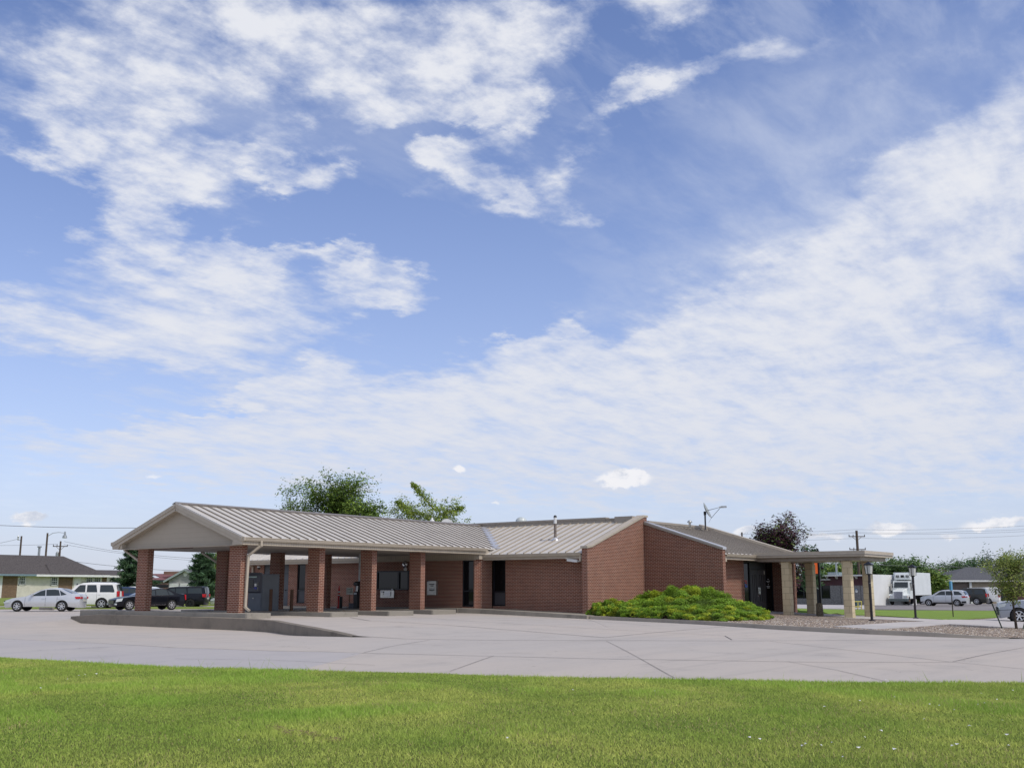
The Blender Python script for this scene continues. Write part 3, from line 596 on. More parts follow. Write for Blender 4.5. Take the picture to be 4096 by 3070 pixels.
# roof over the entrance side
MD = .36; zD = lambda y: 2.80+MD*(y-23.2)
r5 = MB(); slope(r5, [(47.55,23.2,zD(23.2)),(55.02,23.2,zD(23.2)),(55.02,27.45,zD(27.45)),(47.55,27.45,zD(27.45))])
s5 = MB(); x = 47.9
while x < 55: s5.bar((x, 23.2, zD(23.2)+.022), (x, 27.4, zD(27.4)+.022), .035, .06); x += .485
o = P('metal_roof', r5, ROOF, 'standing seam slope above the entrance'); build('roof_seams', s5, ROOFS, o)
# flat roof and its copings
fl = MB(); fl.box(47.0, 55.2, 27.8, 50.5, 4.05, 4.47); fl.box(47.6, 55.1, 27.5, 27.8, 4.05, 4.3); P('flat_roof', fl, TAUPED)
cp = MB(); cp.box(46.98, 47.25, 29.6, 50.5, 4.46, 4.66); cp.box(46.94, 47.3, 29.55, 50.55, 4.66, 4.76)
cp.box(47.0, 47.3, 27.9, 29.6, 4.46, 4.64); cp.box(46.96, 47.34, 27.9, 29.55, 4.64, 4.70); cp.box(46.75, 47.25, 27.86, 28.9, 4.4, 4.75)
cp.box(47.62, 54.05, 27.42, 27.6, 4.2, 4.42); cp.box(47.62, 54.07, 27.38, 27.66, 4.42, 4.53); P('parapet_coping', cp, TAUPED)
# canopy eaves: fascia board, gutter, soffit, gable
fa = MB(); fa.box(XG+.06, 42.35, 33.63, 33.68, 2.82, 3.02); P('fascia', fa, GROOVE); fa = MB(); fa.box(XG+.06, 42.35, 42.32, 42.37, 2.82, 3.02); P('fascia', fa, GROOVE)
def gutter(axis, a, b, c, z, sgn, parent=B):
    """ogee gutter running along axis from a to b at line c, its open top at z"""
    prof = [(0,-.145),(-.075,-.145),(-.10,-.09),(-.115,-.03),(-.13,-.02),(-.13,0),(-.115,0),(-.11,-.02),(-.06,-.12),(0,-.12)]
    pts = [(c+sgn*p, z+q) for p, q in prof]; g = MB()
    if axis == 'x': g.ext([(a, p, q) for p, q in pts], (b-a, 0, 0))
    else: g.ext([(p, a, q) for p, q in pts], (0, b-a, 0))
    return build('gutter', g, TAUPE, parent)
gutter('x', XG+.02, 42.15, 33.62, 3.115, 1); gutter('x', XG+.02, 42.15, 42.38, 3.115, -1)
gutter('y', 27.85, 34.05, 42.07, 2.80, 1); gutter('y', 41.95, 53.2, 42.07, 2.80, 1)
sf = MB(); sf.box(27.285, 42.3, 33.69, 42.31, 2.835, 2.90); P('soffit', sf, SOFFIT)
sl_ = MB(); sl_.box(27.3, 27.38, 37.3, 40.2, 2.78, 2.83); P('soffit_trim', sl_, mat('rust_brown_trim', (.10, .04, .035), .6))
gb = MB(); gb.ext([(27.2,33.75,2.82),(27.2,42.25,2.82),(27.2,42.2,3.02),(27.2,38,4.47),(27.2,33.8,3.02)], (.08,0,0)); P('gable_siding', gb, SIDING)
rk = MB()
for s_ in (-1, 1):
    y0 = 38+s_*4.4; 
    for (xo, dz, h) in ((XG-.03, -.085, .15), (XG, -.225, .15)):
        a = Vector((xo+.02, y0, ZE+dz)); b_ = Vector((xo+.02, 38, ZR+dz)); rk.bar(a, b_, .04, h/1.0)
    rk.ext([(XG+.007, y0+s_*-.02, 2.823), (XG+.007, y0-s_*.42, 2.823), (XG+.007, y0-s_*.62, 3.06), (XG+.007, y0-s_*.02, 3.06)], (.05, 0, 0))
    rk.ext([(XG-.006, y0, ZE-.17), (XG-.005, y0+s_*.13, ZE-.13), (XG-.005, y0+s_*.14, ZE+.0), (XG-.005, y0, ZE+.03)], (.06, 0, 0))
    rk.ext([(XG+.05, y0-s_*.05, 2.822), (27.2, y0-s_*.05, 2.822), (27.2, y0-s_*.05, 3.05), (XG+.05, y0-s_*.05, 3.05)], (0, -s_*.60, 0))
    # rake soffit boards
    rk.bar((27.07, y0-s_*.1, ZE-.26), (27.07, 38, ZR-.26), .28, .02)
P('rake_fascia', rk, TAUPE)
bt = MB(); bt.box(XG+.075, 27.195, 33.95, 42.05, 2.80, 2.817); P('gable_soffit', bt, TAUPE)
# right wing eave
fc = MB(); fc.box(42.09, 42.13, 27.85, 33.95, 2.53, 2.70); fc.box(42.13, 42.8, 27.85, 33.9, 2.55, 2.58)
fc.ext([(42.07,33.95,2.53),(42.07,34.05,2.8),(42.9,33.75,3.1),(42.9,33.75,2.53)], (0,.04,0)); P('fascia', fc, TAUPE); fc = MB(); fc.box(42.09, 42.13, 42.4, 53.15, 2.53, 2.70); fc.box(42.13, 42.8, 42.4, 53.15, 2.55, 2.58); P('fascia', fc, TAUPE)
fd = MB(); fd.box(47.75, 53.6, 23.24, 23.28, 2.53, 2.70); fd.box(47.75, 54.98, 23.28, 24.0, 2.545, 2.58); fd.box(47.62, 47.8, 23.22, 23.95, 2.42, 2.69); P('fascia', fd, TAUPE)
gutter('x', 47.66, 51.6, 23.24, 2.805, 1)
# walls
zb = -.5
wA = MB(); wA.box(41.7, 42.0, 34.0, 34.05, zb, 2.56); wA.box(41.7, 42.0, 34.79, 38.4, zb, 2.56); wA.box(41.7, 42.0, 40.72, 41.35, zb, 2.56); wA.box(41.7, 42.0, 38.4, 40.72, zb, 1.07); wA.box(41.7, 42.0, 38.4, 40.72, 2.06, 2.56); wA.box(41.7, 42.0, 34.05, 34.79, zb, .25); wA.box(41.7,42.0,41.35,42.0,zb,.25)
P('brick_wall', wA, BRICK, 'teller bay wall under the canopy')
wB = MB(); wB.ext([(41.7,34.0,zb),(41.95,33.75,zb),(42.8,33.75,zb),(42.8,34.0,zb)], (0,0,2.56-zb)); P('brick_wall', wB, BRICK)
wB2 = MB(); wB2.ext([(41.7,42.0,zb),(41.95,42.25,zb),(42.8,42.25,zb),(42.8,42.0,zb)], (0,0,2.56-zb)); P('brick_wall', wB2, BRICK)
wC = MB(); wC.box(42.8, 43.1, 27.8, 32.9, zb, 2.6); wC.box(42.8, 43.1, 32.9, 33.7, zb, .28); P('brick_wall', wC, BRICK, 'blank brick wall right of the drive-through')
wJ = MB(); wJ.box(42.8, 43.1, 42.2, 47.6, zb, 2.6); wJ.box(42.8, 43.1, 47.6, 48.3, zb, .3); wJ.box(42.8, 43.1, 48.3, 49.05, zb, 2.6); P('brick_wall', wJ, BRICK); wJ = MB(); wJ.box(42.8, 43.1, 51.3, 53.2, zb, 2.6); wJ.box(42.8, 47, 52.9, 53.2, zb, 3.0); P('brick_wall', wJ, BRICK)
fz = MB(); fz.box(41.64, 41.69, 33.95, 42.05, 2.57, 2.84); fz.box(41.69, 42.75, 33.7, 34.05, 2.57, 2.84); fz.box(41.60, 41.66, 33.9, 42.1, 2.535, 2.57); fz.box(42.7, 42.76, 42.1, 43.4, 2.57, 2.84); P('frieze_board', fz, GROOVE)
# gable parapet walls of the corner
wE = MB(); wE.ext([(42.03,27.5,zb),(47.6,27.5,zb),(47.6,27.5,4.70),(47.35,27.5,4.70),(42.1,27.5,2.99),(42.03,27.5,2.99)], (0,.305,0)); P('brick_wall', wE, BRICK, 'tall brick gable wall catching the light behind the junipers')
wF = MB(); wF.ext([(47.3,27.49,zb),(47.3,23.2,zb),(47.3,23.2,3.0),(47.3,27.49,4.36)], (.305,0,0)); P('brick_wall', wF, BRICK, 'shaded brick wall with a sloping metal coping')
cE = MB(); cE.ext([(41.98,27.46,2.99),(42.4,27.46,3.05),(47.3,27.46,4.70),(47.66,27.46,4.70),(47.66,27.46,4.80),(47.22,27.46,4.80),(42.38,27.46,3.12),(41.98,27.46,3.10)], (0,.39,0)); P('wall_coping', cE, TAUPE)
cF = MB(); cF.ext([(47.25,27.47,4.36),(47.25,23.15,2.99),(47.25,23.15,3.11),(47.25,27.47,4.49)], (.41,0,0)); P('wall_coping', cF, FLASH)
cf2 = MB(); cf2.ext([(47.235,27.46,4.33),(47.235,23.14,2.96),(47.235,23.14,3.07),(47.235,27.46,4.45)], (.014,0,0)); P('coping_face', cf2, TAUPED)
wK = MB(); wK.ext([(55.0,22.9,zb-.2),(55.0,28.3,zb-.2),(55.0,28.3,4.60),(55.0,22.9,2.96)], (.36,0,0)); P('brick_wall', wK, BRICK, 'end fin wall right of the entrance doors')
cK = MB(); cK.ext([(54.96,22.86,2.94),(54.96,28.36,4.60),(54.96,28.36,4.73),(54.96,22.86,3.07)], (.44,0,0)); P('wall_coping', cK, TAUPE)
kf = MB(); kf.ext([(54.975,23.0,2.75),(54.975,28.3,4.35),(54.975,28.3,4.62),(54.975,22.95,2.98)], (.02,0,0)); P('parapet_cladding', kf, TAUPED)
wH = MB(); wH.box(47.6, 51.3, 24.0, 24.3, zb, 2.56); P('brick_wall', wH, BRICK, 'recessed brick wall beside the entrance glass')
wR = MB(); wR.box(43.1, 55.36, 50.6, 50.9, zb, 4.4); wR.box(55.06, 55.36, 28.3, 50.6, zb, 4.4); P('brick_wall', wR, BRICK)
inn = MB(); inn.box(43.4, 54.9, 28.1, 50.5, -.4, 2.5); inn.box(47.75, 54.9, 24.6, 28.05, -.4, 2.5); P('dark_interior', inn, mat('dark_interior', (.02, .02, .022), .9))
# windows and doors
def window(x0, x1, y0, y1, z0, z1, axis, split=None, low=None, top=GLASS, lowm=None):
    """axis 'x': faces -X at x0; axis 'y': faces -Y at y0"""
    f = MB(); g = MB(); w_ = .055
    def bx(m_, a, b, c, d, p=0.0, q=.10):
        if axis == 'x': m_.box(x0+p, x0+q, a, b, c, d)
        else: m_.box(a, b, y0+p, y0+q, c, d)
    a, b = (y0, y1) if axis == 'x' else (x0, x1)
    bx(f, a, a+w_, z0, z1); bx(f, b-w_, b, z0, z1); bx(f, a+w_, b-w_, z0, z0+w_); bx(f, a+w_, b-w_, z1-w_, z1)
    if split: bx(f, a+w_, b-w_, split-.035, split+.035)
    o = P('window', f, FRAME)
    if split:
        bx(g, a+w_, b-w_, split+.035, z1-w_, .05, .06); build('pane', g, top, o)
        h = MB(); bx(h, a+w_, b-w_, z0+w_, split-.035, .05, .06); build('pane' if lowm in (None, GLASS) else 'spandrel', h, lowm or top, o)
    else: bx(g, a+w_, b-w_, z0+w_, z1-w_, .05, .06); build('pane', g, top, o)
    return o
window(41.74, 0, 34.05, 34.79, .26, 2.53, 'x', split=1.02)
window(41.74, 0, 41.35, 42.0, .26, 2.53, 'x', split=1.02)
window(42.84, 0, 32.9, 33.7, .30, 2.54, 'x', split=.98, top=GLASSB, lowm=SPAND)
window(42.84, 0, 47.6, 48.3, .32, 2.54, 'x', split=1.05, lowm=SPAND)
tw = MB(); tw.box(41.66, 41.8, 38.4, 40.72, 1.07, 1.13); tw.box(41.66, 41.8, 38.4, 40.72, 1.99, 2.06); tw.box(41.66, 41.8, 40.66, 40.72, 1.13, 1.99); tw.box(41.66, 41.8, 38.4, 38.5, 1.13, 1.99); tw.box(41.66, 41.8, 39.08, 39.2, 1.13, 1.99)
o = P('teller_window', tw, FRAME); g = MB(); g.box(41.72, 41.73, 38.5, 39.08, 1.13, 1.99); g.box(41.72, 41.73, 39.2, 40.66, 1.13, 1.99); build('pane', g, GLASS, o)
dg = MB(); dg.box(42.86, 42.95, 49.05, 51.3, .13, 2.54); o = P('service_door', dg, mat('grey_door_paint', (.075, .08, .09), .5, .05, 2)); k = MB(); k.box(42.84, 42.87, 50.1, 50.12, .13, 2.0); k.box(42.84, 42.87, 49.1, 50.9, 2.0, 2.02); build('door_joint', k, BLACKP, o); k = MB(); k.tube((42.86,49.3,1.05),(42.78,49.3,1.05),.03); build('handle', k, BLACKP, o)
# entrance: glass side light, double door, dark side light
window(0+51.3, 52.15, 24.06, 0, -.05, 2.52, 'y', top=GLASSD)
window(54.05, 55.0, 24.06, 0, -.05, 2.52, 'y', top=GLASSD)
dt = MB(); dt.box(52.15, 54.05, 24.06, 24.16, 2.14, 2.54); dt.box(52.15, 52.2, 24.05, 24.17, -.06, 2.14); dt.box(54.0, 54.05, 24.05, 24.17, -.06, 2.14); P('door_frame', dt, FRAME)
for s_, xa in ((0, 52.2), (1, 53.105)):
    d = MB(); xb = xa+.895; d.box(xa+.004, xb-.004, 24.08, 24.12, -.03, 2.12)
    for k in range(8):   # raised stiles between the grooves
        pass
    gx = [xa+.20, xa+.42, xa+.64]; edges = [xa+.004]+[q for g_ in gx for q in (g_, g_+.055)]+[xb-.004]
    for k in range(0, len(edges), 2): d.box(edges[k], edges[k+1], 24.055, 24.08, .45, 1.86)
    d.box(xa+.004, xb-.004, 24.055, 24.08, -.03, .45); d.box(xa+.004, xb-.004, 24.055, 24.08, 1.86, 2.12)
    o = P('door', d, DOORM); h = MB(); hx = xb-.07 if s_ == 0 else xa+.07
    h.tube((hx, 24.0, .85), (hx, 24.0, 1.2), .016, n=8); h.box(hx-.02, hx+.02, 24.0, 24.06, .87, .9); h.box(hx-.02, hx+.02, 24.0, 24.06, 1.15, 1.18); h.box(hx-.035, hx+.035, 24.035, 24.055, .72, .84); build('handle', h, CHROME, o)
    if s_: q = MB(); q.lathe((xb-.1, 24.05, 1.98), [(.0,.0),(.05,.0),(.05,.01)], 12, (0,-1,0)); q.v = [(p[0], p[1], 1.98+(p[2]-1.98)*2.2) for p in q.v]; build('door_sticker', q, mat('pale_sticker', (.55,.5,.45), .6), o)
for r, (zz, segs) in enumerate(((1.62, [.12]), (1.52, [.06,.07,.06,.06,.07]), (1.46, [.09,.0,.09]), (1.34, [.12]), (1.24, [.06,.07,.06,.06,.07]), (1.17, [.09,.08,.09]))):
    x = 54.5-sum(segs)/2-.02*len(segs); hr = MB(); hr.box(x, x+sum(segs)+.03*(len(segs)-1), 24.0985, 24.1, zz+.012, zz+.016)
    for s_ in segs:
        if s_: hr.box(x, x+s_, 24.096, 24.104, zz, zz+.028)
        x += s_+.03
    P('opening_hours_line', hr, WHITE)
os_ = MB(); os_.box(51.55, 51.8, 24.095, 24.1, 1.5, 1.56); os_.box(51.62, 51.82, 24.095, 24.1, 1.4, 1.46); P('window_sign', os_, mat('red_sign', (.5, .05, .05), .5))
os_ = MB(); os_.box(51.6, 51.85, 24.095, 24.1, 1.2, 1.3); os_.box(51.55, 51.75, 24.095, 24.1, 1.33, 1.37); P('window_sign', os_, mat('blue_sign', (.06, .12, .5), .5))
lf = MB(); lf.lathe((52.9, 23.6, 2.50), [(.11,0),(.12,.03),(.12,.045)], 16); P('soffit_light', lf, WHITE)
# downspouts
def spout(pts, w_=.075, d_=.10, tip=None):
    g = MB()
    for a, b in zip(pts[:-1], pts[1:]): g.bar(a, b, w_, d_, (1, 0, 0) if abs(Vector(b).x-Vector(a).x) < 1e-3 else (0, 0, 1))
    return P('downspout', g, TAUPE)
def spout2(pts, w_=.10, d_=.075):
    g = MB(); R = []
    for i, p in enumerate(pts):
        p = Vector(p); R.append(p)
    for i in range(len(R)-1):
        a, b = R[i], R[i+1]; d = (b-a).normalized(); g.bar(a-d*.03, b+d*.03, w_, d_, (0, 1, .001) if abs(d.y) < .5 else (0, .4, 1))
    return P('downspout', g, TAUPE)
t0 = atY(1046, 2168, 33.56); xd = t0.x
spout2([(xd, 33.57, 2.98), (xd, 33.58, 2.80), (27.56, 34.0, 2.42), (27.56, 34.05, .42), (27.60, 33.86, .30)])
spout2([(27.5, 42.42, 2.98), (27.5, 42.36, 2.80), (27.45, 41.12, 2.30), (27.45, 41.12, .3)])
spout2([(31.6, 42.42, 2.98), (31.6, 42.36, 2.80), (31.6, 41.12, 2.30), (31.6, 41.12, .3)])
g = MB(); g.bar((42.1, 27.93, 2.70), (42.1, 27.93, 2.42), .09, .12, (1,0,0)); g.bar((42.12, 27.93, 2.45), (42.5, 27.9, 2.36), .09, .09); g.box(42.42, 42.52, 27.84, 27.94, .14, 2.40); g.bar((42.47, 27.89, .16), (42.3, 27.92, .04), .1, .09); P('downspout', g, TAUPE)
g = MB(); g.bar((42.1, 52.2, 2.70), (42.6, 52.2, 2.45), .09, .09); g.box(42.66, 42.76, 52.15, 52.25, .15, 2.48); P('downspout', g, TAUPE)
# roof fittings
vp = MB(); c = (44.2, 30.82); vp.tube((*c, 3.45), (*c, 4.35), .07, n=12); o = P('vent_pipe', vp, mat('rusted_pipe', (.27, .22, .19), .6, .3, 12))
g = MB(); g.tube((*c, 4.35), (*c, 4.66), .078, n=12); build('pipe_collar', g, WHITE, o); g = MB(); g.lathe((*c, 4.66), [(.085,0),(.085,.04),(.06,.09),(.02,.11)], 12); build('pipe_cap', g, BLACKP, o); g = MB(); g.lathe((*c, zC(44.2)+.0), [(.22,-.08),(.17,0.02),(.10,.09),(.075,.12)], 14); build('pipe_boot', g, FLASH, o)
def lathe_part(name, c, prof, m_, n=16): g = MB(); g.lathe(c, prof, n); return P(name, g, m_, smooth=True)
p = atd(*(1300+1015*.42216, 1860+545*.42216), 60); lathe_part('roof_vent', (p.x, p.y, 4.4), [(.07,0),(.07,.38),(.13,.40),(.15,.45),(.10,.52),(.05,.56),(.04,.64),(.0,.66)], WHITE)
g = MB(); p = atd(1300+1155*.42216, 1860+555*.42216, 62); q = [( .38*cos(a), .38*sin(a)) for a in np.linspace(0, pi, 13)]; q[0] = (.36, -.1); q[-1] = (-.36, -.1)
g.ext([(p.x+R2.x*a, p.y+R2.y*a, 4.74+b) for a, b in q], (F2.x*.8, F2.y*.8, 0)); P('curved_vent_hood', g, WHITE)
p = atd(1300+1860*.42216, 1860+535*.42216, 60); lathe_part('skylight_dome', (p.x, p.y, 4.70), [(.34,0),(.34,.08),(.30,.24),(.2,.34),(.07,.38),(.0,.39)], mat('milky_dome', (.55,.6,.6), .3))
p = atd(2600+440*.36184, 2098, 57); lathe_part('roof_vent', (p.x, p.y, 4.35), [(.06,0),(.06,.22),(.13,.24),(.13,.28),(.08,.35),(.0,.37)], GALV, 12)
# stone entrance canopy
ec = MB(); ec.box(51.0, 55.25, 17.6, 23.3, 2.78, 2.93); ec.box(51.03, 55.22, 17.63, 23.3, 2.66, 2.775); P('entrance_canopy_roof', ec, TAUPE)
e2 = MB(); e2.box(51.3, 54.95, 17.92, 23.25, 2.48, 2.659); P('entrance_canopy_beam', e2, TAUPED)
e3 = MB(); e3.box(50.985, 50.999, 17.59, 23.2, 2.775, 2.785); e3.box(51.0, 55.26, 17.585, 17.599, 2.775, 2.785); P('canopy_drip_edge', e3, FLASH)
for (x, y, z) in ((51.38, 21.6, -.19), (51.38, 18.5, -.27), (54.2, 21.5, -.16), (54.2, 18.5, -.28)):
    g = MB(); g.box(x, x+.40, y, y+.40, z-.25, 2.37); g.box(x, x+.16, y, y+.40, 2.37, 2.47); P('stone_column', g, STONE)
    g = MB(); g.box(x+.16, x+.52, y+.08, y+.55, 2.36, 2.479); P('beam_bracket', g, TAUPE)
# ------------------------------------------------------------------ things on and around the building
def cyl_thing(name, p, r, h, m_, label, cat, group=None, cap=.0):
    g = MB(); g.lathe(p, [(r,0),(r,h-cap),(r*.8,h-cap*.3),(r*.3,h)] if cap else [(r,0),(r,h)], 14); return single(name, g, m_, label, cat, group, smooth=False, ang=40)
# cash machine on the second island, its screen facing the lane towards the gable
A = thing('cash_machine', 'tall grey drive-up cash machine cabinet with screen and keypad, behind the front piers', 'cash machine', (31.8, 38.4, .165))
GREYC = mat('blue_grey_cabinet', (.135, .155, .185), .45, .05, 3); GREYD = mat('darker_grey_cabinet', (.085, .09, .11), .5, .05, 3)
b = MB(); b.box(31.55, 32.55, 37.9, 38.8, .165, 1.78); build('cabinet', b, GREYC, A, bevel=.01)
b = MB(); b.box(32.57-.02, 32.585, 37.95, 38.75, .2, 1.74); b.box(31.6, 32.5, 37.885, 37.9, .2, 1.74); build('side_panel', b, mat('side_panel_grey', (.17,.19,.21), .5, .05, 3), A)
b = MB(); b.ext([(31.55,37.9,.95),(31.42,37.9,1.0),(31.42,37.9,1.70),(31.33,37.9,1.84),(31.55,37.9,1.84)], (0,.9,0)); f0 = build('fascia_panel', b, GREYD, A)
b = MB(); b.box(31.405, 31.418, 38.32, 38.66, 1.20, 1.52); build('screen', b, GLASS, A)
b = MB(); b.box(31.395, 31.416, 38.08, 38.22, 1.24, 1.36); build('keypad', b, STEEL, A)
b = MB(); b.box(31.39, 31.416, 38.06, 38.24, 1.12, 1.2); build('card_slot', b, mat('blue_slot', (.02,.03,.35), .3), A)
b = MB(); b.box(31.40, 31.416, 38.1, 38.7, 1.62, 1.68); build('sign_strip', b, mat('pale_green_strip', (.45,.6,.55), .4), A)
b = MB(); b.box(31.40, 31.416, 37.96, 38.04, 1.05, 1.2); b.box(31.40, 31.416, 37.96, 38.04, 1.26, 1.42); build('notice', b, mat('notice_grey', (.2,.2,.18), .5), A)
b = MB(); b.box(31.53, 31.549, 37.92, 38.78, .2, .93); build('service_door', b, GREYC, A); b = MB(); b.tube((31.53,38.4,.72),(31.5,38.4,.72),.022); build('lock', b, CHROME, A)
RUST = mat('rust_brown_bollard', (.11, .055, .03), .7, .15, 8)
p = atz(865+120*.21112+.5, 2441, .165); cyl_thing('bollard', (31.62, 37.35, .165), .075, .95, RUST, 'rust brown steel bollard in front of the cash machine', 'bollard', None)
cyl_thing('bollard', (32.5, 36.98, .165), .075, .93, RUST, 'rust brown steel bollard between the cash machine and the second front pier', 'bollard', None)
# innermost island: delineator post, black post, sign, box, teller station
def onz(px, py, z): q = atz(px, py, z); return q
Y0 = 39.6
D1 = thing('delineator_post', 'red plastic delineator post with two white bands', 'delineator post'); q = atY(1354, 2430, 40.3)
dp = (q.x, 40.3, .17); D1.location = dp
RED = mat('red_plastic', (.62, .02, .02), .45, .05, 5)
b = MB(); b.lathe(dp, [(.11,0),(.10,.05),(.055,.07),(.052,.62)], 14); b.lathe((dp[0],dp[1],dp[2]+.68), [(.052,0),(.05,.08)], 14); b.lathe((dp[0],dp[1],dp[2]+.84), [(.048,0),(.04,.10),(.03,.18),(.028,.28),(.0,.29)], 14); build('post', b, RED, D1, ang=40)
b = MB(); b.lathe((dp[0],dp[1],dp[2]+.62), [(.053,0),(.053,.06)], 14); build('reflective_band', b, WHITE, D1); b = MB(); b.lathe((dp[0],dp[1],dp[2]+.76), [(.051,0),(.051,.08)], 14); build('reflective_band', b, WHITE, D1)
q = atY(1140+1232*.18094, 2430, 40.0); cyl_thing('black_post', (q.x, 40.0, .17), .08, .58, BLACKP, 'short black round post beside the red delineator', 'post')
q = atY(1140+1420*.18094, 2430, 39.7); sx, sy = q.x, 39.7
SG = thing('lane_sign', 'small white sign on a rusty post reading lane closed', 'sign', (sx, sy, .17))
b = MB(); b.lathe((sx,sy,.17), [(.14,0),(.13,.03),(.03,.05),(.022,.07)], 14); b.tube((sx,sy,.2),(sx,sy,.86),.02,n=8); build('post', b, mat('rusty_white_post', (.38,.24,.14), .7, .3, 10), SG)
SD = Vector((F2.y*1.0, -F2.x*1.0, 0)); SD = Vector((R2.x, R2.y, 0))
b = MB(); b.obox((sx,sy,1.02), SD*.165, F2.to_3d()*.006 if hasattr(F2,'to_3d') else F2*.006, (0,0,.17)); build('panel', b, mat('aged_sign_white', (.78,.82,.76), .6, .12, 6), SG)
SGK = mat('sign_green_black', (.01,.03,.015), .6)
fr = Vector((-F2.x, -F2.y, 0))
for tx, zz in (('LANE', 1.09), ('CLOSED', .97)): lettering(tx, .105 if tx == 'LANE' else .10, Vector((sx,sy,zz))+fr*.011, SD, SG, SGK, .95 if tx == 'LANE' else .80)
q = atY(1140+1500*.18094, 2434, 39.2); b = MB(); b.box(q.x-.15, q.x+.25, 38.95, 39.35, .17, .40); b.box(q.x-.17,q.x+.27,38.93,39.37,.40,.42); single('utility_box', b, GREYD, 'small dark grey utility box at the foot of the teller tube station', 'utility box')
q = atY(1300+310*.42216, 2425, 38.6); tx, ty = q.x, 38.6
TS = thing('teller_tube_station', 'tall black pneumatic teller tube station half hidden by the third pier', 'teller station', (tx, ty, .17))
b = MB(); b.ext([(tx-.16,ty-.14,.17),(tx+.16,ty-.14,.17),(tx+.2,ty-.14,.95),(tx-.2,ty-.14,.95)], (0,.28,0)); build('pedestal', b, BLACKP, TS, bevel=.01)
b = MB(); b.ext([(tx-.2,ty-.14,.95),(tx+.2,ty-.14,.95),(tx+.2,ty-.14,1.5),(tx-.05,ty-.14,1.5),(tx-.2,ty-.14,1.42),(tx-.2,ty-.14,1.3),(tx-.05,ty-.14,1.26),(tx-.05,ty-.14,1.0)], (0,.28,0)); build('carrier_head', b, BLACKP, TS, bevel=.01)
b = MB(); b.tube((tx-.1,ty,1.0),(tx-.06,ty,1.28),.05,n=10); build('carrier', b, STEEL, TS)
b = MB(); b.box(tx-.205,tx-.2,ty-.1,ty+.1,.86,.93); build('label_plate', b, GALV, TS)
b = MB(); b.tube((tx+.08,ty,1.5),(tx+.08,ty,2.84),.06,n=12); build('air_tube', b, GALV, TS)
# wall fittings
DR = thing('deal_drawer', 'stainless steel transaction drawer below the teller window', 'transaction drawer', (41.68, 39.9, .66))
b = MB(); b.box(41.62, 41.7, 39.39, 40.38, .66, 1.05); build('face_plate', b, STEEL, DR, bevel=.006)
b = MB(); b.box(41.585, 41.62, 39.62, 40.05, .74, 1.0); build('drawer', b, mat('pale_steel', (.62,.62,.62), .3, .05, 4, metal=.4), DR, bevel=.006)
b = MB(); b.tube((41.62,40.14,.96),(41.605,40.14,.96),.045,n=12); b.tube((41.62,40.14,.86),(41.605,40.14,.86),.02,n=10); build('speaker', b, BLACKP, DR)
b = MB(); b.box(41.61,41.62,40.22,40.33,.96,1.0); build('badge', b, mat('blue_badge', (.03,.05,.2), .4), DR)
b = MB(); b.box(41.60, 41.66, 39.48, 39.58, 1.06, 1.13); single('notice_card', b, WHITE, 'small white card taped at the sill of the teller window', 'notice')
ND = thing('night_deposit_box', 'stainless steel night deposit box set in the shaded brick wall', 'deposit box', (41.66, 36.72, .8))
b = MB(); b.box(41.56, 41.7, 36.4, 37.02, .82, 1.53); build('housing', b, STEEL, ND, bevel=.01)
b = MB(); b.box(41.545, 41.56, 36.52, 36.86, 1.34, 1.38); b.box(41.545, 41.56, 36.58, 36.78, 1.26, 1.3); b.box(41.545, 41.56, 36.52, 36.86, 1.04, 1.14); b.box(41.55, 41.56, 36.6, 36.74, .99, 1.0); build('slot', b, BLACKP, ND)
b = MB(); b.box(41.53, 41.56, 36.5, 36.88, 1.09, 1.105); build('handle_bar', b, CHROME, ND)
b = MB(); b.box(41.55, 41.56, 36.94, 37.0, 1.49, 1.52); build('badge', b, MATS['blue_badge'], ND)
b = MB(); b.lathe((41.6,38.62,2.40), [(.18,0),(.17,.03),(.1,.07),(.0,.085)], 20, (-1,0,0)); M1 = single('convex_mirror', b, CHROME, 'round convex mirror above the teller window, mostly behind the pier', 'mirror', smooth=True)
b = MB(); b.lathe((41.66,38.62,2.14), [(.10,0),(.10,.03),(.07,.07),(.02,.09)], 16, (-1,0,0)); single('alarm_bell', b, WHITE, 'small white alarm bell under the round mirror', 'alarm bell', smooth=True)
def dome_cam(p, label):
    T = thing('security_camera', label, 'camera', p); b = MB(); b.lathe((p[0],p[1],p[2]+.02), [(.10,0),(.10,.07),(.03,.10)], 14); build('mount', b, WHITE, T); b = MB(); b.lathe((p[0],p[1],p[2]+.02), [(.09,0),(.085,-.05),(.05,-.09),(.0,-.1)], 14); build('dome', b, GLASS, T, smooth=True)
dome_cam((42.55, 51.45, 2.36), 'white dome camera on the far left wing wall beside the grey door')
T = thing('security_camera', 'white box camera under the gutter at the right end of the blank wall', 'camera', (42.2, 28.3, 2.35))
b = MB(); b.bar((42.0, 28.62, 2.46), (42.14, 28.12, 2.40), .12, .11); build('housing', b, WHITE, T, bevel=.012); b = MB(); b.bar((41.98, 28.66, 2.53), (42.15, 28.1, 2.465), .16, .02); build('sun_shield', b, WHITE, T)
b = MB(); b.bar((42.12, 28.1, 2.40), (42.3, 27.95, 2.42), .05, .05); build('arm', b, WHITE, T)
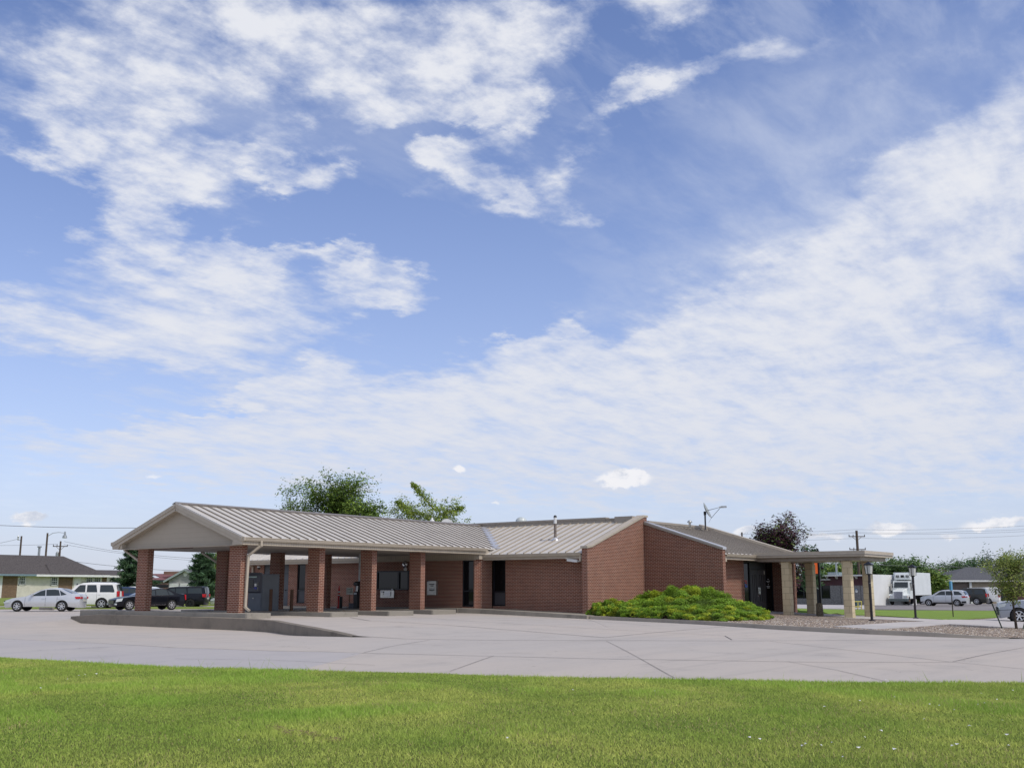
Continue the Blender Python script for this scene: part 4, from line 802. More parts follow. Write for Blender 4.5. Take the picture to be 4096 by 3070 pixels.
# satellite dish
p = atd(2600+612*.36184, 2097, 58.5); px_, py_ = p.x, p.y
SDh = thing('satellite_dish', 'grey satellite dish on a short mast above the right wing roof', 'satellite dish', (px_, py_, 4.3))
b = MB(); b.tube((px_,py_,4.3),(px_,py_,5.15),.045,n=10); build('mast', b, mat('dark_mast', (.05,.05,.055), .5), SDh)
r_, f_ = Vector((R2.x,R2.y,0)), Vector((F2.x,F2.y,0)); ax = (r_*.86+Vector((0,0,.42))-f_*.30).normalized(); c0 = Vector((px_,py_,5.33))+r_*.1
b = MB(); b.lathe(c0-ax*.06, [(.0,.0),(.17,.013),(.33,.05),(.45,.10),(.46,.11),(.43,.10),(.31,.065),(.15,.026),(.0,.013)], 28, ax); build('reflector', b, mat('dish_grey', (.33,.36,.36), .5, .08, 5), SDh, smooth=True)
b = MB(); b.bar(c0-ax*.12, Vector((px_,py_,5.1)), .12, .12); build('bracket', b, BLACKP, SDh)
lnb = c0+ax*.50+r_*.33+Vector((0,0,-.02)); low = c0-Vector((0,0,.45))+r_*.14+ax*.1
b = MB(); b.tube(low, lnb, .013, n=6); b.tube(c0+f_*.25, lnb, .010, n=6); b.tube(c0-f_*.25, lnb, .010, n=6); build('feed_arm', b, BLACKP, SDh)
b = MB(); b.bar(lnb, lnb+r_*.30+Vector((0,0,.01)), .10, .10); b.tube(lnb-r_*.1, lnb, .035, n=8); build('feed_unit', b, GALV, SDh)
b = MB(); b.tube(low, low+Vector((0,0,-.25))-r_*.15, .006, n=5); build('cable', b, BLACK, SDh)
# ------------------------------------------------------------------ foliage tools
def leafcloud(C, N, size, cols, stretch=1.0, rng=RNG):
    """one small leaf (two triangles) at every centre; normals N give a preferred facing"""
    n = len(C); nr = N + rng.normal(0, .75, (n, 3)); nr /= np.linalg.norm(nr, axis=1)[:, None]+1e-9
    a = rng.normal(0, 1, (n, 3)); a -= (a*nr).sum(1)[:, None]*nr; a /= np.linalg.norm(a, axis=1)[:, None]+1e-9; b = np.cross(nr, a)
    s = (size*rng.uniform(.6, 1.35, n))[:, None]; V = np.stack([C-a*s*stretch*.5, C+b*s*.28, C+a*s*stretch*.5, C-b*s*.28], 1).reshape(-1, 3)
    F = np.arange(n*4).reshape(n, 4); k = rng.integers(0, len(cols), n); T = np.array(cols)[k]*rng.uniform(.75, 1.2, (n, 1)); return V, F, T
def growtree(root, base, H, R, trunk_r, nleaf, lsize, cols, first=.25, nb=16, up=.55, crown=None, skew=(0,0), barkm=None, extra=(), seed=1, twig=.35, crownname='crown', stretch=1.6, clump=.28, bare=0.0, sub=5):
    """tapered trunk, limbs and twigs; the leaves hang in clumps round the twigs"""
    rnd = random.Random(seed); rng = np.random.default_rng(seed); b = MB(); base = Vector(base); tips = []
    crown = crown or (lambda t: math.sin(pi*min(1, max(0.05, t))**.75)); top = base+Vector((skew[0], skew[1], H*.93)); mid = base.lerp(top, .5)+Vector((rnd.uniform(-.1,.1)*H*.3, rnd.uniform(-.1,.1)*H*.3, 0))
    def pt(t): return base.lerp(mid, t*2) if t < .5 else mid.lerp(top, t*2-1)
    K = 7
    for k in range(K): b.tube(pt(k/K), pt((k+1)/K), trunk_r*(1-.82*k/K), trunk_r*(1-.82*(k+1)/K), 8, False)
    for i in range(nb):
        t = first+(1-first)*(i+rnd.random()*.6)/nb*.97; p = pt(t); ang = i*2.4+rnd.uniform(-.4,.4); tt = (t-first)/(1-first)
        L = R*crown(tt)*rnd.uniform(.7, 1.12)+.03*H; d = Vector((cos(ang), sin(ang), up*rnd.uniform(.5,1.5)+tt*.5)).normalized(); q = p; r0 = trunk_r*(1-.82*t)*.5
        n = 4; pts = [p]
        for j in range(n):
            d = (d+Vector((rnd.uniform(-.25,.25), rnd.uniform(-.25,.25), rnd.uniform(-.1,.22)))).normalized(); q2 = q+d*L/n
            b.tube(q, q2, r0*(1-j/n*.75), r0*(1-(j+1)/n*.75), 5, False); q = q2; pts.append(q)
        for j in range(1, n+1):
            for m_ in range(sub):
                e = Vector((rnd.gauss(0,1), rnd.gauss(0,1), rnd.gauss(0,.8)+.25)).normalized()*L*twig*rnd.uniform(.4,1.1); f = pts[j]+e
                b.tube(pts[j], f, r0*.28, r0*.08, 3, False); tips.append((pts[j].lerp(f, .5), f))
    if bare: tips = [t for t in tips if rnd.random() > bare]
    ti = rng.integers(0, len(tips), nleaf); A0 = np.array([t[0] for t in tips])[ti]; A1 = np.array([t[1] for t in tips])[ti]; u_ = rng.uniform(0, 1.15, (nleaf, 1))
    jit = rng.normal(0, 1, (nleaf, 3)); C = A0+(A1-A0)*u_+jit*R*clump*.33
    cen = np.array(base)+np.array([skew[0]*.5, skew[1]*.5, H*.6]); N = (C-cen); N /= np.linalg.norm(N, axis=1)[:, None]+1e-6; N = N+np.array([0,0,.5])
    V, F, T = leafcloud(C, N, lsize, cols, stretch, rng); cl = np.array([random.Random(int(k)+seed*7).uniform(.72, 1.25) for k in range(len(tips))])[ti]; T = T*cl[:, None]
    zs_ = np.sort(V[:, 2])[int(len(V)*.992)]; kz = H/(zs_-base.z); V[:, 2] = base.z+(V[:, 2]-base.z)*kz; b.v = [(p_[0], p_[1], base.z+(p_[2]-base.z)*kz) for p_ in b.v]; 
    for p_, q_ in extra:
        b.tube(p_, q_, .05, .012, 5, False); k_ = 850; uu = rng.uniform(0, 1.03, (k_, 1)); c_ = np.array(p_)+(np.array(q_)-np.array(p_))*uu+rng.normal(0, 1, (k_, 3))*(.30-.2*uu)
        v2, f2_, t2_ = leafcloud(c_, rng.normal(0, 1, (k_, 3))+np.array([0,0,.8]), lsize, cols, stretch, rng); F = np.concatenate([F, f2_+len(V)]); V = np.concatenate([V, v2]); T = np.concatenate([T, t2_])
    build('trunk', b, barkm or BARK, root, recalc=False)
    return tris(crownname, V, F, LEAF, root, T, chain_loc(root))
G1 = [(.13,.21,.035),(.17,.26,.045),(.10,.18,.03),(.21,.29,.05)]
G2 = [(.22,.31,.045),(.28,.36,.05),(.17,.26,.04),(.34,.40,.07)]
GD = [(.065,.125,.06),(.085,.155,.07),(.05,.095,.05)]
PU = [(.075,.03,.045),(.10,.038,.05),(.055,.025,.04),(.08,.032,.048),(.17,.24,.06)]
def tree(name, label, cat, px, D, zbase, ztop, R, trunk_r, nleaf, lsize, cols, group=None, **k):
    p = atd(px, 2353, D); r = thing(name, label, cat, (p.x, p.y, zbase), group); growtree(r, (p.x, p.y, zbase), ztop-zbase, R, trunk_r, nleaf, lsize, cols, **k); return r
ztop = lambda py, px, D: atd(px, py, D).z
egg = lambda t: max(.12, (1-((t-.32)/.75)**2))**.5 if abs(t-.32) < .74 else .15
tree('broadleaf_tree', 'big dense green tree rising behind the canopy roof', 'tree', 1330, 84, -.4, ztop(1915, 1330, 84), 4.4, .26, 30000, .17, G1, crown=egg, nb=36, seed=3, first=.30, twig=.3, clump=.24, sub=6, up=.75)
tree('broadleaf_tree', 'thin half-bare tree with dead twigs left of the big green tree', 'tree', 1150, 84, -.4, ztop(1945, 1165, 84), 2.2, .14, 1900, .15, G1, crown=lambda t: .8, nb=26, seed=9, first=.4, twig=.55, clump=.2, up=1.5, bare=.55, sub=4)
tree('broadleaf_tree', 'smaller green tree at the right shoulder of the big green tree', 'tree', 1470, 83, -.4, ztop(2015, 1475, 83), 2.1, .16, 8000, .17, G1, crown=egg, nb=22, seed=5, first=.3, twig=.35, clump=.25, up=.9)
tree('locust_tree', 'feathery yellow-green tree with long arching branches behind the roof vents', 'tree', 1705, 80, -.4, ztop(2000, 1700, 80), 3.6, .16, 15000, .13, G2, extra=[(atd(1735,2035,80), atd(1650,1936,80)), (atd(1660,2060,79), atd(1590,2010,79)), (atd(1760,2060,80), atd(1850,2030,80))], crown=lambda t: .75+.35*math.sin(pi*t), nb=26, seed=12, first=.45, twig=.42, clump=.13, up=1.0, sub=5)
tree('plum_tree', 'purple-leaved plum tree behind the stone columned entrance', 'tree', 3122, 66, -.35, ztop(2080, 3090, 66), 2.4, .12, 27000, .13, PU, crown=lambda t: .62+.42*math.sin(pi*t), nb=30, seed=8, first=.2, twig=.42, clump=.2, up=1.1, sub=5)
tree('broadleaf_tree', 'blue-green tree top just right of the purple plum tree', 'tree', 3238, 125, -.5, ztop(2190, 3238, 125), 2.0, .2, 4000, .3, [(.06,.12,.05),(.08,.15,.06)], crown=egg, nb=16, seed=21)
# young staked tree
YG = [(.22,.29,.055),(.28,.33,.075),(.15,.23,.045),(.34,.37,.12)]
yt = tree('young_tree', 'young green tree with a thin trunk tied to green stakes at the right edge', 'tree', 4052, 43, -.44, ztop(2203, 4020, 43), 1.45, .055, 7000, .07, YG, crown=lambda t: .95*math.sin(pi*min(1,(t*.85+.12)))+.1, nb=26, seed=14, first=.42, twig=.42, clump=.18, up=.5, sub=5)
yb = yt.location
for (a, b_, lab) in (((4011.5,2511.5,43.2),(3968,2412,43.2),'leaning green metal stake left of the young tree'),((4087,2518,42.6),(4103,2475,42.9),'green metal stake right of the young tree, cut by the frame')):
    p0, p1 = atd(*a), atd(*b_); p0.z -= .1
    if 'right' in lab: p1 = p0+(p1-p0).normalized()*1.2
    b = MB(); b.bar(p0, p1, .04, .025); b.bar(p0, p1, .012, .05); single('tree_stake', b, mat('green_stake', (.03,.06,.045), .6, .1, 6), lab, 'stake')
b = MB(); p = Vector((yb.x, yb.y, .33)); st = atd(3978, 2440, 43.2); b.tube(p, st, .008, n=5); b.lathe((p.x,p.y,p.z-.04), [(.07,0),(.075,.04),(.07,.08)], 10); b.tube(p, atd(4102, 2462, 42.8), .008, n=5); single('tree_tie', b, BLACK, 'black strap tying the young tree to its stakes', 'strap')
# pines
def pine(label, px, D, zb_, zt, R, seed, nleaf=15000):
    p = atd(px, 2353, D); r = thing('pine_tree', label, 'tree', (p.x, p.y, zb_)); rnd = random.Random(seed); rng = np.random.default_rng(seed); b = MB(); H = zt-zb_
    for k in range(8): b.tube((p.x, p.y, zb_+H*k/8), (p.x, p.y, zb_+H*(k+1)/8), .2*(1-k/8.2), .2*(1-(k+1)/8.2), 8, False)
    C = []
    lv = 10
    for i in range(lv):
        t = .1+.88*i/lv; nbr = 5 if i < lv-3 else 4
        for j in range(nbr):
            an = j*2*pi/nbr+i*1.1+rnd.uniform(-.35,.35); L = R*(1.05-t)**.75*rnd.uniform(.72,1.15); q = Vector((p.x,p.y,zb_+H*t)); d = Vector((cos(an), sin(an), rnd.uniform(-.12,.22)))
            e = q+d*L; b.tube(q, e, .05*(1-t)+.01, .008, 4, False)
            for m_ in range(11):
                f = rnd.uniform(.25, 1.03); c = q.lerp(e, f)+Vector((rnd.gauss(0,.11), rnd.gauss(0,.11), rnd.gauss(0,.05)))*R*.55; C.append((c, d))
    build('trunk', b, BARK, r, recalc=False); n = nleaf; ti = rng.integers(0, len(C), n); A0 = np.array([c[0] for c in C])[ti]+rng.normal(0, 1, (n, 3))*np.array([.17,.17,.06])
    V, F, T = leafcloud(A0, rng.normal(0,1,(n,3))*.5+np.array([0,0,.6]), .17, GD, 3.0, rng); cl = np.array([rnd.uniform(.65, 1.4) for _ in C])[ti]; tris('crown', V, F, LEAF, r, T*cl[:, None], chain_loc(r))
pine('dark green pine tree left of the outermost brick pier, behind the white vehicle', 527, 108, -.3, 5.6, 2.5, 4, 14000)
pine('dark green pine tree seen through the canopy beside the grey gabled house', 812, 100, -.3, ztop(2206, 812, 100)+.2, 1.9, 6, 10000)
tree('broadleaf_tree', 'light green treetop beside the pier, right of the second pine', 'tree', 868, 112, -.3, ztop(2200, 868, 112), 1.8, .15, 2500, .22, G2, seed=31, crown=egg, nb=14)
# juniper mass in front of the corner
JUN = thing('juniper_bush', 'wide sprawling bright green juniper bush against the tall brick corner', 'bush', (44.0, 24, -.1))
rng = np.random.default_rng(5); lumps = []
for px, pyt, D, rx in [(2404,2404,49.4,.7),(2450,2393,49.4,.9),(2520,2412,48.0,1.0),(2590,2425,46.8,1.1),(2660,2420,46.0,1.2),(2730,2418,45.1,1.2),(2800,2425,44.3,1.2),(2870,2440,43.6,1.0),(2485,2407,49.4,1.0),(2570,2394,48.8,1.35),(2650,2388,48.1,1.5),(2740,2380,47.3,1.6),(2820,2382,46.6,1.6),(2900,2402,46.2,1.4),(2955,2425,45.3,1.2),(2595,2374,50.7,1.25),(2650,2358,50.4,1.5),(2725,2338,50.0,1.7),(2790,2344,49.8,1.6),(2860,2368,49.5,1.5),(2925,2395,49.0,1.4),(2985,2420,48.0,1.1),(3018,2442,47.2,.8),(2560,2440,47.3,.7),(2700,2445,45.0,.9),(2630,2446,45.9,.9),(2770,2447,44.0,.9)]:
    t_ = atd(px, pyt, D); h = max(.25, t_.z-zs(t_.x, t_.y)); lumps.append((t_.x, t_.y, zs(t_.x, t_.y), rx, h))
Cc, Nn, Tt = [], [], []
for li, (x, y, z, rx, h) in enumerate(lumps):
    n = int(10500*rx*(rx+h)/2); dirs = rng.normal(0, 1, (n, 3)); dirs[:, 2] = np.abs(dirs[:, 2]); dirs /= np.linalg.norm(dirs, axis=1)[:, None]
    # finger-like sprays: bumps on the lobe from a few random directions
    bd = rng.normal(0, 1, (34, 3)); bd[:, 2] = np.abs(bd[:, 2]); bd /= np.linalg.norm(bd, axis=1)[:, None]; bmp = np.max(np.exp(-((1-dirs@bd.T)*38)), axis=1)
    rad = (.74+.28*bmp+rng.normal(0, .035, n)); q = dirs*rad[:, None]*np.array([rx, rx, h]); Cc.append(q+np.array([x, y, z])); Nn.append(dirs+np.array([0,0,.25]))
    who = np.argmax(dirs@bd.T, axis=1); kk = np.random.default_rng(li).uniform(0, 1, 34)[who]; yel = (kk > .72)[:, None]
    c = np.where(yel, np.array([.36,.44,.03]), np.array([.19,.32,.025]))*(.42+.72*bmp[:, None])*rng.uniform(.7, 1.25, (n, 1)); Tt.append(c)  # tint falls off in the gaps between sprays, painting in their shade
C = np.concatenate(Cc); N = np.concatenate(Nn); T = np.concatenate(Tt); keep = np.ones(len(C), bool)
for (x, y, z, rx, h) in lumps: keep &= (((C-np.array([x,y,z]))/np.array([rx,rx,h]))**2).sum(1) > .50
SS = C[:, 0]*R2.x+C[:, 1]*R2.y; DD = C[:, 0]*F2.x+C[:, 1]*F2.y; keep &= DD > np.interp(SS, CS, CD)-.16+.10*np.sin(SS*5.3)+.06*np.sin(SS*13.1)
C, N, T = C[keep], N[keep], T[keep]
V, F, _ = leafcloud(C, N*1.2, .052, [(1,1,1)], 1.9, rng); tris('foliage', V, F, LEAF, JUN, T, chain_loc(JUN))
b = MB()
for (x, y, z, rx, h) in lumps:
    for k in range(5):
        a = random.uniform(0, 2*pi); b.tube((x, y, z-.1), (x+cos(a)*rx*.6, y+sin(a)*rx*.6, z+h*.5), .03, .008, 5, False)
build('stem', b, BARK, JUN, recalc=False)
# gravel stones with relief
rng = np.random.default_rng(2); n = 15000; s = rng.uniform(CS[0]+5, 34, n); dd = np.array([dcurb(v) for v in s])+.25+rng.random(n)**1.3*13
X = dd*F2.x+s*R2.x; Y = dd*F2.y+s*R2.y
ok = ~((X > 50.8) & (X < 55.2) & (Y > 17)) & (Y < 23) ; 
import itertools
def inpoly(X, Y, poly):
    c = np.zeros(len(X), bool); k = len(poly)
    for i in range(k):
        x1, y1 = poly[i]; x2, y2 = poly[(i+1) % k]; c ^= ((y1 > Y) != (y2 > Y)) & (X < (x2-x1)*(Y-y1)/(y2-y1+1e-12)+x1)
    return c
ok &= ~inpoly(X, Y, [pxy(a, b_, zs, 45) for a, b_ in CR]) & ~inpoly(X, Y, LP) & ~inpoly(X, Y, [(50.9,24.0),(55.0,24.0),(55.05,17.6),(54.4,12.4),(52.6,9.0),(48.4,9.6),(50.1,14.5),(50.9,18)])
X, Y = X[ok], Y[ok]; n = len(X); Z = np.array([zs(a, b_) for a, b_ in zip(X, Y)])
o8 = np.array([(1,0,0),(0,1,0),(-1,0,0),(0,-1,0),(0,0,1),(0,0,-1)], float); f8 = np.array([(0,1,4),(1,2,4),(2,3,4),(3,0,4)])
sz = rng.uniform(.015, .042, (n, 1, 3))*np.array([1,1,.6]); an = rng.uniform(0, 2*pi, n); R_ = np.stack([np.stack([np.cos(an), -np.sin(an), 0*an], 1), np.stack([np.sin(an), np.cos(an), 0*an], 1), np.stack([0*an, 0*an, 1+0*an], 1)], 1)
V = np.einsum('nij,nkj->nki', R_, o8[None]*sz)+np.stack([X, Y, Z+.008], 1)[:, None]; F = (f8[None]+6*np.arange(n)[:, None, None]).reshape(-1, 3)
pc = np.array([(.25,.19,.13),(.34,.28,.21),(.42,.37,.31),(.19,.14,.11),(.29,.23,.18),(.50,.46,.41),(.12,.095,.08)])[rng.integers(0, 7, n)]*rng.uniform(.8, 1.2, (n, 1))
tag(tris('loose_gravel', V.reshape(-1, 3), F, PEBBLE, None, np.repeat(pc, 4, 0)), 'brown and grey river stones strewn over the bed by the kerb', 'gravel', kind='stuff')
# ------------------------------------------------------------------ foreground lawn
EDGE = [(-60,2600),(0,2628),(316,2646),(696,2667),(1100,2676),(1400,2684),(1716,2690),(2096,2705),(2500,2711),(2800,2716),(3331,2728),(4096,2729),(4200,2729)]
ES = []; 
for a, b_ in EDGE: q = on(a, b_+6, zl, 20); ES.append(tosd(q.x, q.y))
ES = np.array(ES); edge = lambda s: np.interp(s, ES[:, 0], ES[:, 1], left=ES[0,1], right=ES[-1,1])
strip('lawn', list(np.arange(-24, 24.1, .8)), [0, .2, .4, .6, .75, .9, 1], lambda s: 3.0, lambda s: float(edge(s)), lambda x, y, s, d: zL(x, y, s, d)+.02, GRASSM)
rng = np.random.default_rng(3); n = 680000
d = 8.3+(rng.random(n)**.8)*16; s = (rng.random(n)-.5)*2*(d*.53+1.2); keep = d < edge(s)+rng.normal(0, .025, n); d, s = d[keep], s[keep]; n = len(d)
X = d*F2.x+s*R2.x; Y = d*F2.y+s*R2.y
# height sampled from a coarse grid
gs = np.linspace(-24, 24, 25); gd = np.linspace(3, 26, 24); ZG = np.array([[zL(*sd(a, b_), a, b_) for b_ in gd] for a in gs])
fi = (s+24)/2; fj = (d-3); i0 = np.clip(fi.astype(int), 0, 23); j0 = np.clip(fj.astype(int), 0, 22); fi -= i0; fj -= j0
Z = ZG[i0, j0]*(1-fi)*(1-fj)+ZG[i0+1, j0]*fi*(1-fj)+ZG[i0, j0+1]*(1-fi)*fj+ZG[i0+1, j0+1]*fi*fj+.02
def vnoise(x, y, sc, seed):
    r = np.random.default_rng(seed).random((64, 64)); u_ = (x/sc) % 63; v_ = (y/sc) % 63; i = u_.astype(int); j = v_.astype(int); a = u_-i; b_ = v_-j; a = a*a*(3-2*a); b_ = b_*b_*(3-2*b_)
    return r[i, j]*(1-a)*(1-b_)+r[i+1, j]*a*(1-b_)+r[i, j+1]*(1-a)*b_+r[i+1, j+1]*a*b_
rx_ = s*.87+d*.5+80; ry_ = -s*.5+d*.87+60; big = vnoise(rx_, ry_, 2.1, 1)*.5+vnoise(rx_, ry_, .8, 2)*.32+vnoise(s+80, d, .3, 5)*.18; med = vnoise(rx_, ry_, .42, 3); fin = vnoise(s+80, d, .12, 4)
toe = np.clip(1-(edge(s)-d)/1.3, 0, 1); lush = np.clip((vnoise(rx_, ry_, 1.3, 9)-.5)*3.2, 0, 1)*np.clip((d-10.5)/3, 0, 1); lush = np.maximum(lush, toe*np.clip(vnoise(s+80, d*0, 1.6, 12)*1.8, .35, 1))
h = (.012+.016*big+.012*fin)*(1+lush*.9)*rng.uniform(.6, 1.35, n); tall = rng.random(n) < .0009+.016*toe*(vnoise(s+80, d, .5, 20) > .62); h = np.where(tall, h*rng.uniform(2.2, 5.5, n), h)
wd = np.where(tall, .0035, .0048)*(1+.02*(d-9))*rng.uniform(.7, 1.3, n)
an = rng.uniform(0, 2*pi, n); lean = rng.normal(0, .9, n)*h; la = rng.uniform(0, 2*pi, n)
bx, by = np.cos(an)*wd, np.sin(an)*wd; V = np.stack([np.stack([X-bx, Y-by, Z-.005], 1), np.stack([X+bx, Y+by, Z-.005], 1), np.stack([X+np.cos(la)*lean, Y+np.sin(la)*lean, Z+h], 1)], 1).reshape(-1, 3)
t1 = np.clip((big-.5)*3.0+.5, 0, 1)[:, None]; t2 = np.clip((med-.45)*2.6, 0, 1)[:, None]; L3 = lush[:, None]
colr = np.array([.38,.49,.10])*(1-t1)+np.array([.56,.61,.15])*t1; colr = colr*(1-.28*t2)+np.array([.24,.36,.07])*.28*t2; colr = colr*(1-.75*L3)+np.array([.35,.53,.085])*.75*L3
pt2 = np.clip((vnoise(rx_+7, ry_, 1.0, 31)-.5)*3.2, 0, 1)[:, None]; colr = colr*(1-.32*pt2)+np.array([.22,.34,.06])*.32*pt2
dry = (rng.random(n) < .03+.12*np.clip((vnoise(rx_, ry_+5, 1.1, 15)-.55)*3, 0, 1))[:, None]; colr = np.where(dry, np.array([.50,.42,.20]), colr)*rng.uniform(.82, 1.18, (n, 1))
tag(tris('lawn_grass', V, np.arange(n*3).reshape(n, 3), BLADE, None, colr), 'patchy green and yellow grass of the foreground lawn', 'grass', kind='stuff')
# fallen petals and thatch clods
b = MB()
PET = [(3525,2945),(3300,2845),(3440,2820),(3600,2835),(3720,2835),(3760,2840),(3915,2836),(3580,2805),(3830,3002),(3812,3008),(3330,2995),(3435,3016),(3580,3022),(3040,3080-100),(2998,2973),(3225,3000),(3285,3006),(3210,3008),(3373,3055),(4010,2902),(4035,3007),(3700,2897),(3880,2925),(4030,2962),(2620,2780),(2290,2775),(715,2698),(385,2708),(315,2715),(338,2712),(160,2767),(268,2730),(480,2690),(355,2655),(3485,2728),(3545,2733),(3555,2740),(4052,2777),(3925,2790),(3990,2815),(3460,2973),(3820,2858),(3940,2830),(2030,2975),(955,2985)]
for a, c in PET:
    p = on(a, c, zl, 14); p.z += .06; a_ = random.uniform(0, 6); r_ = random.uniform(.012, .024)
    b.add([p+Vector((cos(a_)*r_, sin(a_)*r_, .012)), p+Vector((-sin(a_)*r_, cos(a_)*r_, -.002)), p-Vector((cos(a_)*r_, sin(a_)*r_, -.01)), p+Vector((sin(a_)*r_, -cos(a_)*r_, 0))], [(0,1,2,3)])
tag(build('fallen_petals', b, WHITE, recalc=False), 'scattered white petals lying in the foreground grass', 'petals', kind='stuff')
rng2 = random.Random(4); VV = []; 
for cx, cy, k in [(950,2893,30),(1075,2925,26),(1110,2930,60),(1150,2945,60),(1220,2948,60),(1265,2958,50),(1345,2975,50),(740,2862,14),(560,2808,8),(130,2783,22),(840,2765,10)]:
    for _ in range(k):
        p = on(cx+rng2.gauss(0, 16), cy+rng2.gauss(0, 3), zl, 12); p.z += .03+rng2.random()*.045; d_ = Vector((rng2.gauss(0,1), rng2.gauss(0,1), rng2.gauss(0,.5))).normalized()*.03; e_ = d_.cross(Vector((rng2.gauss(0,1), rng2.gauss(0,1), 1))).normalized()*.004; VV.append((p-d_, p+e_, p+d_))
Vn = np.array([[tuple(q) for q in t_] for t_ in VV]).reshape(-1, 3); tag(tris('thatch_clods', Vn, np.arange(len(Vn)).reshape(-1, 3), LEAF, None, np.array([(.30,.20,.13)]*(len(Vn)//3))*RNG.uniform(.6,1.3,(len(Vn)//3,1))), 'row of dry brown thatch clods in the foreground lawn', 'thatch', kind='stuff')
# ------------------------------------------------------------------ vehicles
def azdir(a): a = radians(a); return Vector((F2.x*cos(a)+R2.x*sin(a), F2.y*cos(a)+R2.y*sin(a), 0))
def paint(name, col, metal=.3, rough=.3): return mat(name, col, rough, .02, 1, metal=metal, spec=.4 if sum(col) > .5 else .2, coat=.5 if sum(col) > .5 else .3)
SIL = paint('silver_car_paint', (.58,.60,.63), .45); WHT = paint('white_car_paint', (.72,.73,.73), 0); BLK = paint('black_car_paint', (.006,.007,.012), .2); NAVY = paint('navy_car_paint', (.010,.016,.045), .4)
BLUEC = paint('dark_blue_car_paint', (.02,.04,.10), .4); BRZ = paint('dark_olive_car_paint', (.045,.045,.04), .4); SBL = paint('silver_blue_car_paint', (.33,.36,.42), .5)
TAIL = mat('red_tail_lens', (.45, .01, .015), .2, .05, 5); HEAD = mat('clear_headlamp_lens', (.55, .6, .62), .1, .05, 5); AMB = mat('amber_lens', (.7, .25, .03), .2); TRIMD = mat('dark_plastic_trim', (.02,.02,.022), .6, .05, 5)
CARGL = mat('car_window_glass', (.030,.040,.046), .05, 0, 1, spec=.42)
def make_car(name, label, cat, prof, L, Wd, belt, wb, ax0, wr, body_m, wins, shield, rear, cen, zg, az, group=None, rim='bright', cladding=False, rack=False, extra=None, tum=.30, beltline=None, tails=None, heads=None, vertical_rear=False):
    root = thing(name, label, cat, (0,0,0), group)
    # outline with wheel arches
    out = list(prof); bot = []; zb_ = .22*wr/.33+.0; R = wr*1.14
    def arch(xc): return [(xc+R*cos(a), wr+R*sin(a)) for a in np.linspace(-.35, pi+.35, 15) if wr+R*sin(a) > zb_]
    xe = out[-1][0]; bot = [(xe-.03, zb_)] + arch(ax0+wb) + arch(ax0) + [(out[0][0]+.05, zb_)]
    outline = out+bot
    bm = bmesh.new(); vs = [bm.verts.new((x-L/2, -1, z)) for x, z in outline]; f = bm.faces.new(vs); ex = bmesh.ops.extrude_face_region(bm, geom=[f]); 
    for v in ex['geom']:
        if isinstance(v, bmesh.types.BMVert): v.co.y = 1
    for x in np.arange(-L/2+.12, L/2, .24): bmesh.ops.bisect_plane(bm, geom=bm.verts[:]+bm.edges[:]+bm.faces[:], plane_co=(x,0,0), plane_no=(1,0,0))
    top = max(z for x, z in prof)
    for z in list(np.arange(zb_+.08, belt+.01, .12))+[belt+.04, (belt+top)/2, top-.09, top-.04]: bmesh.ops.bisect_plane(bm, geom=bm.verts[:]+bm.edges[:]+bm.faces[:], plane_co=(0,0,z), plane_no=(0,0,1))
    for y in (-.86,-.5,0,.5,.86): bmesh.ops.bisect_plane(bm, geom=bm.verts[:]+bm.edges[:]+bm.faces[:], plane_co=(0,y,0), plane_no=(0,1,0))
    def hw(x, z):
        u_ = abs(x)/(L/2); fx = 1-.17*u_**5-.04*u_**2
        t = z; g = np.interp(t, [zb_, zb_+.12, wr*1.6, belt-.05, belt+.03, top-.06, top], [.93, .975, 1.0, .975, .95, .95-tum*(top-.06-belt)/Wd*1.1, .95-tum*(top-belt)/Wd*1.1-.05]); return Wd/2*fx*float(g)
    for v in bm.verts:
        s_ = v.co.y; v.co.y = s_*hw(v.co.x, v.co.z)
        if abs(v.co.x) > L/2-.5: v.co.x -= math.copysign(.10*abs(s_)**3, v.co.x)
        if abs(s_) < .99 and v.co.z > belt-.3: v.co.z += .025*(1-s_*s_)
    bmesh.ops.recalc_face_normals(bm, faces=bm.faces); me = bpy.data.meshes.new('body'); bm.to_mesh(me); bm.free(); link('body', me, body_m, root, ang=38)
    def side(poly, off, nm, m_, both=True, par=None):
        xs = [p[0] for p in poly]; x0, x1 = min(xs), max(xs); cuts = sorted(set(list(np.linspace(x0+1e-4, x1-1e-4, max(2, int((x1-x0)/.10)+1)))+[x for x in xs if x0 < x < x1])); n_ = len(poly); cols_ = []
        for x in cuts:
            zz_ = []
            for i in range(n_):
                (xa, za), (xb, zb2) = poly[i], poly[(i+1) % n_]
                if (xa-x)*(xb-x) <= 0 and abs(xb-xa) > 1e-9: zz_.append(za+(zb2-za)*(x-xa)/(xb-xa))
            cols_.append((x, min(zz_), max(zz_)))
        for s_ in ((-1, 1) if both else (-1,)):
            g = MB(); R_ = 5; V_ = [(x-L/2, s_*(hw(x-L/2, a+(b_-a)*k/R_)+off), a+(b_-a)*k/R_) for x, a, b_ in cols_ for k in range(R_+1)]
            g.add(V_, [(c*(R_+1)+k, (c+1)*(R_+1)+k, (c+1)*(R_+1)+k+1, c*(R_+1)+k+1) for c in range(len(cols_)-1) for k in range(R_)]); build(nm, g, m_, par or root, recalc=False, smooth=True)
    for wpoly in wins: side(wpoly, .008, 'side_window', CARGL)
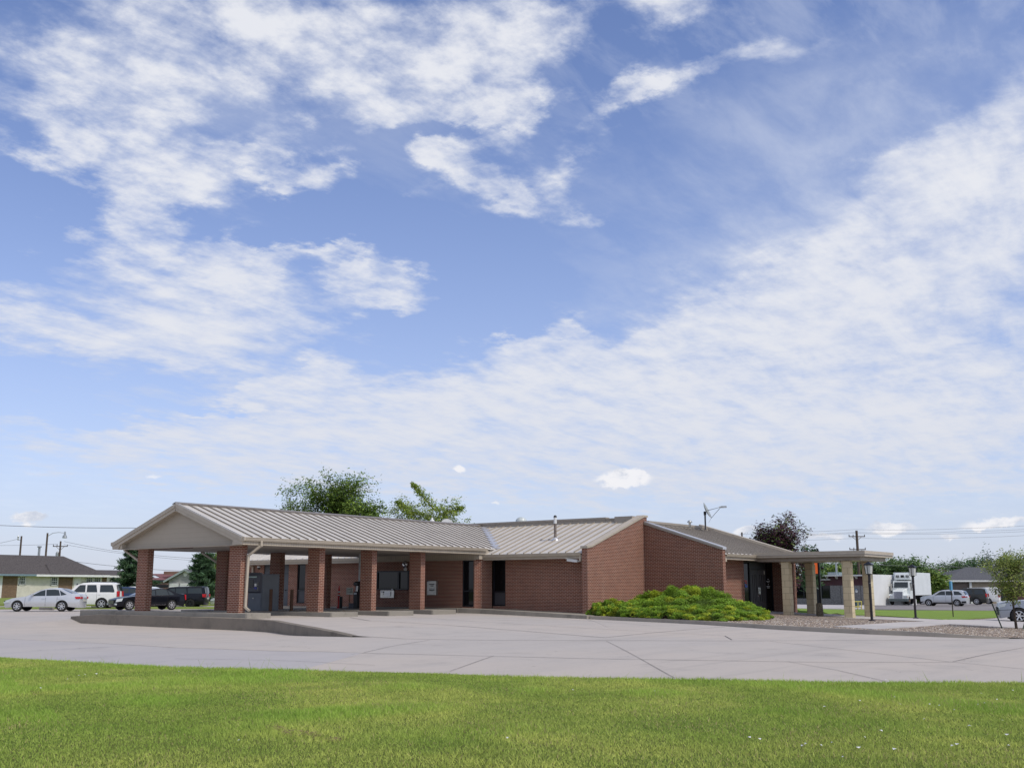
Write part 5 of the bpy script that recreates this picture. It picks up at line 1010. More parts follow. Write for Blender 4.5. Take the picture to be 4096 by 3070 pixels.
    def cross(x0, z0, x1, z1, k0, k1, off, nm, m_):
        d = Vector((z1-z0, 0, -(x1-x0))).normalized(); d = d if d.z > 0 else -d
        a, b_ = Vector((x0-L/2, 0, z0))+d*off, Vector((x1-L/2, 0, z1))+d*off; ya, yb_ = hw(x0-L/2, z0)*k0, hw(x1-L/2, z1)*k1
        g = MB(); n_ = 5; Pa = [(a.x+(.0), -ya+2*ya*i/n_, a.z+.025*(1-(2*i/n_-1)**2)) for i in range(n_+1)]; Pb = [(b_.x, -yb_+2*yb_*i/n_, b_.z+.025*(1-(2*i/n_-1)**2)) for i in range(n_+1)]
        g.add(Pa+Pb, [(i, i+1, n_+2+i, n_+1+i) for i in range(n_)]); build(nm, g, m_, root)
    cross(*shield, .92, .90, .012, 'windshield', CARGL); cross(*rear, .86, .86, .014, 'rear_window', CARGL)
    for s_ in (-1, 1):
        for xc in (ax0, ax0+wb):
            y = s_*(Wd/2-.10); c = (xc-L/2, y, wr)
            g = MB(); g.lathe(c, [(wr*.6,-.10),(wr*.94,-.10),(wr,-.06),(wr,.06),(wr*.95,.095),(wr*.66,.10),(wr*.64,.06)], 24, (0,s_,0)); wh = build('wheel', g, BLACK, root, ang=35)
            g = MB(); g.lathe((c[0], y+s_*.055, c[2]), [(wr*.66,.0),(wr*.66,.042),(wr*.60,.044),(wr*.585,.0)], 24, (0,s_,0)); g.lathe((c[0], y+s_*.05, c[2]), [(.055,0),(.05,.035),(.0,.04)], 10, (0,s_,0))
            ns = 7 if rim != 'six' else 6
            for k in range(ns):
                a = 2*pi*k/ns; e = Vector((cos(a), 0, sin(a))); g.bar(Vector(c)+Vector((0,s_*.075,0))+e*.05, Vector(c)+Vector((0,s_*.085,0))+e*wr*.62, wr*.15, .02, (0,1,0))
            build('rim', g, {'bright': mat('alloy', (.62,.63,.65), .3, .03, 5, metal=.7), 'six': MATS.get('alloy') or mat('alloy', (.62,.63,.65), .3, .03, 5, metal=.7), 'black': BLACKP}[rim], wh, ang=35)
        g = MB(); g.box(ax0-L/2-wr*1.1, ax0-L/2+wr*1.1, s_*(Wd/2-.32)-.16, s_*(Wd/2-.32)+.16, .22, wr*2.05); g.box(ax0+wb-L/2-wr*1.1, ax0+wb-L/2+wr*1.1, s_*(Wd/2-.32)-.16, s_*(Wd/2-.32)+.16, .22, wr*2.05); build('wheel_well', g, BLACK, root)
        g = MB(); mx = shield[0]+.38; y = s_*(hw(mx-L/2, belt)+.10); g.obox((mx-L/2, y, belt+.09), (.06,0,0), (0,.10,0), (0,0,.07)); build('mirror', g, body_m, root, bevel=.02)
    hd = heads or [(.04,.58),(.42,.70),(.52,.60),(.10,.50)]; side(hd, .012, 'headlight', HEAD)
    tl = tails or [(L-.42,.92),(L-.10,.93),(L-.06,.80),(L-.34,.78)]; side(tl, .012, 'taillight', TAIL)
    g = MB(); tz = (tl[0][1]+tl[2][1])/2; th = abs(tl[0][1]-tl[2][1])/2
    for s_ in (-1, 1): g.obox((L/2-.005-(.05 if not vertical_rear else .04), s_*Wd*.30, tz), (.03,0,0), (0,Wd*.06,0), (0,0,th))
    build('rear_lamp', g, TAIL, root)
    g = MB(); g.box(L/2-.03, L/2+.015, -.26, .26, .62 if not vertical_rear else .72, .75 if not vertical_rear else .85); build('license_plate', g, mat('plate_white', (.5,.5,.45), .5), root)
    g = MB(); g.box(-L/2-.01, -L/2+.05, -Wd*.27, Wd*.27, .45, .68 if top < 1.6 else .85)
    gr = build('grille', g, TRIMD, root); g = MB()
    for k in range(4): g.box(-L/2-.02, -L/2-.008, -Wd*.26, Wd*.26, .47+.055*k, .485+.055*k)
    build('grille_bar', g, CHROME, gr)
    if cladding: 
        side([(.1,.3),(.1,.5),(.4,.52),(ax0-wr*1.3,.55)], .010, 'lower_cladding', TRIMD); side([(ax0+wr*1.3,.30),(ax0+wr*1.3,.44),(ax0+wb-wr*1.3,.44),(ax0+wb-wr*1.3,.30)], .010, 'lower_cladding', TRIMD); side([(ax0+wb+wr*1.3,.36),(ax0+wb+wr*1.3,.56),(L-.12,.58),(L-.1,.38)], .012, 'lower_cladding', TRIMD)
    # door joints and handles
    for xd_ in (wins[0][0][0]+.02 if False else ax0+wr*1.35+.02, (wins[0][-1][0]+wins[1][0][0])/2 if len(wins) > 1 else ax0+1.5, ax0+wb-wr*.95):
        side([(xd_, zb_+.12), (xd_, belt-.02), (xd_+.014, belt-.02), (xd_+.014, zb_+.12)], .003, 'door_joint', BLACKP)
    for xh in (ax0+1.52, ax0+wb-.28): side([(xh, belt-.16), (xh+.2, belt-.15), (xh+.2, belt-.12), (xh, belt-.13)], .03, 'door_handle', body_m if not cladding else SIL)
    if rack:
        for s_ in (-1, 1):
            g = MB(); y = s_*(hw(0, top)-.06); x0 = shield[2]-L/2+.3; x1 = rear[2]-L/2-.15; g.tube((x0,y,top+.05),(x1,y,top+.05),.018,n=6)
            for xx in np.linspace(x0, x1, 4): g.tube((xx,y,top-.02),(xx,y,top+.05),.015,n=5)
            build('roof_rail', g, BLACKP, root)
    if extra: extra(root, L, Wd, hw)
    h = azdir(az); root.rotation_euler.z = atan2(-h.y, -h.x); root.location = (cen[0], cen[1], zg); return root
SED = [(0,.34),(-.0+.0,.55),(.06,.68),(.45,.80),(1.2,.91),(1.48,.95),(2.3,1.33),(2.75,1.44),(3.2,1.455),(3.6,1.40),(4.25,1.12),(4.55,1.08),(4.84,1.03),(4.89,.88),(4.87,.45)]
SEDW = [[(1.78,.97),(2.32,1.27),(2.62,1.36),(2.66,.98)],[(2.72,.98),(2.68,1.37),(3.2,1.385),(3.45,1.35),(3.58,1.0)],[(3.63,1.0),(3.52,1.33),(3.98,1.06)]]
def cpos(x1, x2, py, D): a, b_ = atd(x1, py, D), atd(x2, py, D); return ((a.x+b_.x)/2, (a.y+b_.y)/2)
zc_ = lambda c: zup(*c)
c = cpos(97.6, 268.5, 2437, 70.2); make_car('parked_car', 'silver four-door sedan parked leftmost, in front of the white vehicle', 'car', SED, 4.9, 1.85, .95, 2.775, .95, .335, SIL, SEDW, (1.5,.96,2.3,1.34), (4.22,1.13,3.55,1.41), c, zc_(c)+.01, -94)
TAH = [(0,.42),(.0,.80),(.06,1.02),(.25,1.09),(1.15,1.18),(1.5,1.2),(2.12,1.76),(2.5,1.90),(3.0,1.94),(4.6,1.93),(4.88,1.86),(5.05,1.25),(5.12,.75),(5.1,.42)]
TAHW = [[(1.85,1.24),(2.22,1.66),(2.34,1.76),(2.72,1.77),(2.74,1.24)],[(2.84,1.24),(2.84,1.77),(3.48,1.77),(3.6,1.24)],[(3.78,1.24),(3.76,1.77),(4.62,1.77),(4.80,1.3),(4.78,1.24)]]
c = cpos(252, 428, 2432, 81); make_car('parked_vehicle', 'large white sport utility vehicle parked behind the silver sedan', 'suv', TAH, 5.13, 2.0, 1.22, 2.95, 1.0, .40, WHT, TAHW, (1.52,1.22,2.1,1.74), (5.03,1.3,4.90,1.80), (c[0], c[1]), zc_(c)-.02, -97, rim='six', rack=True, tails=[(4.95,1.32),(5.1,1.32),(5.12,.92),(4.98,.92)], heads=[(.03,.78),(.35,.98),(.45,.9),(.06,.72)], tum=.28, vertical_rear=True)
STS = [(0,.34),(0,.52),(.05,.72),(.4,.83),(1.2,.93),(1.5,.96),(2.35,1.34),(2.85,1.45),(3.3,1.455),(3.75,1.36),(4.25,1.13),(4.5,1.10),(4.95,1.07),(5.0,.9),(4.97,.42)]
STSW = [[(1.82,.98),(2.38,1.27),(2.66,1.35),(2.7,.99)],[(2.76,.99),(2.72,1.36),(3.25,1.38),(3.5,1.34),(3.66,1.0)],[(3.71,1.0),(3.57,1.32),(3.78,1.24),(4.05,1.03)]]
def stsx(root, L, Wd, hw):
    g = MB()
    for s_ in (-1, 1): g.obox((-L/2+.06, s_*Wd*.37, .42), (.05,0,0), (0,.12,0), (0,0,.05))
    build('fog_lamp', g, HEAD, root)
    for s_ in (-1, 1):
        g = MB(); g.bar((-1.0, s_*(hw(0,.98)+.012), .965), (1.2, s_*(hw(0,.98)+.012), .985), .01, .02); g.bar((-1.3, s_*(hw(0,.3)+.012), .36), (1.0, s_*(hw(0,.3)+.012), .36), .01, .025); build('chrome_strip', g, CHROME, root)
c = cpos(506, 668, 2437, 75); make_car('parked_car', 'black four-door sedan with chrome grille, parked behind the outermost pier', 'car', STS, 5.0, 1.85, .97, 2.95, .95, .345, BLK, STSW, (1.52,.97,2.34,1.35), (4.24,1.13,3.7,1.39), c, zc_(c)+.01, -130, heads=[(.04,.56),(.10,.76),(.50,.82),(.42,.62)], extra=stsx, tails=[(4.84,1.04),(4.97,1.03),(4.98,.68),(4.90,.68)])
FLX = [(0,.40),(0,.75),(.05,.98),(.3,1.05),(1.2,1.12),(1.5,1.14),(2.0,1.55),(2.3,1.66),(2.8,1.70),(4.75,1.72),(4.98,1.68),(5.08,1.15),(5.13,.8),(5.1,.42)]
FLXW = [[(1.75,1.17),(2.15,1.48),(2.4,1.57),(2.68,1.58),(2.7,1.17)],[(2.76,1.17),(2.75,1.585),(3.55,1.59),(3.65,1.17)],[(3.72,1.17),(3.68,1.59),(4.75,1.6),(4.84,1.2),(4.82,1.17)]]
c = cpos(767-128, 767, 2431, 88); make_car('parked_vehicle', 'boxy black wagon parked right of the black sedan, its rear toward the pier', 'suv', FLX, 5.13, 1.93, 1.15, 2.99, .95, .37, BLK, FLXW, (1.52,1.15,1.98,1.54), (5.04,1.2,4.96,1.62), c, zc_(c)-.06, -91, rim='black', tails=[(4.85,1.12),(5.08,1.12),(5.1,.88),(4.9,.88)], heads=[(.03,.75),(.3,.92),(.4,.85),(.05,.68)], tum=.18, vertical_rear=True)
p = atd(842, 2400, 93); h = azdir(-100); cc = (p.x-h.x*2.45, p.y-h.y*2.45); make_car('parked_car', 'pale silver car whose nose shows left of the dark rear pier', 'car', SED, 4.9, 1.85, .95, 2.775, .95, .335, SIL, SEDW, (1.5,.96,2.3,1.34), (4.22,1.13,3.55,1.41), cc, zc_(cc)-.05, -100)
c = cpos(475, 575, 2425, 96); make_car('parked_vehicle', 'dark blue vehicle glimpsed between the white vehicle and the outermost pier', 'suv', FLX, 4.9, 1.9, 1.13, 2.85, .95, .37, BLUEC, FLXW, (1.52,1.15,1.98,1.54), (5.04-.23,1.2,4.96-.23,1.62), c, -.42, 70, tum=.2, tails=[(4.65,1.12),(4.85,1.12),(4.87,.88),(4.7,.88)])
c = cpos(575, 645, 2425, 98); make_car('parked_vehicle', 'white vehicle whose roof shows above the black sedan beside the pier', 'suv', TAH, 5.13, 1.9, 1.2, 2.95, 1.0, .38, WHT, TAHW, (1.52,1.22,2.1,1.74), (5.03,1.3,4.90,1.80), c, -.62, 88, tum=.28)
# right hand lot
ACD = [(0,.42),(0,.80),(.05,.98),(.3,1.08),(1.2,1.19),(1.4,1.21),(2.15,1.66),(2.5,1.76),(3.0,1.80),(4.3,1.76),(4.75,1.66),(4.98,1.22),(5.1,.95),(5.08,.42)]
ACDW = [[(1.75,1.22),(2.25,1.58),(2.45,1.65),(2.82,1.67),(2.84,1.22)],[(2.9,1.22),(2.89,1.67),(3.55,1.67),(3.66,1.22)],[(3.78,1.24),(3.74,1.66),(4.3,1.62),(4.62,1.3),(4.6,1.25)]]
def r7(x, y): return (3596+x*.28952, 2080+y*.28952)
c = cpos(r7(447,0)[0], r7(835,0)[0], 2423, 122); zr = lambda c, py, D: atd(r7(600,0)[0], py, D).z
make_car('parked_vehicle', 'silver sport utility vehicle nearest in the right-hand gravel lot', 'suv', ACD, 5.1, 2.0, 1.2, 3.02, 1.0, .38, SIL, ACDW, (1.42,1.22,2.12,1.65), (4.95,1.28,4.74,1.64), c, atd(3780, 2423, 122).z, -55, rim='six', cladding=True, rack=True, tails=[(4.5,1.12),(4.95,1.14),(4.98,.98),(4.62,.96)], heads=[(.05,.85),(.2,1.0),(.62,1.1),(.5,.92)], tum=.3, vertical_rear=True)
p = atd(*r7(985,1000), 130); h = azdir(-57); cc = (p.x-h.x*-.6, p.y-h.y*-.6); make_car('parked_vehicle', 'dark olive sport utility vehicle between the silver one and the white van', 'suv', TAH, 5.13, 2.0, 1.22, 2.95, 1.0, .40, BRZ, TAHW, (1.52,1.22,2.1,1.74), (5.03,1.3,4.90,1.80), (cc[0], cc[1]), atd(3860, 2417, 130).z, -57, rack=True, tails=[(4.95,1.32),(5.1,1.32),(5.12,.92),(4.98,.92)], tum=.28, vertical_rear=True)
VAN = [(0,.42),(0,.85),(.06,1.02),(.4,1.15),(1.0,1.25),(1.15,1.28),(1.75,1.9),(2.1,2.02),(5.3,2.06),(5.55,1.98),(5.68,1.2),(5.7,.5)]
VANW = [[(1.45,1.3),(1.85,1.75),(2.3,1.78),(2.32,1.3)],[(5.2,1.35),(5.2,1.78),(5.35,1.76),(5.4,1.35)]]
p = atd(*r7(1060,1000), 138); cc = (p.x, p.y); make_car('parked_van', 'long white panel van behind the dark olive vehicle', 'van', VAN, 5.7, 2.0, 1.28, 3.43, .9, .38, WHT, VANW, (1.17,1.3,1.74,1.88), (5.66,1.35,5.58,1.9), cc, atd(3900, 2414, 138).z, -60, tum=.15, tails=[(5.5,1.2),(5.66,1.2),(5.68,.85),(5.55,.85)], vertical_rear=True)
p = atd(*r7(1330,1100), 146); cc = (p.x, p.y); make_car('parked_car', 'dark car with bright bumpers at the far end behind the young tree', 'car', SED, 4.9, 1.85, .95, 2.775, .95, .335, NAVY, SEDW, (1.5,.96,2.3,1.34), (4.22,1.13,3.55,1.41), cc, atd(3980, 2411, 146).z, -60)
PKP = [(0,.5),(-.0,.80),(.05,1.05),(.25,1.12),(1.2,1.20),(1.5,1.22),(2.15,1.78),(2.5,1.87),(3.5,1.87),(3.75,1.75),(3.8,1.28),(5.7,1.26),(5.8,1.2),(5.8,.5)]
PKPW = [[(1.85,1.26),(2.25,1.68),(2.4,1.75),(2.85,1.76),(2.87,1.26)],[(2.95,1.26),(2.95,1.76),(3.5,1.74),(3.6,1.26)]]
wfp = atd(*r7(1645,1415), 59); h = azdir(-60); cc = (wfp.x-h.x*(2.9-1.0)+.0, wfp.y-h.y*(2.9-1.0)); make_car('parked_truck', 'silver-blue pickup truck cut by the right edge, only its nose in view', 'pickup truck', PKP, 5.8, 2.0, 1.22, 3.65, 1.0, .40, SBL, PKPW, (1.52,1.22,2.1,1.76), (3.82,1.32,3.74,1.72), cc, wfp.z, -70, rim='six', heads=[(.02,.82),(.1,1.0),(.45,1.05),(.35,.88)], tum=.28)
# concrete wheel stops
for (x1, x2, py, D, lab) in ((163,210,2433,74,'grey concrete wheel stop under the silver sedan'),(373,412,2428.5,83,'grey concrete wheel stop beside the rear wheel of the white vehicle')):
    a = atd((x1+x2)/2, py, D); h = azdir(-52.8); z = a.z-.02; b = MB(); b.obox((a.x, a.y, z+.03), h*.85, azdir(37.2)*.08, (0,0,.09)); single('wheel_stop', b, ISLE, lab, 'wheel stop', bevel=.02)
# ------------------------------------------------------------------ semi truck with refrigerated box
D = 140; tf = atd(3200+1455*.27144, 2418, 134); zt0 = tf.z
TR = thing('box_truck', 'white semi truck with refrigerated box body parked facing the street', 'truck', (0,0,0))
WT = mat('truck_white', (.70,.74,.74), .35, .04, 2, coat=.3)
b = MB(); b.ext([(-.0,-.62,.62),(-.0,-.62,1.65),(.15,-.60,1.75),(1.45,-.75,2.02),(1.5,-.8,.62)], (0,1.24,0)); build('hood', b, WT, TR, bevel=.06)
b = MB(); b.box(1.45,2.75,-1.08,1.08,.75,2.05); b.ext([(1.45,-1.02,2.05),(2.75,-1.02,2.05),(2.75,-.95,2.92),(1.72,-.95,2.92)], (0,2.0,0)); build('cab', b, WT, TR, bevel=.05)
b = MB(); b.add([(1.46,-.86,2.12),(1.46,.86,2.12),(1.66,.82,2.78),(1.66,-.82,2.78)], [(0,1,2,3)]); b.v = [(p[0]-.035,p[1],p[2]) for p in b.v]; build('windshield', b, CARGL, TR, recalc=False)
b = MB(); b.box(-.03,.0,-.5,.5,.78,1.6); gr = build('grille', b, mat('grille_mesh', (.22,.24,.33), .35, .05, 10, metal=.6), TR)
b = MB()
for k in range(10): b.box(-.045,-.03,-.48,.48,.83+.08*k,.85+.08*k)
build('grille_bar', b, CHROME, gr)
for s_ in (-1, 1):
    b = MB(); b.ext([(.05,s_*.62,.7),(.05,s_*.62,1.15),(.25,s_*.62,1.32),(.8,s_*.62,1.38),(1.3,s_*.62,1.15),(1.4,s_*.62,.75),(1.15,s_*.62,.7),(1.05,s_*.62,.95),(.75,s_*.62,1.08),(.45,s_*.62,.95),(.35,s_*.62,.7)], (0,s_*.52,0)); build('fender', b, WT, TR, bevel=.03)
    b = MB(); b.box(.02,.045,s_*.66 if s_ > 0 else -1.05,1.05 if s_ > 0 else -.66,.92,1.08); build('headlight', b, HEAD, TR); b = MB(); b.box(.015,.04,s_*1.06 if s_ > 0 else -1.12,1.12 if s_ > 0 else -1.06,.94,1.06); build('turn_signal', b, AMB, TR)
    b = MB(); b.lathe((.78,s_*1.0,.5), [(.3,-.14),(.5,-.12),(.5,.12),(.3,.14)], 22, (0,s_,0)); wh = build('wheel', b, BLACK, TR, ang=35); b = MB(); b.lathe((.78,s_*1.1,.5), [(.3,0),(.28,.04),(.12,.0),(.1,.06),(.0,.06)], 16, (0,s_,0)); build('rim', b, mat('rusty_rim', (.38,.24,.14), .5, .3, 12), wh)
    b = MB(); b.box(1.55,1.62,s_*1.22-.1,s_*1.22+.1,1.75,2.6); b.tube((1.7,s_*1.0,2.5),(1.6,s_*1.22,2.5),.02); b.tube((1.7,s_*1.0,1.9),(1.6,s_*1.22,1.9),.02); build('mirror', b, STEEL, TR)
    b = MB(); b.box(1.9,2.5,s_*1.0-.0,s_*1.0+.035,2.12,2.75) if s_ > 0 else b.box(1.9,2.5,-1.035,-1.0,2.12,2.75); build('side_window', b, CARGL, TR)
    for xx in (7.2, 8.5):
        b = MB(); b.lathe((xx,s_*.95,.5), [(.3,-.3),(.5,-.28),(.5,.2),(.3,.22)], 22, (0,s_,0)); build('wheel', b, BLACK, TR, ang=35)
b = MB(); b.ext([(-.12,-1.15,.42),(-.12,-1.15,.75),(.15,-1.2,.78),(.15,-1.2,.45)], (0,2.35,0)); build('bumper', b, mat('bumper_grey', (.10,.125,.13), .5, .05, 4), TR, bevel=.03)
b = MB(); b.box(2.9,10.6,-1.25,1.25,1.15,3.98); build('cargo_box', b, mat('box_white', (.66,.70,.72), .4, .05, .7), TR, bevel=.04)
b = MB(); b.box(5.2,5.25,1.25,1.27,1.5,3.5); b.box(6.0,6.05,1.25,1.27,1.5,3.5); b.box(5.2,6.05,1.25,1.27,3.45,3.5); b.tube((5.85,1.28,1.2),(5.85,1.28,3.4),.02); build('side_door', b, GALV, TR)
b = MB(); b.ext([(2.9,-.95,2.98),(2.45,-.9,3.1),(2.35,-.9,3.55),(2.5,-.9,3.85),(2.9,-.95,3.9)], (0,1.85,0)); ru = build('refrigeration_unit', b, WT, TR, bevel=.05)
b = MB()
for y0 in (-.78, .42):
    for k in range(6): b.box(2.33,2.36,y0,y0+.38,3.34+.06*k,3.365+.06*k)
b.box(2.33,2.36,-.2,.2,3.35,3.65); build('louvre', b, BLACKP, ru)
b = MB(); b.box(1.5,10.2,-.4,.4,.65,1.1); b.box(2.8,3.6,-1.1,-.5,.5,1.05); b.box(2.8,3.6,.5,1.1,.5,1.05); b.box(2.85,3.0,-.9,.9,2.9,3.05); build('chassis', b, BLACK, TR)
h = azdir(37.2+180-1.5); TR.rotation_euler.z = atan2(-h.y, -h.x); TR.location = (tf.x, tf.y, zt0)
# ------------------------------------------------------------------ buildings beyond
def flatbox(x0,x1,y0,y1,z0,z1): b = MB(); b.box(x0,x1,y0,y1,z0,z1); return b
# shop across the side street: long face looks towards -X, white flank towards -Y
XS = atd(3350, 2415, 134).x; R6 = lambda x, y: (3200+x*.27144, 2080+y*.27144)
yS = lambda x: atX(*R6(x, 1100), XS).y; YC = yS(1045); zS = lambda y_: atX(*R6(600, y_), XS).z
SH = thing('shop_building', 'flat-roofed shop with maroon upper band, stone panels and a long white flank', 'building', (XS, YC, -.8))
MAR = mat('maroon_fascia', (.075, .025, .035), .6, .1, 1.5); AGG = mat('exposed_aggregate_panel', (.27, .26, .27), .9, .25, 9, bump=.5)
z1, z2, z3, z4 = zS(1235), zS(1152), zS(958), zS(822); zt_ = zS(803)
b = flatbox(XS, XS+.3, YC, YC+38, z3, z4); build('maroon_band', b, MAR, SH)
ya = yS(450)
b = flatbox(XS-.03, XS+.3, YC, ya, z1-.4, z3); build('stone_panel', b, AGG, SH); 
b = MB()
for t_ in (603, 760, 900): b.box(XS-.045, XS-.03, yS(t_)-.02, yS(t_)+.02, z1, z3)
build('panel_joint', b, BLACKP, SH)
b = flatbox(XS-.03, XS+.3, ya, YC+38, z1-.4, z2); build('base_panel', b, AGG, SH)
b = flatbox(XS+.1, XS+.2, ya, YC+38, z2, z3); gw = build('shop_window', b, GLASS, SH)
b = MB()
for t_ in (448, 320, 225, 60, -120, -320): b.box(XS-.02, XS+.12, yS(t_)-.07, yS(t_)+.07, z2, z3)
b.box(XS-.02, XS+.12, ya, YC+38, z2-.06, z2+.05); build('frame', b, FRAME, gw)
b = flatbox(XS-.04, XS+.1, yS(318), yS(232), z1-.3, z3-.3); build('shop_door', b, FRAME, SH)
b = MB(); b.box(XS-.9, XS+14, YC-.1, YC+38, z4, zt_); build('roof_edge', b, WHITE, SH)
b = MB()
for t_ in (430, 572, 862, 1030, 200): b.ext([(XS-.85, yS(t_), z4), (XS, yS(t_), z4), (XS, yS(t_), zS(862)), (XS-.25, yS(t_), zS(862))], (0, .12, 0))
build('bracket', b, WHITE, SH)
b = flatbox(XS-.5, XS, yS(470), YC+38, zS(878), zS(866)); build('awning_rail', b, WHITE, SH)
b = MB(); b.box(XS+.3, XS+17, YC-.25, YC-.0, -1.6, atY(*R6(1060, 795), YC-.2).z); b.box(XS-.05, XS+.3, YC-.25, YC-.001, -1.6, zt_+.1); build('white_flank', b, mat('white_metal_wall', (.72,.73,.73), .5, .06, .35), SH)
b = MB(); b.box(XS+.3, XS+17, YC, YC+38, -1.4, z4-.1); build('shop_body', b, MAR, SH)
bx = MB(); bx.box(XS+2, XS+4.2, yS(468), yS(338), zt_, zS(757)); b = single('air_conditioner', bx, mat('ac_blue_grey', (.20,.26,.28), .6, .1, 3), 'boxy blue-grey air conditioning unit on the shop roof', 'air conditioner')
g = MB(); y0, y1 = yS(468), yS(338)
for k in range(8): g.box(XS+1.97, XS+2.0, y1+(y0-y1)*(k+.35)/8, y1+(y0-y1)*(k+.5)/8, zt_+.1, zS(757)-.1)
q = build('grille', g, WHITE, None); q.parent = b; q.location = -b.location
ym = yS(428); b = MB(); b.lathe((XS+3, ym, zt_+.4), [(.12,0),(.12,1.4),(.32,1.5),(.42,1.75),(.36,2.05),(.12,2.25),(.0,2.28)], 14); b.v = [v for v in b.v]; single('turbine_vent', b, GALV, 'round silver turbine vent behind the air conditioner', 'roof vent', smooth=False, ang=40)
b = MB(); b.box(XS+2.5, XS+2.8, yS(597), yS(535), zS(740), zS(640)); b.box(XS+2.55, XS+2.75, yS(592), yS(545), zt_, zS(741)); single('sign_board', b, mat('slate_blue_board', (.045,.05,.075), .6, .08, 2), 'dark slate blue sign board standing on the shop roof', 'sign')
DS = thing('parking_sign', 'small blue accessible parking sign on the stone wall of the shop', 'sign', (XS-.06, yS(836), zS(1060)))
b = flatbox(XS-.09, XS-.06, yS(852), yS(820), zS(1060), zS(1005)); build('panel', b, mat('sign_blue', (.01,.14,.30), .4), DS)
cy_ = yS(836); b = MB(); b.lathe((XS-.095, cy_, zS(1022)), [(.09,0),(.09,.01)], 12, (-1,0,0)); b.box(XS-.1, XS-.09, cy_-.05, cy_+.05, zS(1044), zS(1028)); b.lathe((XS-.095, cy_-.04, zS(1044)), [(.17,0),(.17,.01)], 14, (-1,0,0)); build('wheelchair_symbol', b, WHITE, DS)
lettering('02A', .55, (XS-.06, yS(228), zS(996)), (0,-1,0), SH, WHITE)
# yellow railing and green bin by the street
yr = []; D_ = 97
RL = thing('yellow_railing', 'yellow pipe guard railing by the side street between the stone columns', 'railing', tuple(atd(*R6(850, 1310), D_)))
YEL = mat('yellow_paint', (.62,.52,.12), .5, .08, 6); b = MB()
for t_ in (788, 853, 905): b.tube(atd(*R6(t_, 1318), D_), atd(*R6(t_, 1190), D_), .045, n=8)
build('post', b, YEL, RL); b = MB(); b.tube(atd(*R6(770, 1196), D_), atd(*R6(912, 1196), D_), .045); b.tube(atd(*R6(770, 1272), D_), atd(*R6(912, 1272), D_), .045); build('rail', b, YEL, RL)
q = atd(*R6(812, 1282), 104); b = MB(); b.box(q.x-.4, q.x+.4, q.y-.3, q.y+.3, q.z, q.z+.6); b.box(q.x-.5, q.x+.4, q.y-.35, q.y+.35, q.z+.6, q.z+.68); b.tube((q.x+.3,q.y-.32,q.z+.12),(q.x+.3,q.y+.32,q.z+.12),.12); single('wheeled_bin', b, mat('bin_green', (.03,.07,.08), .5, .1, 4), 'dark green wheeled bin behind the yellow railing', 'bin', bevel=.03)
# orange sign on black pole, litter urn, lamp posts, blue sign post
pb = atd(*R6(311, 1330), 60); ptp = atd(*R6(268, 415), 60); OS = thing('pole_sign', 'orange sign on a tall black pole beyond the entrance columns', 'sign', (pb.x, pb.y, -.5))
b = MB(); b.box(pb.x-.05, pb.x+.05, pb.y-.05, pb.y+.05, -.5, ptp.z-.1); b.tube((pb.x-.05,pb.y,ptp.z-.1),(pb.x-.05,pb.y,ptp.z),.04,n=8); b.tube((pb.x+.05,pb.y+.02,ptp.z-.1),(pb.x+.05,pb.y+.02,ptp.z-.02),.04,n=8); build('pole', b, BLACKP, OS)
oc = Vector((pb.x, pb.y, 0))-Vector((R2.x,R2.y,0))*.32; zo1, zo0 = atd(*R6(240,628),60).z, atd(*R6(240,785),60).z
b = MB(); b.obox((oc.x, oc.y, (zo0+zo1)/2), Vector((R2.x,R2.y,0))*.24, Vector((F2.x,F2.y,0))*.03, (0,0,(zo1-zo0)/2)); build('panel', b, mat('orange_sign', (.78,.13,.02), .4, .03, 2), OS)
b = MB(); b.bar((pb.x,pb.y,zo1+.03), (oc.x-R2.x*.26, oc.y-R2.y*.26, zo1+.03), .06, .06); b.bar((pb.x,pb.y,zo0-.03), (oc.x-R2.x*.26, oc.y-R2.y*.26, zo0-.03), .06, .06); b.lathe((pb.x+R2.x*.2, pb.y+R2.y*.2, zo1-.35), [(.06,0),(.09,.1),(.05,.15)], 10); build('frame', b, BLACKP, OS)
ub = atd(3100+805*.22321, 2160+1335*.22321, 53.5); b = MB(); b.lathe((ub.x,ub.y,ub.z-.03), [(.175,0),(.18,.03),(.155,.57),(.145,.60),(.12,.60),(.11,.52)], 24); UR = thing('litter_urn', 'tapered pebble-finished litter urn beside the far left stone column', 'litter bin', (ub.x,ub.y,ub.z-.03)); build('body', b, mat('pebble_finish', (.17,.14,.095), .9, .35, 25, bump=1.0), UR, ang=40)
b = MB(); b.lathe((ub.x,ub.y,ub.z+.46), [(.112,0),(.112,.04)], 20); build('liner', b, BLACKP, UR)
LAMPM = mat('frosted_lamp_glass', (.62,.64,.60), .4, .04, 6)
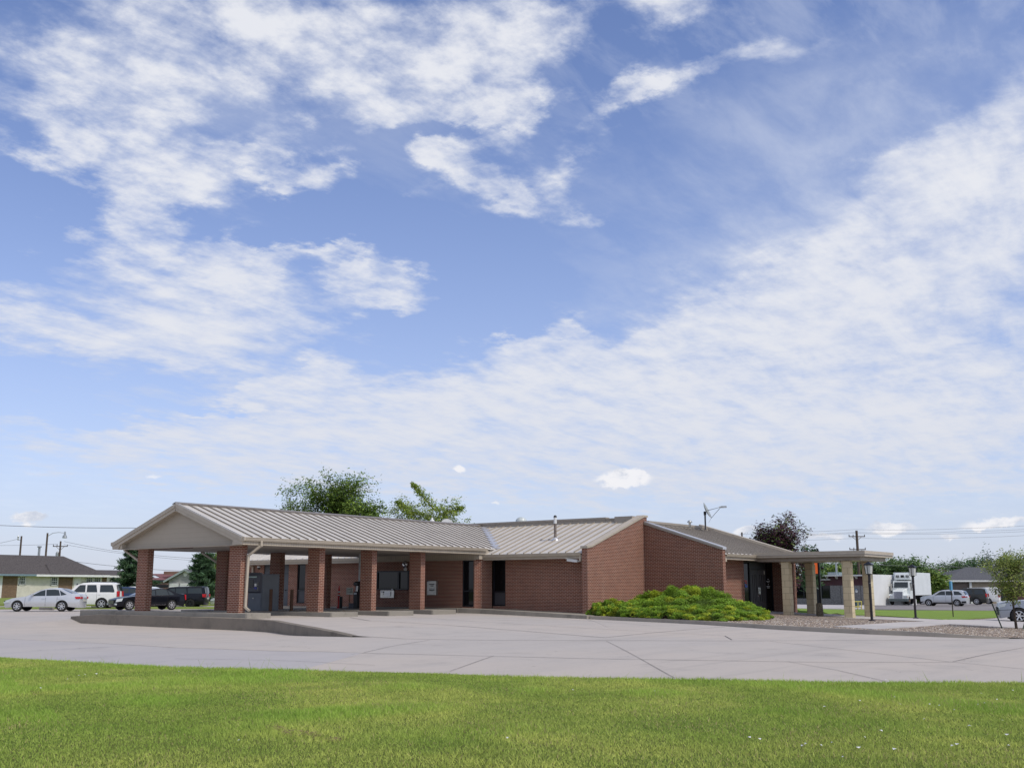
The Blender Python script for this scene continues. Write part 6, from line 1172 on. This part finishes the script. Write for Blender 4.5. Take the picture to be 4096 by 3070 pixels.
def lamp_post(p, label, ht):
    T = thing('lamp_post', label, 'lamp post', p, 'lantern lamp posts by the entrance path'); x, y, z = p; BR = mat('dark_bronze_post', (.028,.022,.026), .45, .08, 4)
    b = MB(); b.lathe((x,y,z-.05), [(.14,0),(.14,.07),(.10,.09),(.06,.10)], 16); build('base', b, BR, T, ang=40)
    b = MB(); b.box(x-.045, x+.045, y-.045, y+.045, z+.04, z+ht-.62); build('post', b, BR, T); zl_ = z+ht-.62
    b = MB(); b.lathe((x,y,zl_), [(.05,0),(.11,.03),(.13,.045),(.13,.065)], 4); 
    for a in range(4):
        t_ = a*pi/2+pi/4; b.bar((x+cos(t_)*.155, y+sin(t_)*.155, zl_+.06), (x+cos(t_)*.2, y+sin(t_)*.2, zl_+.45), .022, .022)
    b.lathe((x,y,zl_+.44), [(.24,0),(.25,.02),(.20,.06),(.10,.11),(.06,.13),(.02,.17)], 4); b.v = [(x+(q[0]-x)*cos(pi/4)-(q[1]-y)*sin(pi/4), y+(q[0]-x)*sin(pi/4)+(q[1]-y)*cos(pi/4), q[2]) for q in b.v]
    L_ = build('lantern', b, BLACKP, T); b = MB(); b.lathe((x,y,zl_+.065), [(.135,0),(.185,.37)], 4); b.v = [(x+(q[0]-x)*cos(pi/4)-(q[1]-y)*sin(pi/4), y+(q[0]-x)*sin(pi/4)+(q[1]-y)*cos(pi/4), q[2]) for q in b.v]; build('lamp_glass', b, LAMPM, L_)
    b = MB(); b.bar((x,y,z+ht-.95), (x-F2.x*.1, y-F2.y*.1, z+ht-.95), .03, .03); b.tube((x-.05,y,z+ht-.97),(x+.1,y-.03,z+ht-.97),.012); build('bracket', b, GALV, T)
q = atd(3488, 2481, 47.5); lamp_post(tuple(q), 'nearer lantern lamp post, close to the right front stone column', 2.57)
q = atd(3663, 2471, 53); lamp_post(tuple(q), 'farther lantern lamp post standing at the edge of the side lawn', 2.60)
q = atd(*r7(750, 1337), 64); t_ = atd(*r7(778, 838), 64); SPn = thing('sign_post', 'thin dark post with a narrow blue sign seen edge-on, on the side lawn', 'sign', tuple(q))
b = MB(); b.bar(q-Vector((0,0,.05)), (q.x,q.y,t_.z-.55), .05, .04, (1,0,0)); build('post', b, mat('dark_sign_post', (.05,.035,.03), .7, .1, 6), SPn)
b = MB(); hh = azdir(38); b.obox((q.x,q.y,t_.z-.27), hh*.16, azdir(128)*.045, (0,0,.27)); build('panel', b, mat('sign_back_blue', (.09,.28,.48), .4, .05, 3), SPn)
# ------------------------------------------------------------------ houses
SHG = mat('grey_brown_shingles', (.105,.092,.088), .95, .25, 7, bump=.5); SHB = mat('blue_grey_shingles', (.115,.118,.13), .95, .25, 7, bump=.5); REDR = mat('red_roofing', (.20,.085,.085), .8, .1, 2)
R1 = lambda x, y: (x*.40687, 1980+y*.40687)
YH = atd(230, 2388, 125).y; aH = lambda x, y: atY(*R1(x, y), YH); gz = aH(300, 1000).z-.15; ez = aH(700, 790).z
HS = thing('brick_house', 'ranch house with cream siding, tan brick and grey-brown hipped roof at the left', 'house', (aH(300, 900).x, YH, gz))
def hseg(x0, x1, m_, nm): b = flatbox(aH(x0, 900).x, aH(x1, 900).x, YH, YH+.3, gz-.3, ez+.1); return build(nm, b, m_, HS)
hseg(-200, -10, VINYL, 'siding_wall'); hseg(-10, 20, WHITE, 'corner_board'); hseg(20, 168, TANB, 'brick_wall'); hseg(168, 572, VINYL, 'siding_wall'); hseg(572, 712, TANB, 'brick_wall'); hseg(712, 998, VINYL, 'siding_wall'); hseg(998, 1045, TANB, 'brick_wall')
b = flatbox(aH(-400,900).x, aH(1045,900).x, YH+.3, YH+11, gz-.3, ez+.1); build('house_body', b, VINYL, HS)
def hwin(x0, x1, y0, y1, par=HS):
    a, c_ = aH(x0, y1), aH(x1, y0); b = MB(); t_ = .09; b.box(a.x, c_.x, YH-.07, YH-.005, a.z, a.z+t_); b.box(a.x, c_.x, YH-.07, YH-.005, c_.z-t_, c_.z); b.box(a.x, a.x+t_, YH-.07, YH-.005, a.z, c_.z); b.box(c_.x-t_, c_.x, YH-.07, YH-.005, a.z, c_.z); zm = (a.z+c_.z)/2; b.box(a.x, c_.x, YH-.07, YH-.005, zm-.03, zm+.03)
    for k in (1, 2): xx = a.x+(c_.x-a.x)*k/3; b.box(xx-.015, xx+.015, YH-.06, YH-.02, a.z, c_.z)
    for k in (.25, .75): zz = a.z+(c_.z-a.z)*k; b.box(a.x, c_.x, YH-.06, YH-.02, zz-.015, zz+.015)
    o = build('window', b, WHITE, par); build('pane', flatbox(a.x, c_.x, YH-.035, YH-.02, a.z, c_.z), mat('house_pane', (.06,.075,.07), .15, .1, 2), o)
hwin(176, 254, 793, 882); hwin(493, 570, 797, 886); hwin(836, 914, 803, 900); hwin(914, 992, 803, 900)
a, c_ = aH(716, 1000), aH(792, 805); b = MB(); b.box(a.x, c_.x, YH-.06, YH-.005, gz, c_.z); o = build('door', b, WHITE, HS); b = MB(); b.tube((a.x+.12,YH-.1,gz+1),(a.x+.12,YH-.06,gz+1),.04); build('handle', b, BLACKP, o); b = MB(); b.lathe(((a.x+c_.x)/2,YH-.065,gz+1.6),[(.1,0),(.1,.01)],12,(0,-1,0)); build('door_ornament', b, GREYD, o)
# hipped roof with a lower extension on the right
e0 = aH(-400, 775); e1 = aH(805, 765); x0_, x1_ = e0.x, aH(1110, 770).x; xm = aH(790, 700).x; rz = atd(*R1(640, 597), 131).z; yb_ = YH+5.6; yf = YH-.75
b = MB(); V_ = [(x0_,yf,ez+.1),(x1_-1.0,yf,ez+.1),(x1_-1.0,YH+11.8,ez+.1),(x0_,YH+11.8,ez+.1),(x0_,yb_,rz),(atd(*R1(640,597),131).x,yb_,rz)]
b.add(V_, [(0,1,5,4),(1,2,5),(2,3,4,5),(3,0,4),(0,3,2,1)]); rf = build('roof', b, SHG, HS)
b = MB(); b.add([(xm-4,yf-.02,ez+.14),(x1_+.4,yf-.02,ez+.06),(x1_+.4,YH+8,ez+.06),(xm-4,YH+8,ez+.14),(xm-3,YH+2.2,ez+1.35),(xm+.6,YH+2.8,ez+1.05)], [(0,1,5,4),(1,2,3,5),(0,3,2,1),(3,0,4),(3,4,5)]); build('porch_roof', b, SHG, HS)
for (x, y) in ((287,728),(470,733)):
    q = atd(*R1(x, y), 127.0); b = MB(); b.lathe((q.x,q.y,q.z-.25), [(.12,0),(.12,.35),(.2,.36),(.02,.5)], 10); build('roof_vent', b, WHITE, rf)
q = atd(*R1(382, 585), 130.5); b = MB(); b.lathe((q.x,q.y,q.z-.3), [(.14,0),(.14,1.2),(.26,1.22),(.26,1.34),(.18,1.36)], 10); build('flue_pipe', b, GALV, rf)
b = MB(); b.box(aH(325,765).x, x1_-.9, yf-.06, yf, ez-.12, ez+.11); b.box(x1_-.9, x1_+.45, yf-.09, yf-.03, ez-.14, ez+.08); build('eave_fascia', b, WHITE, HS); b = MB(); b.box(x0_, aH(325,765).x, yf-.04, yf, ez-.08, ez+.12); build('eave_fascia', b, mat('faded_blue_fascia', (.17,.25,.30), .6), HS)
b = MB(); b.box(x0_, x1_, yf, YH, ez-.06, ez-.02); build('eave_soffit', b, WHITE, HS); b = MB(); b.tube((x1_-.2,YH-.6,gz-.2),(x1_-.2,YH-.6,ez),.07); build('porch_post', b, GALV, HS)
# low brown wing and red roofed school behind
def hip(b, x0, x1, y0, y1, z0, z1, inset=None):
    i = inset if inset is not None else (y1-y0)/2; ym_ = (y0+y1)/2; b.add([(x0,y0,z0),(x1,y0,z0),(x1,y1,z0),(x0,y1,z0),(x0+i,ym_,z1),(x1-i,ym_,z1)], [(0,1,5,4),(1,2,5),(2,3,4,5),(3,0,4),(0,3,2,1)])
SC = thing('school_building', 'long brown brick building with red hipped roofs behind the pine', 'building', tuple(atd(550, 2380, 200)))
def rel(px, D): q = atd(px, 2353, D); return q
q0, q1 = atd(R1(1100,0)[0], 2353, 205), atd(R1(1640,0)[0], 2353, 205); dirx = (q1-q0).normalized(); Lx = (q1-q0).length
M_ = Matrix.Translation(q0) @ Matrix(((dirx.x,-dirx.y,0),(dirx.y,dirx.x,0),(0,0,1))).to_4x4()
def loc2(b): b.v = [tuple(M_ @ Vector(p)) for p in b.v]; return b
zz = lambda y: atd(600, 1980+y*.40687, 205).z-CZ
b = MB(); b.box(0, Lx, 0, 14, -2, zz(845)); build('brown_wall', loc2(b), BROWNB, SC); b = MB(); b.box(-.3, Lx+.3, -.3, 14.3, zz(845), zz(830)); build('eave', loc2(b), mat('grey_blue_eave', (.12,.16,.18), .6), SC)
b = MB(); hip(b, -.4, Lx*.62, -.4, 14.4, zz(832), zz(775)+.0, 4.0); hip(b, Lx*.55, Lx+.4, -.5, 14.5, zz(831), zz(765), 6.0); build('red_roof', loc2(b), REDR, SC)
b = MB(); x_ = Lx*(1510-1100)/540; b.box(x_-.2, x_+2.8, 6, 9, zz(800), zz(742)); build('cupola', loc2(b), BROWNB, SC)
b = MB(); x_ = Lx*(1500-1100)/540; b.box(x_, x_+3.2, -.06, 0, zz(905), zz(878)); build('window', loc2(b), GLASS, SC)
q = atd(R1(1060,0)[0], 2353, 170); b = MB(); b.box(q.x-7, q.x+6, q.y-2, q.y+8, -1, atd(430,1980+785*.40687,170).z); BW = thing('far_house', 'low house with a dark brown roof just right of the ranch house', 'house', (q.x,q.y,-.5)); build('wall', b, VINYL, BW); b = MB(); hip(b, q.x-8, q.x+7, q.y-3, q.y+9, atd(430,1980+785*.40687,170).z, atd(430,1980+735*.40687,174).z, 2); build('roof', b, SHG, BW)
# gabled grey brick house
DG = 150; q0, q1 = atd(R1(1620,0)[0], 2353, DG), atd(R1(2010,0)[0], 2353, DG); dirx = (q1-q0).normalized(); Lx = (q1-q0).length
M_ = Matrix.Translation(Vector((q0.x,q0.y,0))) @ Matrix(((dirx.x,-dirx.y,0),(dirx.y,dirx.x,0),(0,0,1))).to_4x4(); zz = lambda y: atd(740, 1980+y*.40687, DG).z
GH = thing('gabled_house', 'pale grey brick house with a steep gable and arched garage doors', 'house', (q0.x,q0.y,-.3)); ze_ = zz(832); zp = zz(722)
b = MB(); b.ext([(.5,0,-.6),(Lx-.1,0,-.6),(Lx-.1,0,ze_),(Lx/2,0,zp-.25),(.5,0,ze_)], (0,.3,0)); build('gable_wall', loc2(b), GREYB, GH)
b = MB(); b.ext([(-.1,-.5,ze_-.1),(Lx/2,-.5,zp),(Lx+.5,-.5,ze_-.1),(Lx+.5,-.5,ze_-.35),(Lx/2,-.5,zp-.3),(-.1,-.5,ze_-.35)], (0,12,0)); build('roof', loc2(b), SHB, GH)
b = MB(); b.ext([(-.1,-.55,ze_-.1),(Lx/2,-.55,zp),(Lx/2,-.55,zp-.3),(-.1,-.55,ze_-.38)], (0,.05,0)); b.ext([(Lx/2,-.55,zp),(Lx+.5,-.55,ze_-.1),(Lx+.5,-.55,ze_-.38),(Lx/2,-.55,zp-.3)], (0,.05,0)); build('rake_board', loc2(b), mat('sage_trim', (.30,.36,.36), .6), GH)
b = MB(); x_ = Lx*.5; hip(b, x_, x_+14, 2, 14, ze_, zz(722), 1.0); build('rear_roof', loc2(b), SHG, GH)
for x0_, x1_ in ((1665,1752),(1770,1858)):
    a = Lx*(x0_-1620)/390; c_ = Lx*(x1_-1620)/390; b = MB(); b.box(a, c_, -.08, 0, -.4, zz(864)); 
    o = build('garage_door', loc2(b), WHITE, GH); b = MB()
    for k in range(4): b.box(a, c_, -.09, -.08, .0+.55*k, .03+.55*k)
    build('panel_groove', loc2(b), GREYC, o)
b = MB(); b.lathe((Lx*.5, -.02, zz(762)), [(.32,0),(.32,.04)], 16, (0,-1,0)); b.v = [(p[0],p[1],zz(762)+(p[2]-zz(762))*1.5) for p in b.v]; build('gable_vent', loc2(b), WHITE, GH)
# right-hand houses
def house(label, px0, px1, D, pye, pyr, base, wallm, roofm, hipin, depth=12, ang=0, extra=None, ridge_shift=0):
    q0, q1 = atd(px0, 2353, D), atd(px1, 2353, D); dx_ = (q1-q0).normalized(); L_ = (q1-q0).length; M2 = Matrix.Translation(Vector((q0.x,q0.y,0))) @ Matrix(((dx_.x,-dx_.y,0),(dx_.y,dx_.x,0),(0,0,1))).to_4x4()
    T = thing('house', label, 'house', (q0.x,q0.y,base)); ze_ = atd((px0+px1)/2, pye, D).z; zr_ = atd((px0+px1)/2, pyr, D+depth/2).z
    tr = lambda b: (setattr(b, 'v', [tuple(M2 @ Vector(p)) for p in b.v]), b)[1]
    b = MB(); b.box(0, L_, 0, depth, base-.5, ze_); build('wall', tr(b), wallm, T); b = MB(); hip(b, -.7, L_+.7, -.7, depth+.7, ze_+.12, zr_, hipin); build('roof', tr(b), roofm, T)
    b = MB(); b.box(-.72, L_+.72, -.74, -.68, ze_-.12, ze_+.14); b.box(-.74,-.70,-.7,depth+.7,ze_-.12,ze_+.14); build('eave_fascia', tr(b), WHITE, T)
    if extra: extra(T, tr, L_, ze_)
    return T
BRN = linemat('brown_lap_siding', (.17,.135,.12), 'z', .2, .02, .6); TAN2 = linemat('tan_lap_siding', (.34,.28,.215), 'z', .2, .02, .6)
def ex1(T, tr, L_, ze_):
    b = MB(); b.box(L_*0.182, L_+.05, -.06, -.0, -1.6, ze_); build('tan_wall', tr(b), TAN2, T); b = MB(); b.box(L_*0.167, L_*0.182, -.4, -.1, -1.6, ze_); build('porch_post', tr(b), WHITE, T)
    b = MB(); b.box(L_*0.352, L_*0.399, -.09, -.06, -1.4, .9); build('garage_door', tr(b), WHITE, T); b = MB(); b.box(L_*0.452, L_*0.558, -.09, -.06, -1.4, .7); build('brown_door', tr(b), MAR, T)
house('wide tan and brown house with a grey hipped roof behind the white van', r7(638,0)[0], r7(2600,0)[0], 178, 2080+838*.28952, 2080+650*.28952, -1.4, BRN, SHB, 7.5, 15, extra=ex1)
def ex2(T, tr, L_, ze_):
    b = MB(); b.box(L_*.35, L_*.62, -.05, 0, ze_-1.5, ze_-.3); build('window', tr(b), GLASS, T)
house('blue-grey roofed house peeking out between the truck and the tan house', r7(500,0)[0], r7(900,0)[0], 215, 2080+850*.28952, 2080+682*.28952, -1.8, mat('pale_wall', (.5,.5,.48), .7), SHB, 2.0, 20, extra=ex2)
house('far house of which only a strip of red roof shows above the blue-grey roof', r7(486,0)[0], r7(680,0)[0], 300, 2080+700*.28952, 2080+672*.28952, -2, MATS['pale_wall'], REDR, 1.0, 14)
# ------------------------------------------------------------------ poles and wires
def pole(label, px, py, D, zb_, r=.15, arms=(), lamp=False, can=False):
    t = atd(px, py, D); T = thing('utility_pole', label, 'utility pole', (t.x,t.y,zb_)); b = MB(); b.tube((t.x,t.y,zb_),(t.x,t.y,t.z),r*1.2,r*.85,10); build('post', b, WOODP, T)
    rv = Vector((R2.x,R2.y,0))
    for (dz, L_, ) in arms:
        b = MB(); c = Vector((t.x,t.y,t.z-dz)); b.bar(c-rv*L_, c+rv*L_, .12, .14)
        b.bar(c+Vector((0,0,-.7)), c+rv*L_*.6, .04, .05); b.bar(c+Vector((0,0,-.7)), c-rv*L_*.6, .04, .05); a = build('crossarm', b, WOODP, T); b = MB()
        for k in (-.95, -.45, .95): b.lathe(c+rv*L_*k+Vector((0,0,.07)), [(.05,0),(.08,.08),(.05,.14),(.08,.18),(.02,.26)], 8)
        build('insulator', b, BLACKP, a)
    if lamp:
        c = Vector((t.x,t.y,t.z-.5)); b = MB(); pts = [c, c+rv*.8+Vector((0,0,.5)), c+rv*1.7+Vector((0,0,.6)), c+rv*2.6+Vector((0,0,.5))]
        for a, d_ in zip(pts[:-1], pts[1:]): b.tube(a, d_, .04, n=6)
        o = build('lamp_arm', b, GALV, T); b = MB(); b.lathe(pts[-1]+Vector((0,0,-.75)), [(.30,0),(.34,.06),(.28,.35),(.16,.45),(.12,.9),(.03,1.0)], 12); build('lamp_head', b, GALV, o)
    if can:
        c = Vector((t.x,t.y,t.z-3.0))-rv*.42*can; b = MB(); b.lathe(c, [(.26,0),(.28,.05),(.28,.95),(.2,1.05),(.05,1.25)], 12); build('transformer', b, GALV, T)
    return t
t1 = pole('leftmost wooden utility pole behind the ranch house, leaning fixtures at its top', *R1(212, 400), 165, -.5, can=.0, arms=())
b = MB(); rv = Vector((R2.x,R2.y,0)); c = t1-Vector((0,0,.6))-rv*.5; b.lathe(c, [(.1,0),(.14,.1),(.08,.3),(.14,.5),(.05,.7)], 8); b.bar(c, t1-Vector((0,0,.6)), .06, .06); single('pole_insulator', b, GALV, 'insulator and cutout hanging left of the leftmost pole top', 'insulator')
t2 = pole('wooden pole carrying a street lamp on a curved arm, middle of the three left poles', *R1(468, 370), 160, -.5, lamp=True)
t3 = pole('wooden utility pole with one crossarm and a transformer, right of the street lamp pole', *R1(597, 450), 190, -.5, .17, arms=((.9, 1.3),), can=1.0)
t4 = pole('tall wooden utility pole with two crossarms above the entrance canopy', *R6(832, 150), 172, -1.0, .22, arms=((.95, 1.3), (3.0, 1.3)))
t5 = pole('distant pole top with equipment left of the purple tree', 2600+1015*.36184, 1980+408*.36184, 190, -.5, .17, can=-1.0)
WIRE = mat('wire_grey', (.16,.165,.18), .6)
def wire(label, pts, D, r=.02, name='power_line'):
    b = MB(); P_ = [atd(a, c, d_) for (a, c), d_ in zip(pts, D if hasattr(D, '__len__') else [D]*len(pts))]
    for a, c in zip(P_[:-1], P_[1:]):
        n_ = 6; sag = (c-a).length*.006
        for k in range(n_):
            f = lambda t: a.lerp(c, t)-Vector((0,0,sag*4*t*(1-t))); b.tube(f(k/n_), f((k+1)/n_), r, n=4, cap=False)
    o = single(name, b, WIRE, label, 'wire', None, recalc=False); return o
wire('bold dark cable crossing the left sky above the poles to the gable', [(-200,2095),(0,2100),(533,2110),(1100,2135)], 60, .014)
wire('upper thin wire running left from the leftmost pole', [(-150,2185), R1(0,468), R1(190,425)], 165, .022)
wire('thin wire from the crossarm pole running right behind the gable', [R1(627,452), R1(1110,545), R1(1900,620)], 190, .025)
wire('lower thin wire from the crossarm pole running right behind the gable', [R1(627,480), R1(1110,560), R1(1900,640)], 190, .022)
wire('thin level wire running left from the crossarm pole', [(-150,2176), R1(0,492), R1(570,478)], 190, .022)
wire('service cable from the ranch house roof to the right, seen under the canopy', [R1(720,648), R1(1100,692), R1(1520,728), R1(1900,745)], 128, .022)
for lab, pts in (('topmost wire of the right-hand power line', [(2960,2135), R6(0,172), R6(822,133), R6(1842,137), r7(860,110), r7(1800,70)]), ('second wire from the top of the right-hand power line', [R6(0,205), R6(790,175), R6(1842,182), r7(860,152), r7(1800,119)]),
                 ('third wire from the top of the right-hand power line', [R6(0,222), R6(790,190), R6(1842,203), r7(860,178), r7(1800,149)]), ('lowest bare wire of the right-hand power line', [R6(0,290), R6(840,261), R6(1842,268), r7(860,240), r7(1800,204)]),
                 ('pale telephone cable low across the right-hand trees', [R6(200,625), R6(1100,650), R6(1842,678), r7(1300,640), r7(1800,626)])):
    wire(lab, pts, 172, .017 if 'cable' not in lab else .028)
# ------------------------------------------------------------------ distant trees, one object each
def ftree(label, px, D, pytop, R, cols, seed, n=4200, ls=.42, zb_=-1.2):
    tree('distant_tree', label, 'tree', px, D, zb_, ztop(pytop, px, D), R, .22, n, ls, cols, 'trees behind the right-hand lot', crown=egg, nb=14, seed=seed, first=.12, twig=.4, clump=.34, sub=4, up=.5)
FG = [(.11,.19,.06),(.14,.23,.07),(.085,.155,.055)]; FD = [(.06,.11,.055),(.08,.14,.065)]
k = 40
for lab, px, D, pt_, R, cs in [('green tree behind the shop roof, left of the air conditioner', 3292, 185, 2247, 4.2, FG), ('yellow-green tree behind the turbine vent on the shop roof', 3350, 180, 2262, 3.2, G1), ('green tree behind the slate blue sign board', 3400, 190, 2240, 4.0, FG),
        ('pale thin tree between the third and fourth stone columns', 3438, 200, 2250, 3.2, [(.10,.17,.08),(.12,.2,.09)]), ('round green tree just right of the nearer lamp post lantern', 3515, 185, 2247, 4.2, FG), ('green tree above the left end of the white flank wall', 3560, 190, 2238, 4.4, FG),
        ('large green tree above the middle of the white flank wall', 3605, 186, 2233, 4.6, FG), ('green tree behind the farther lamp post lantern', 3648, 190, 2238, 4.2, FG), ('green tree behind the box of the semi truck', 3690, 182, 2254, 3.8, FG), ('bushy green tree right of the truck box, reaching to the ground', 3735, 172, 2285, 3.0, G1),
        ('hazy round tree above the blue-grey roof', 3780, 320, 2250, 7.5, FD), ('branchy green tree above the gap between the two roofs', 3838, 260, 2236, 5.6, FG), ('light green tree behind the ridge of the tan house', 3895, 260, 2232, 5.6, [(.10,.19,.07),(.08,.16,.06)]),
        ('dark green tree behind the ridge, left of the young tree', 3948, 255, 2227, 6.0, FD), ('tall dark tree behind the top of the young tree', 4030, 250, 2205, 6.2, FD), ('dark tree at the right edge of the photograph', 4085, 250, 2222, 6.0, FD)]:
    k += 1; ftree(lab, px, D, pt_, R, cs, k)
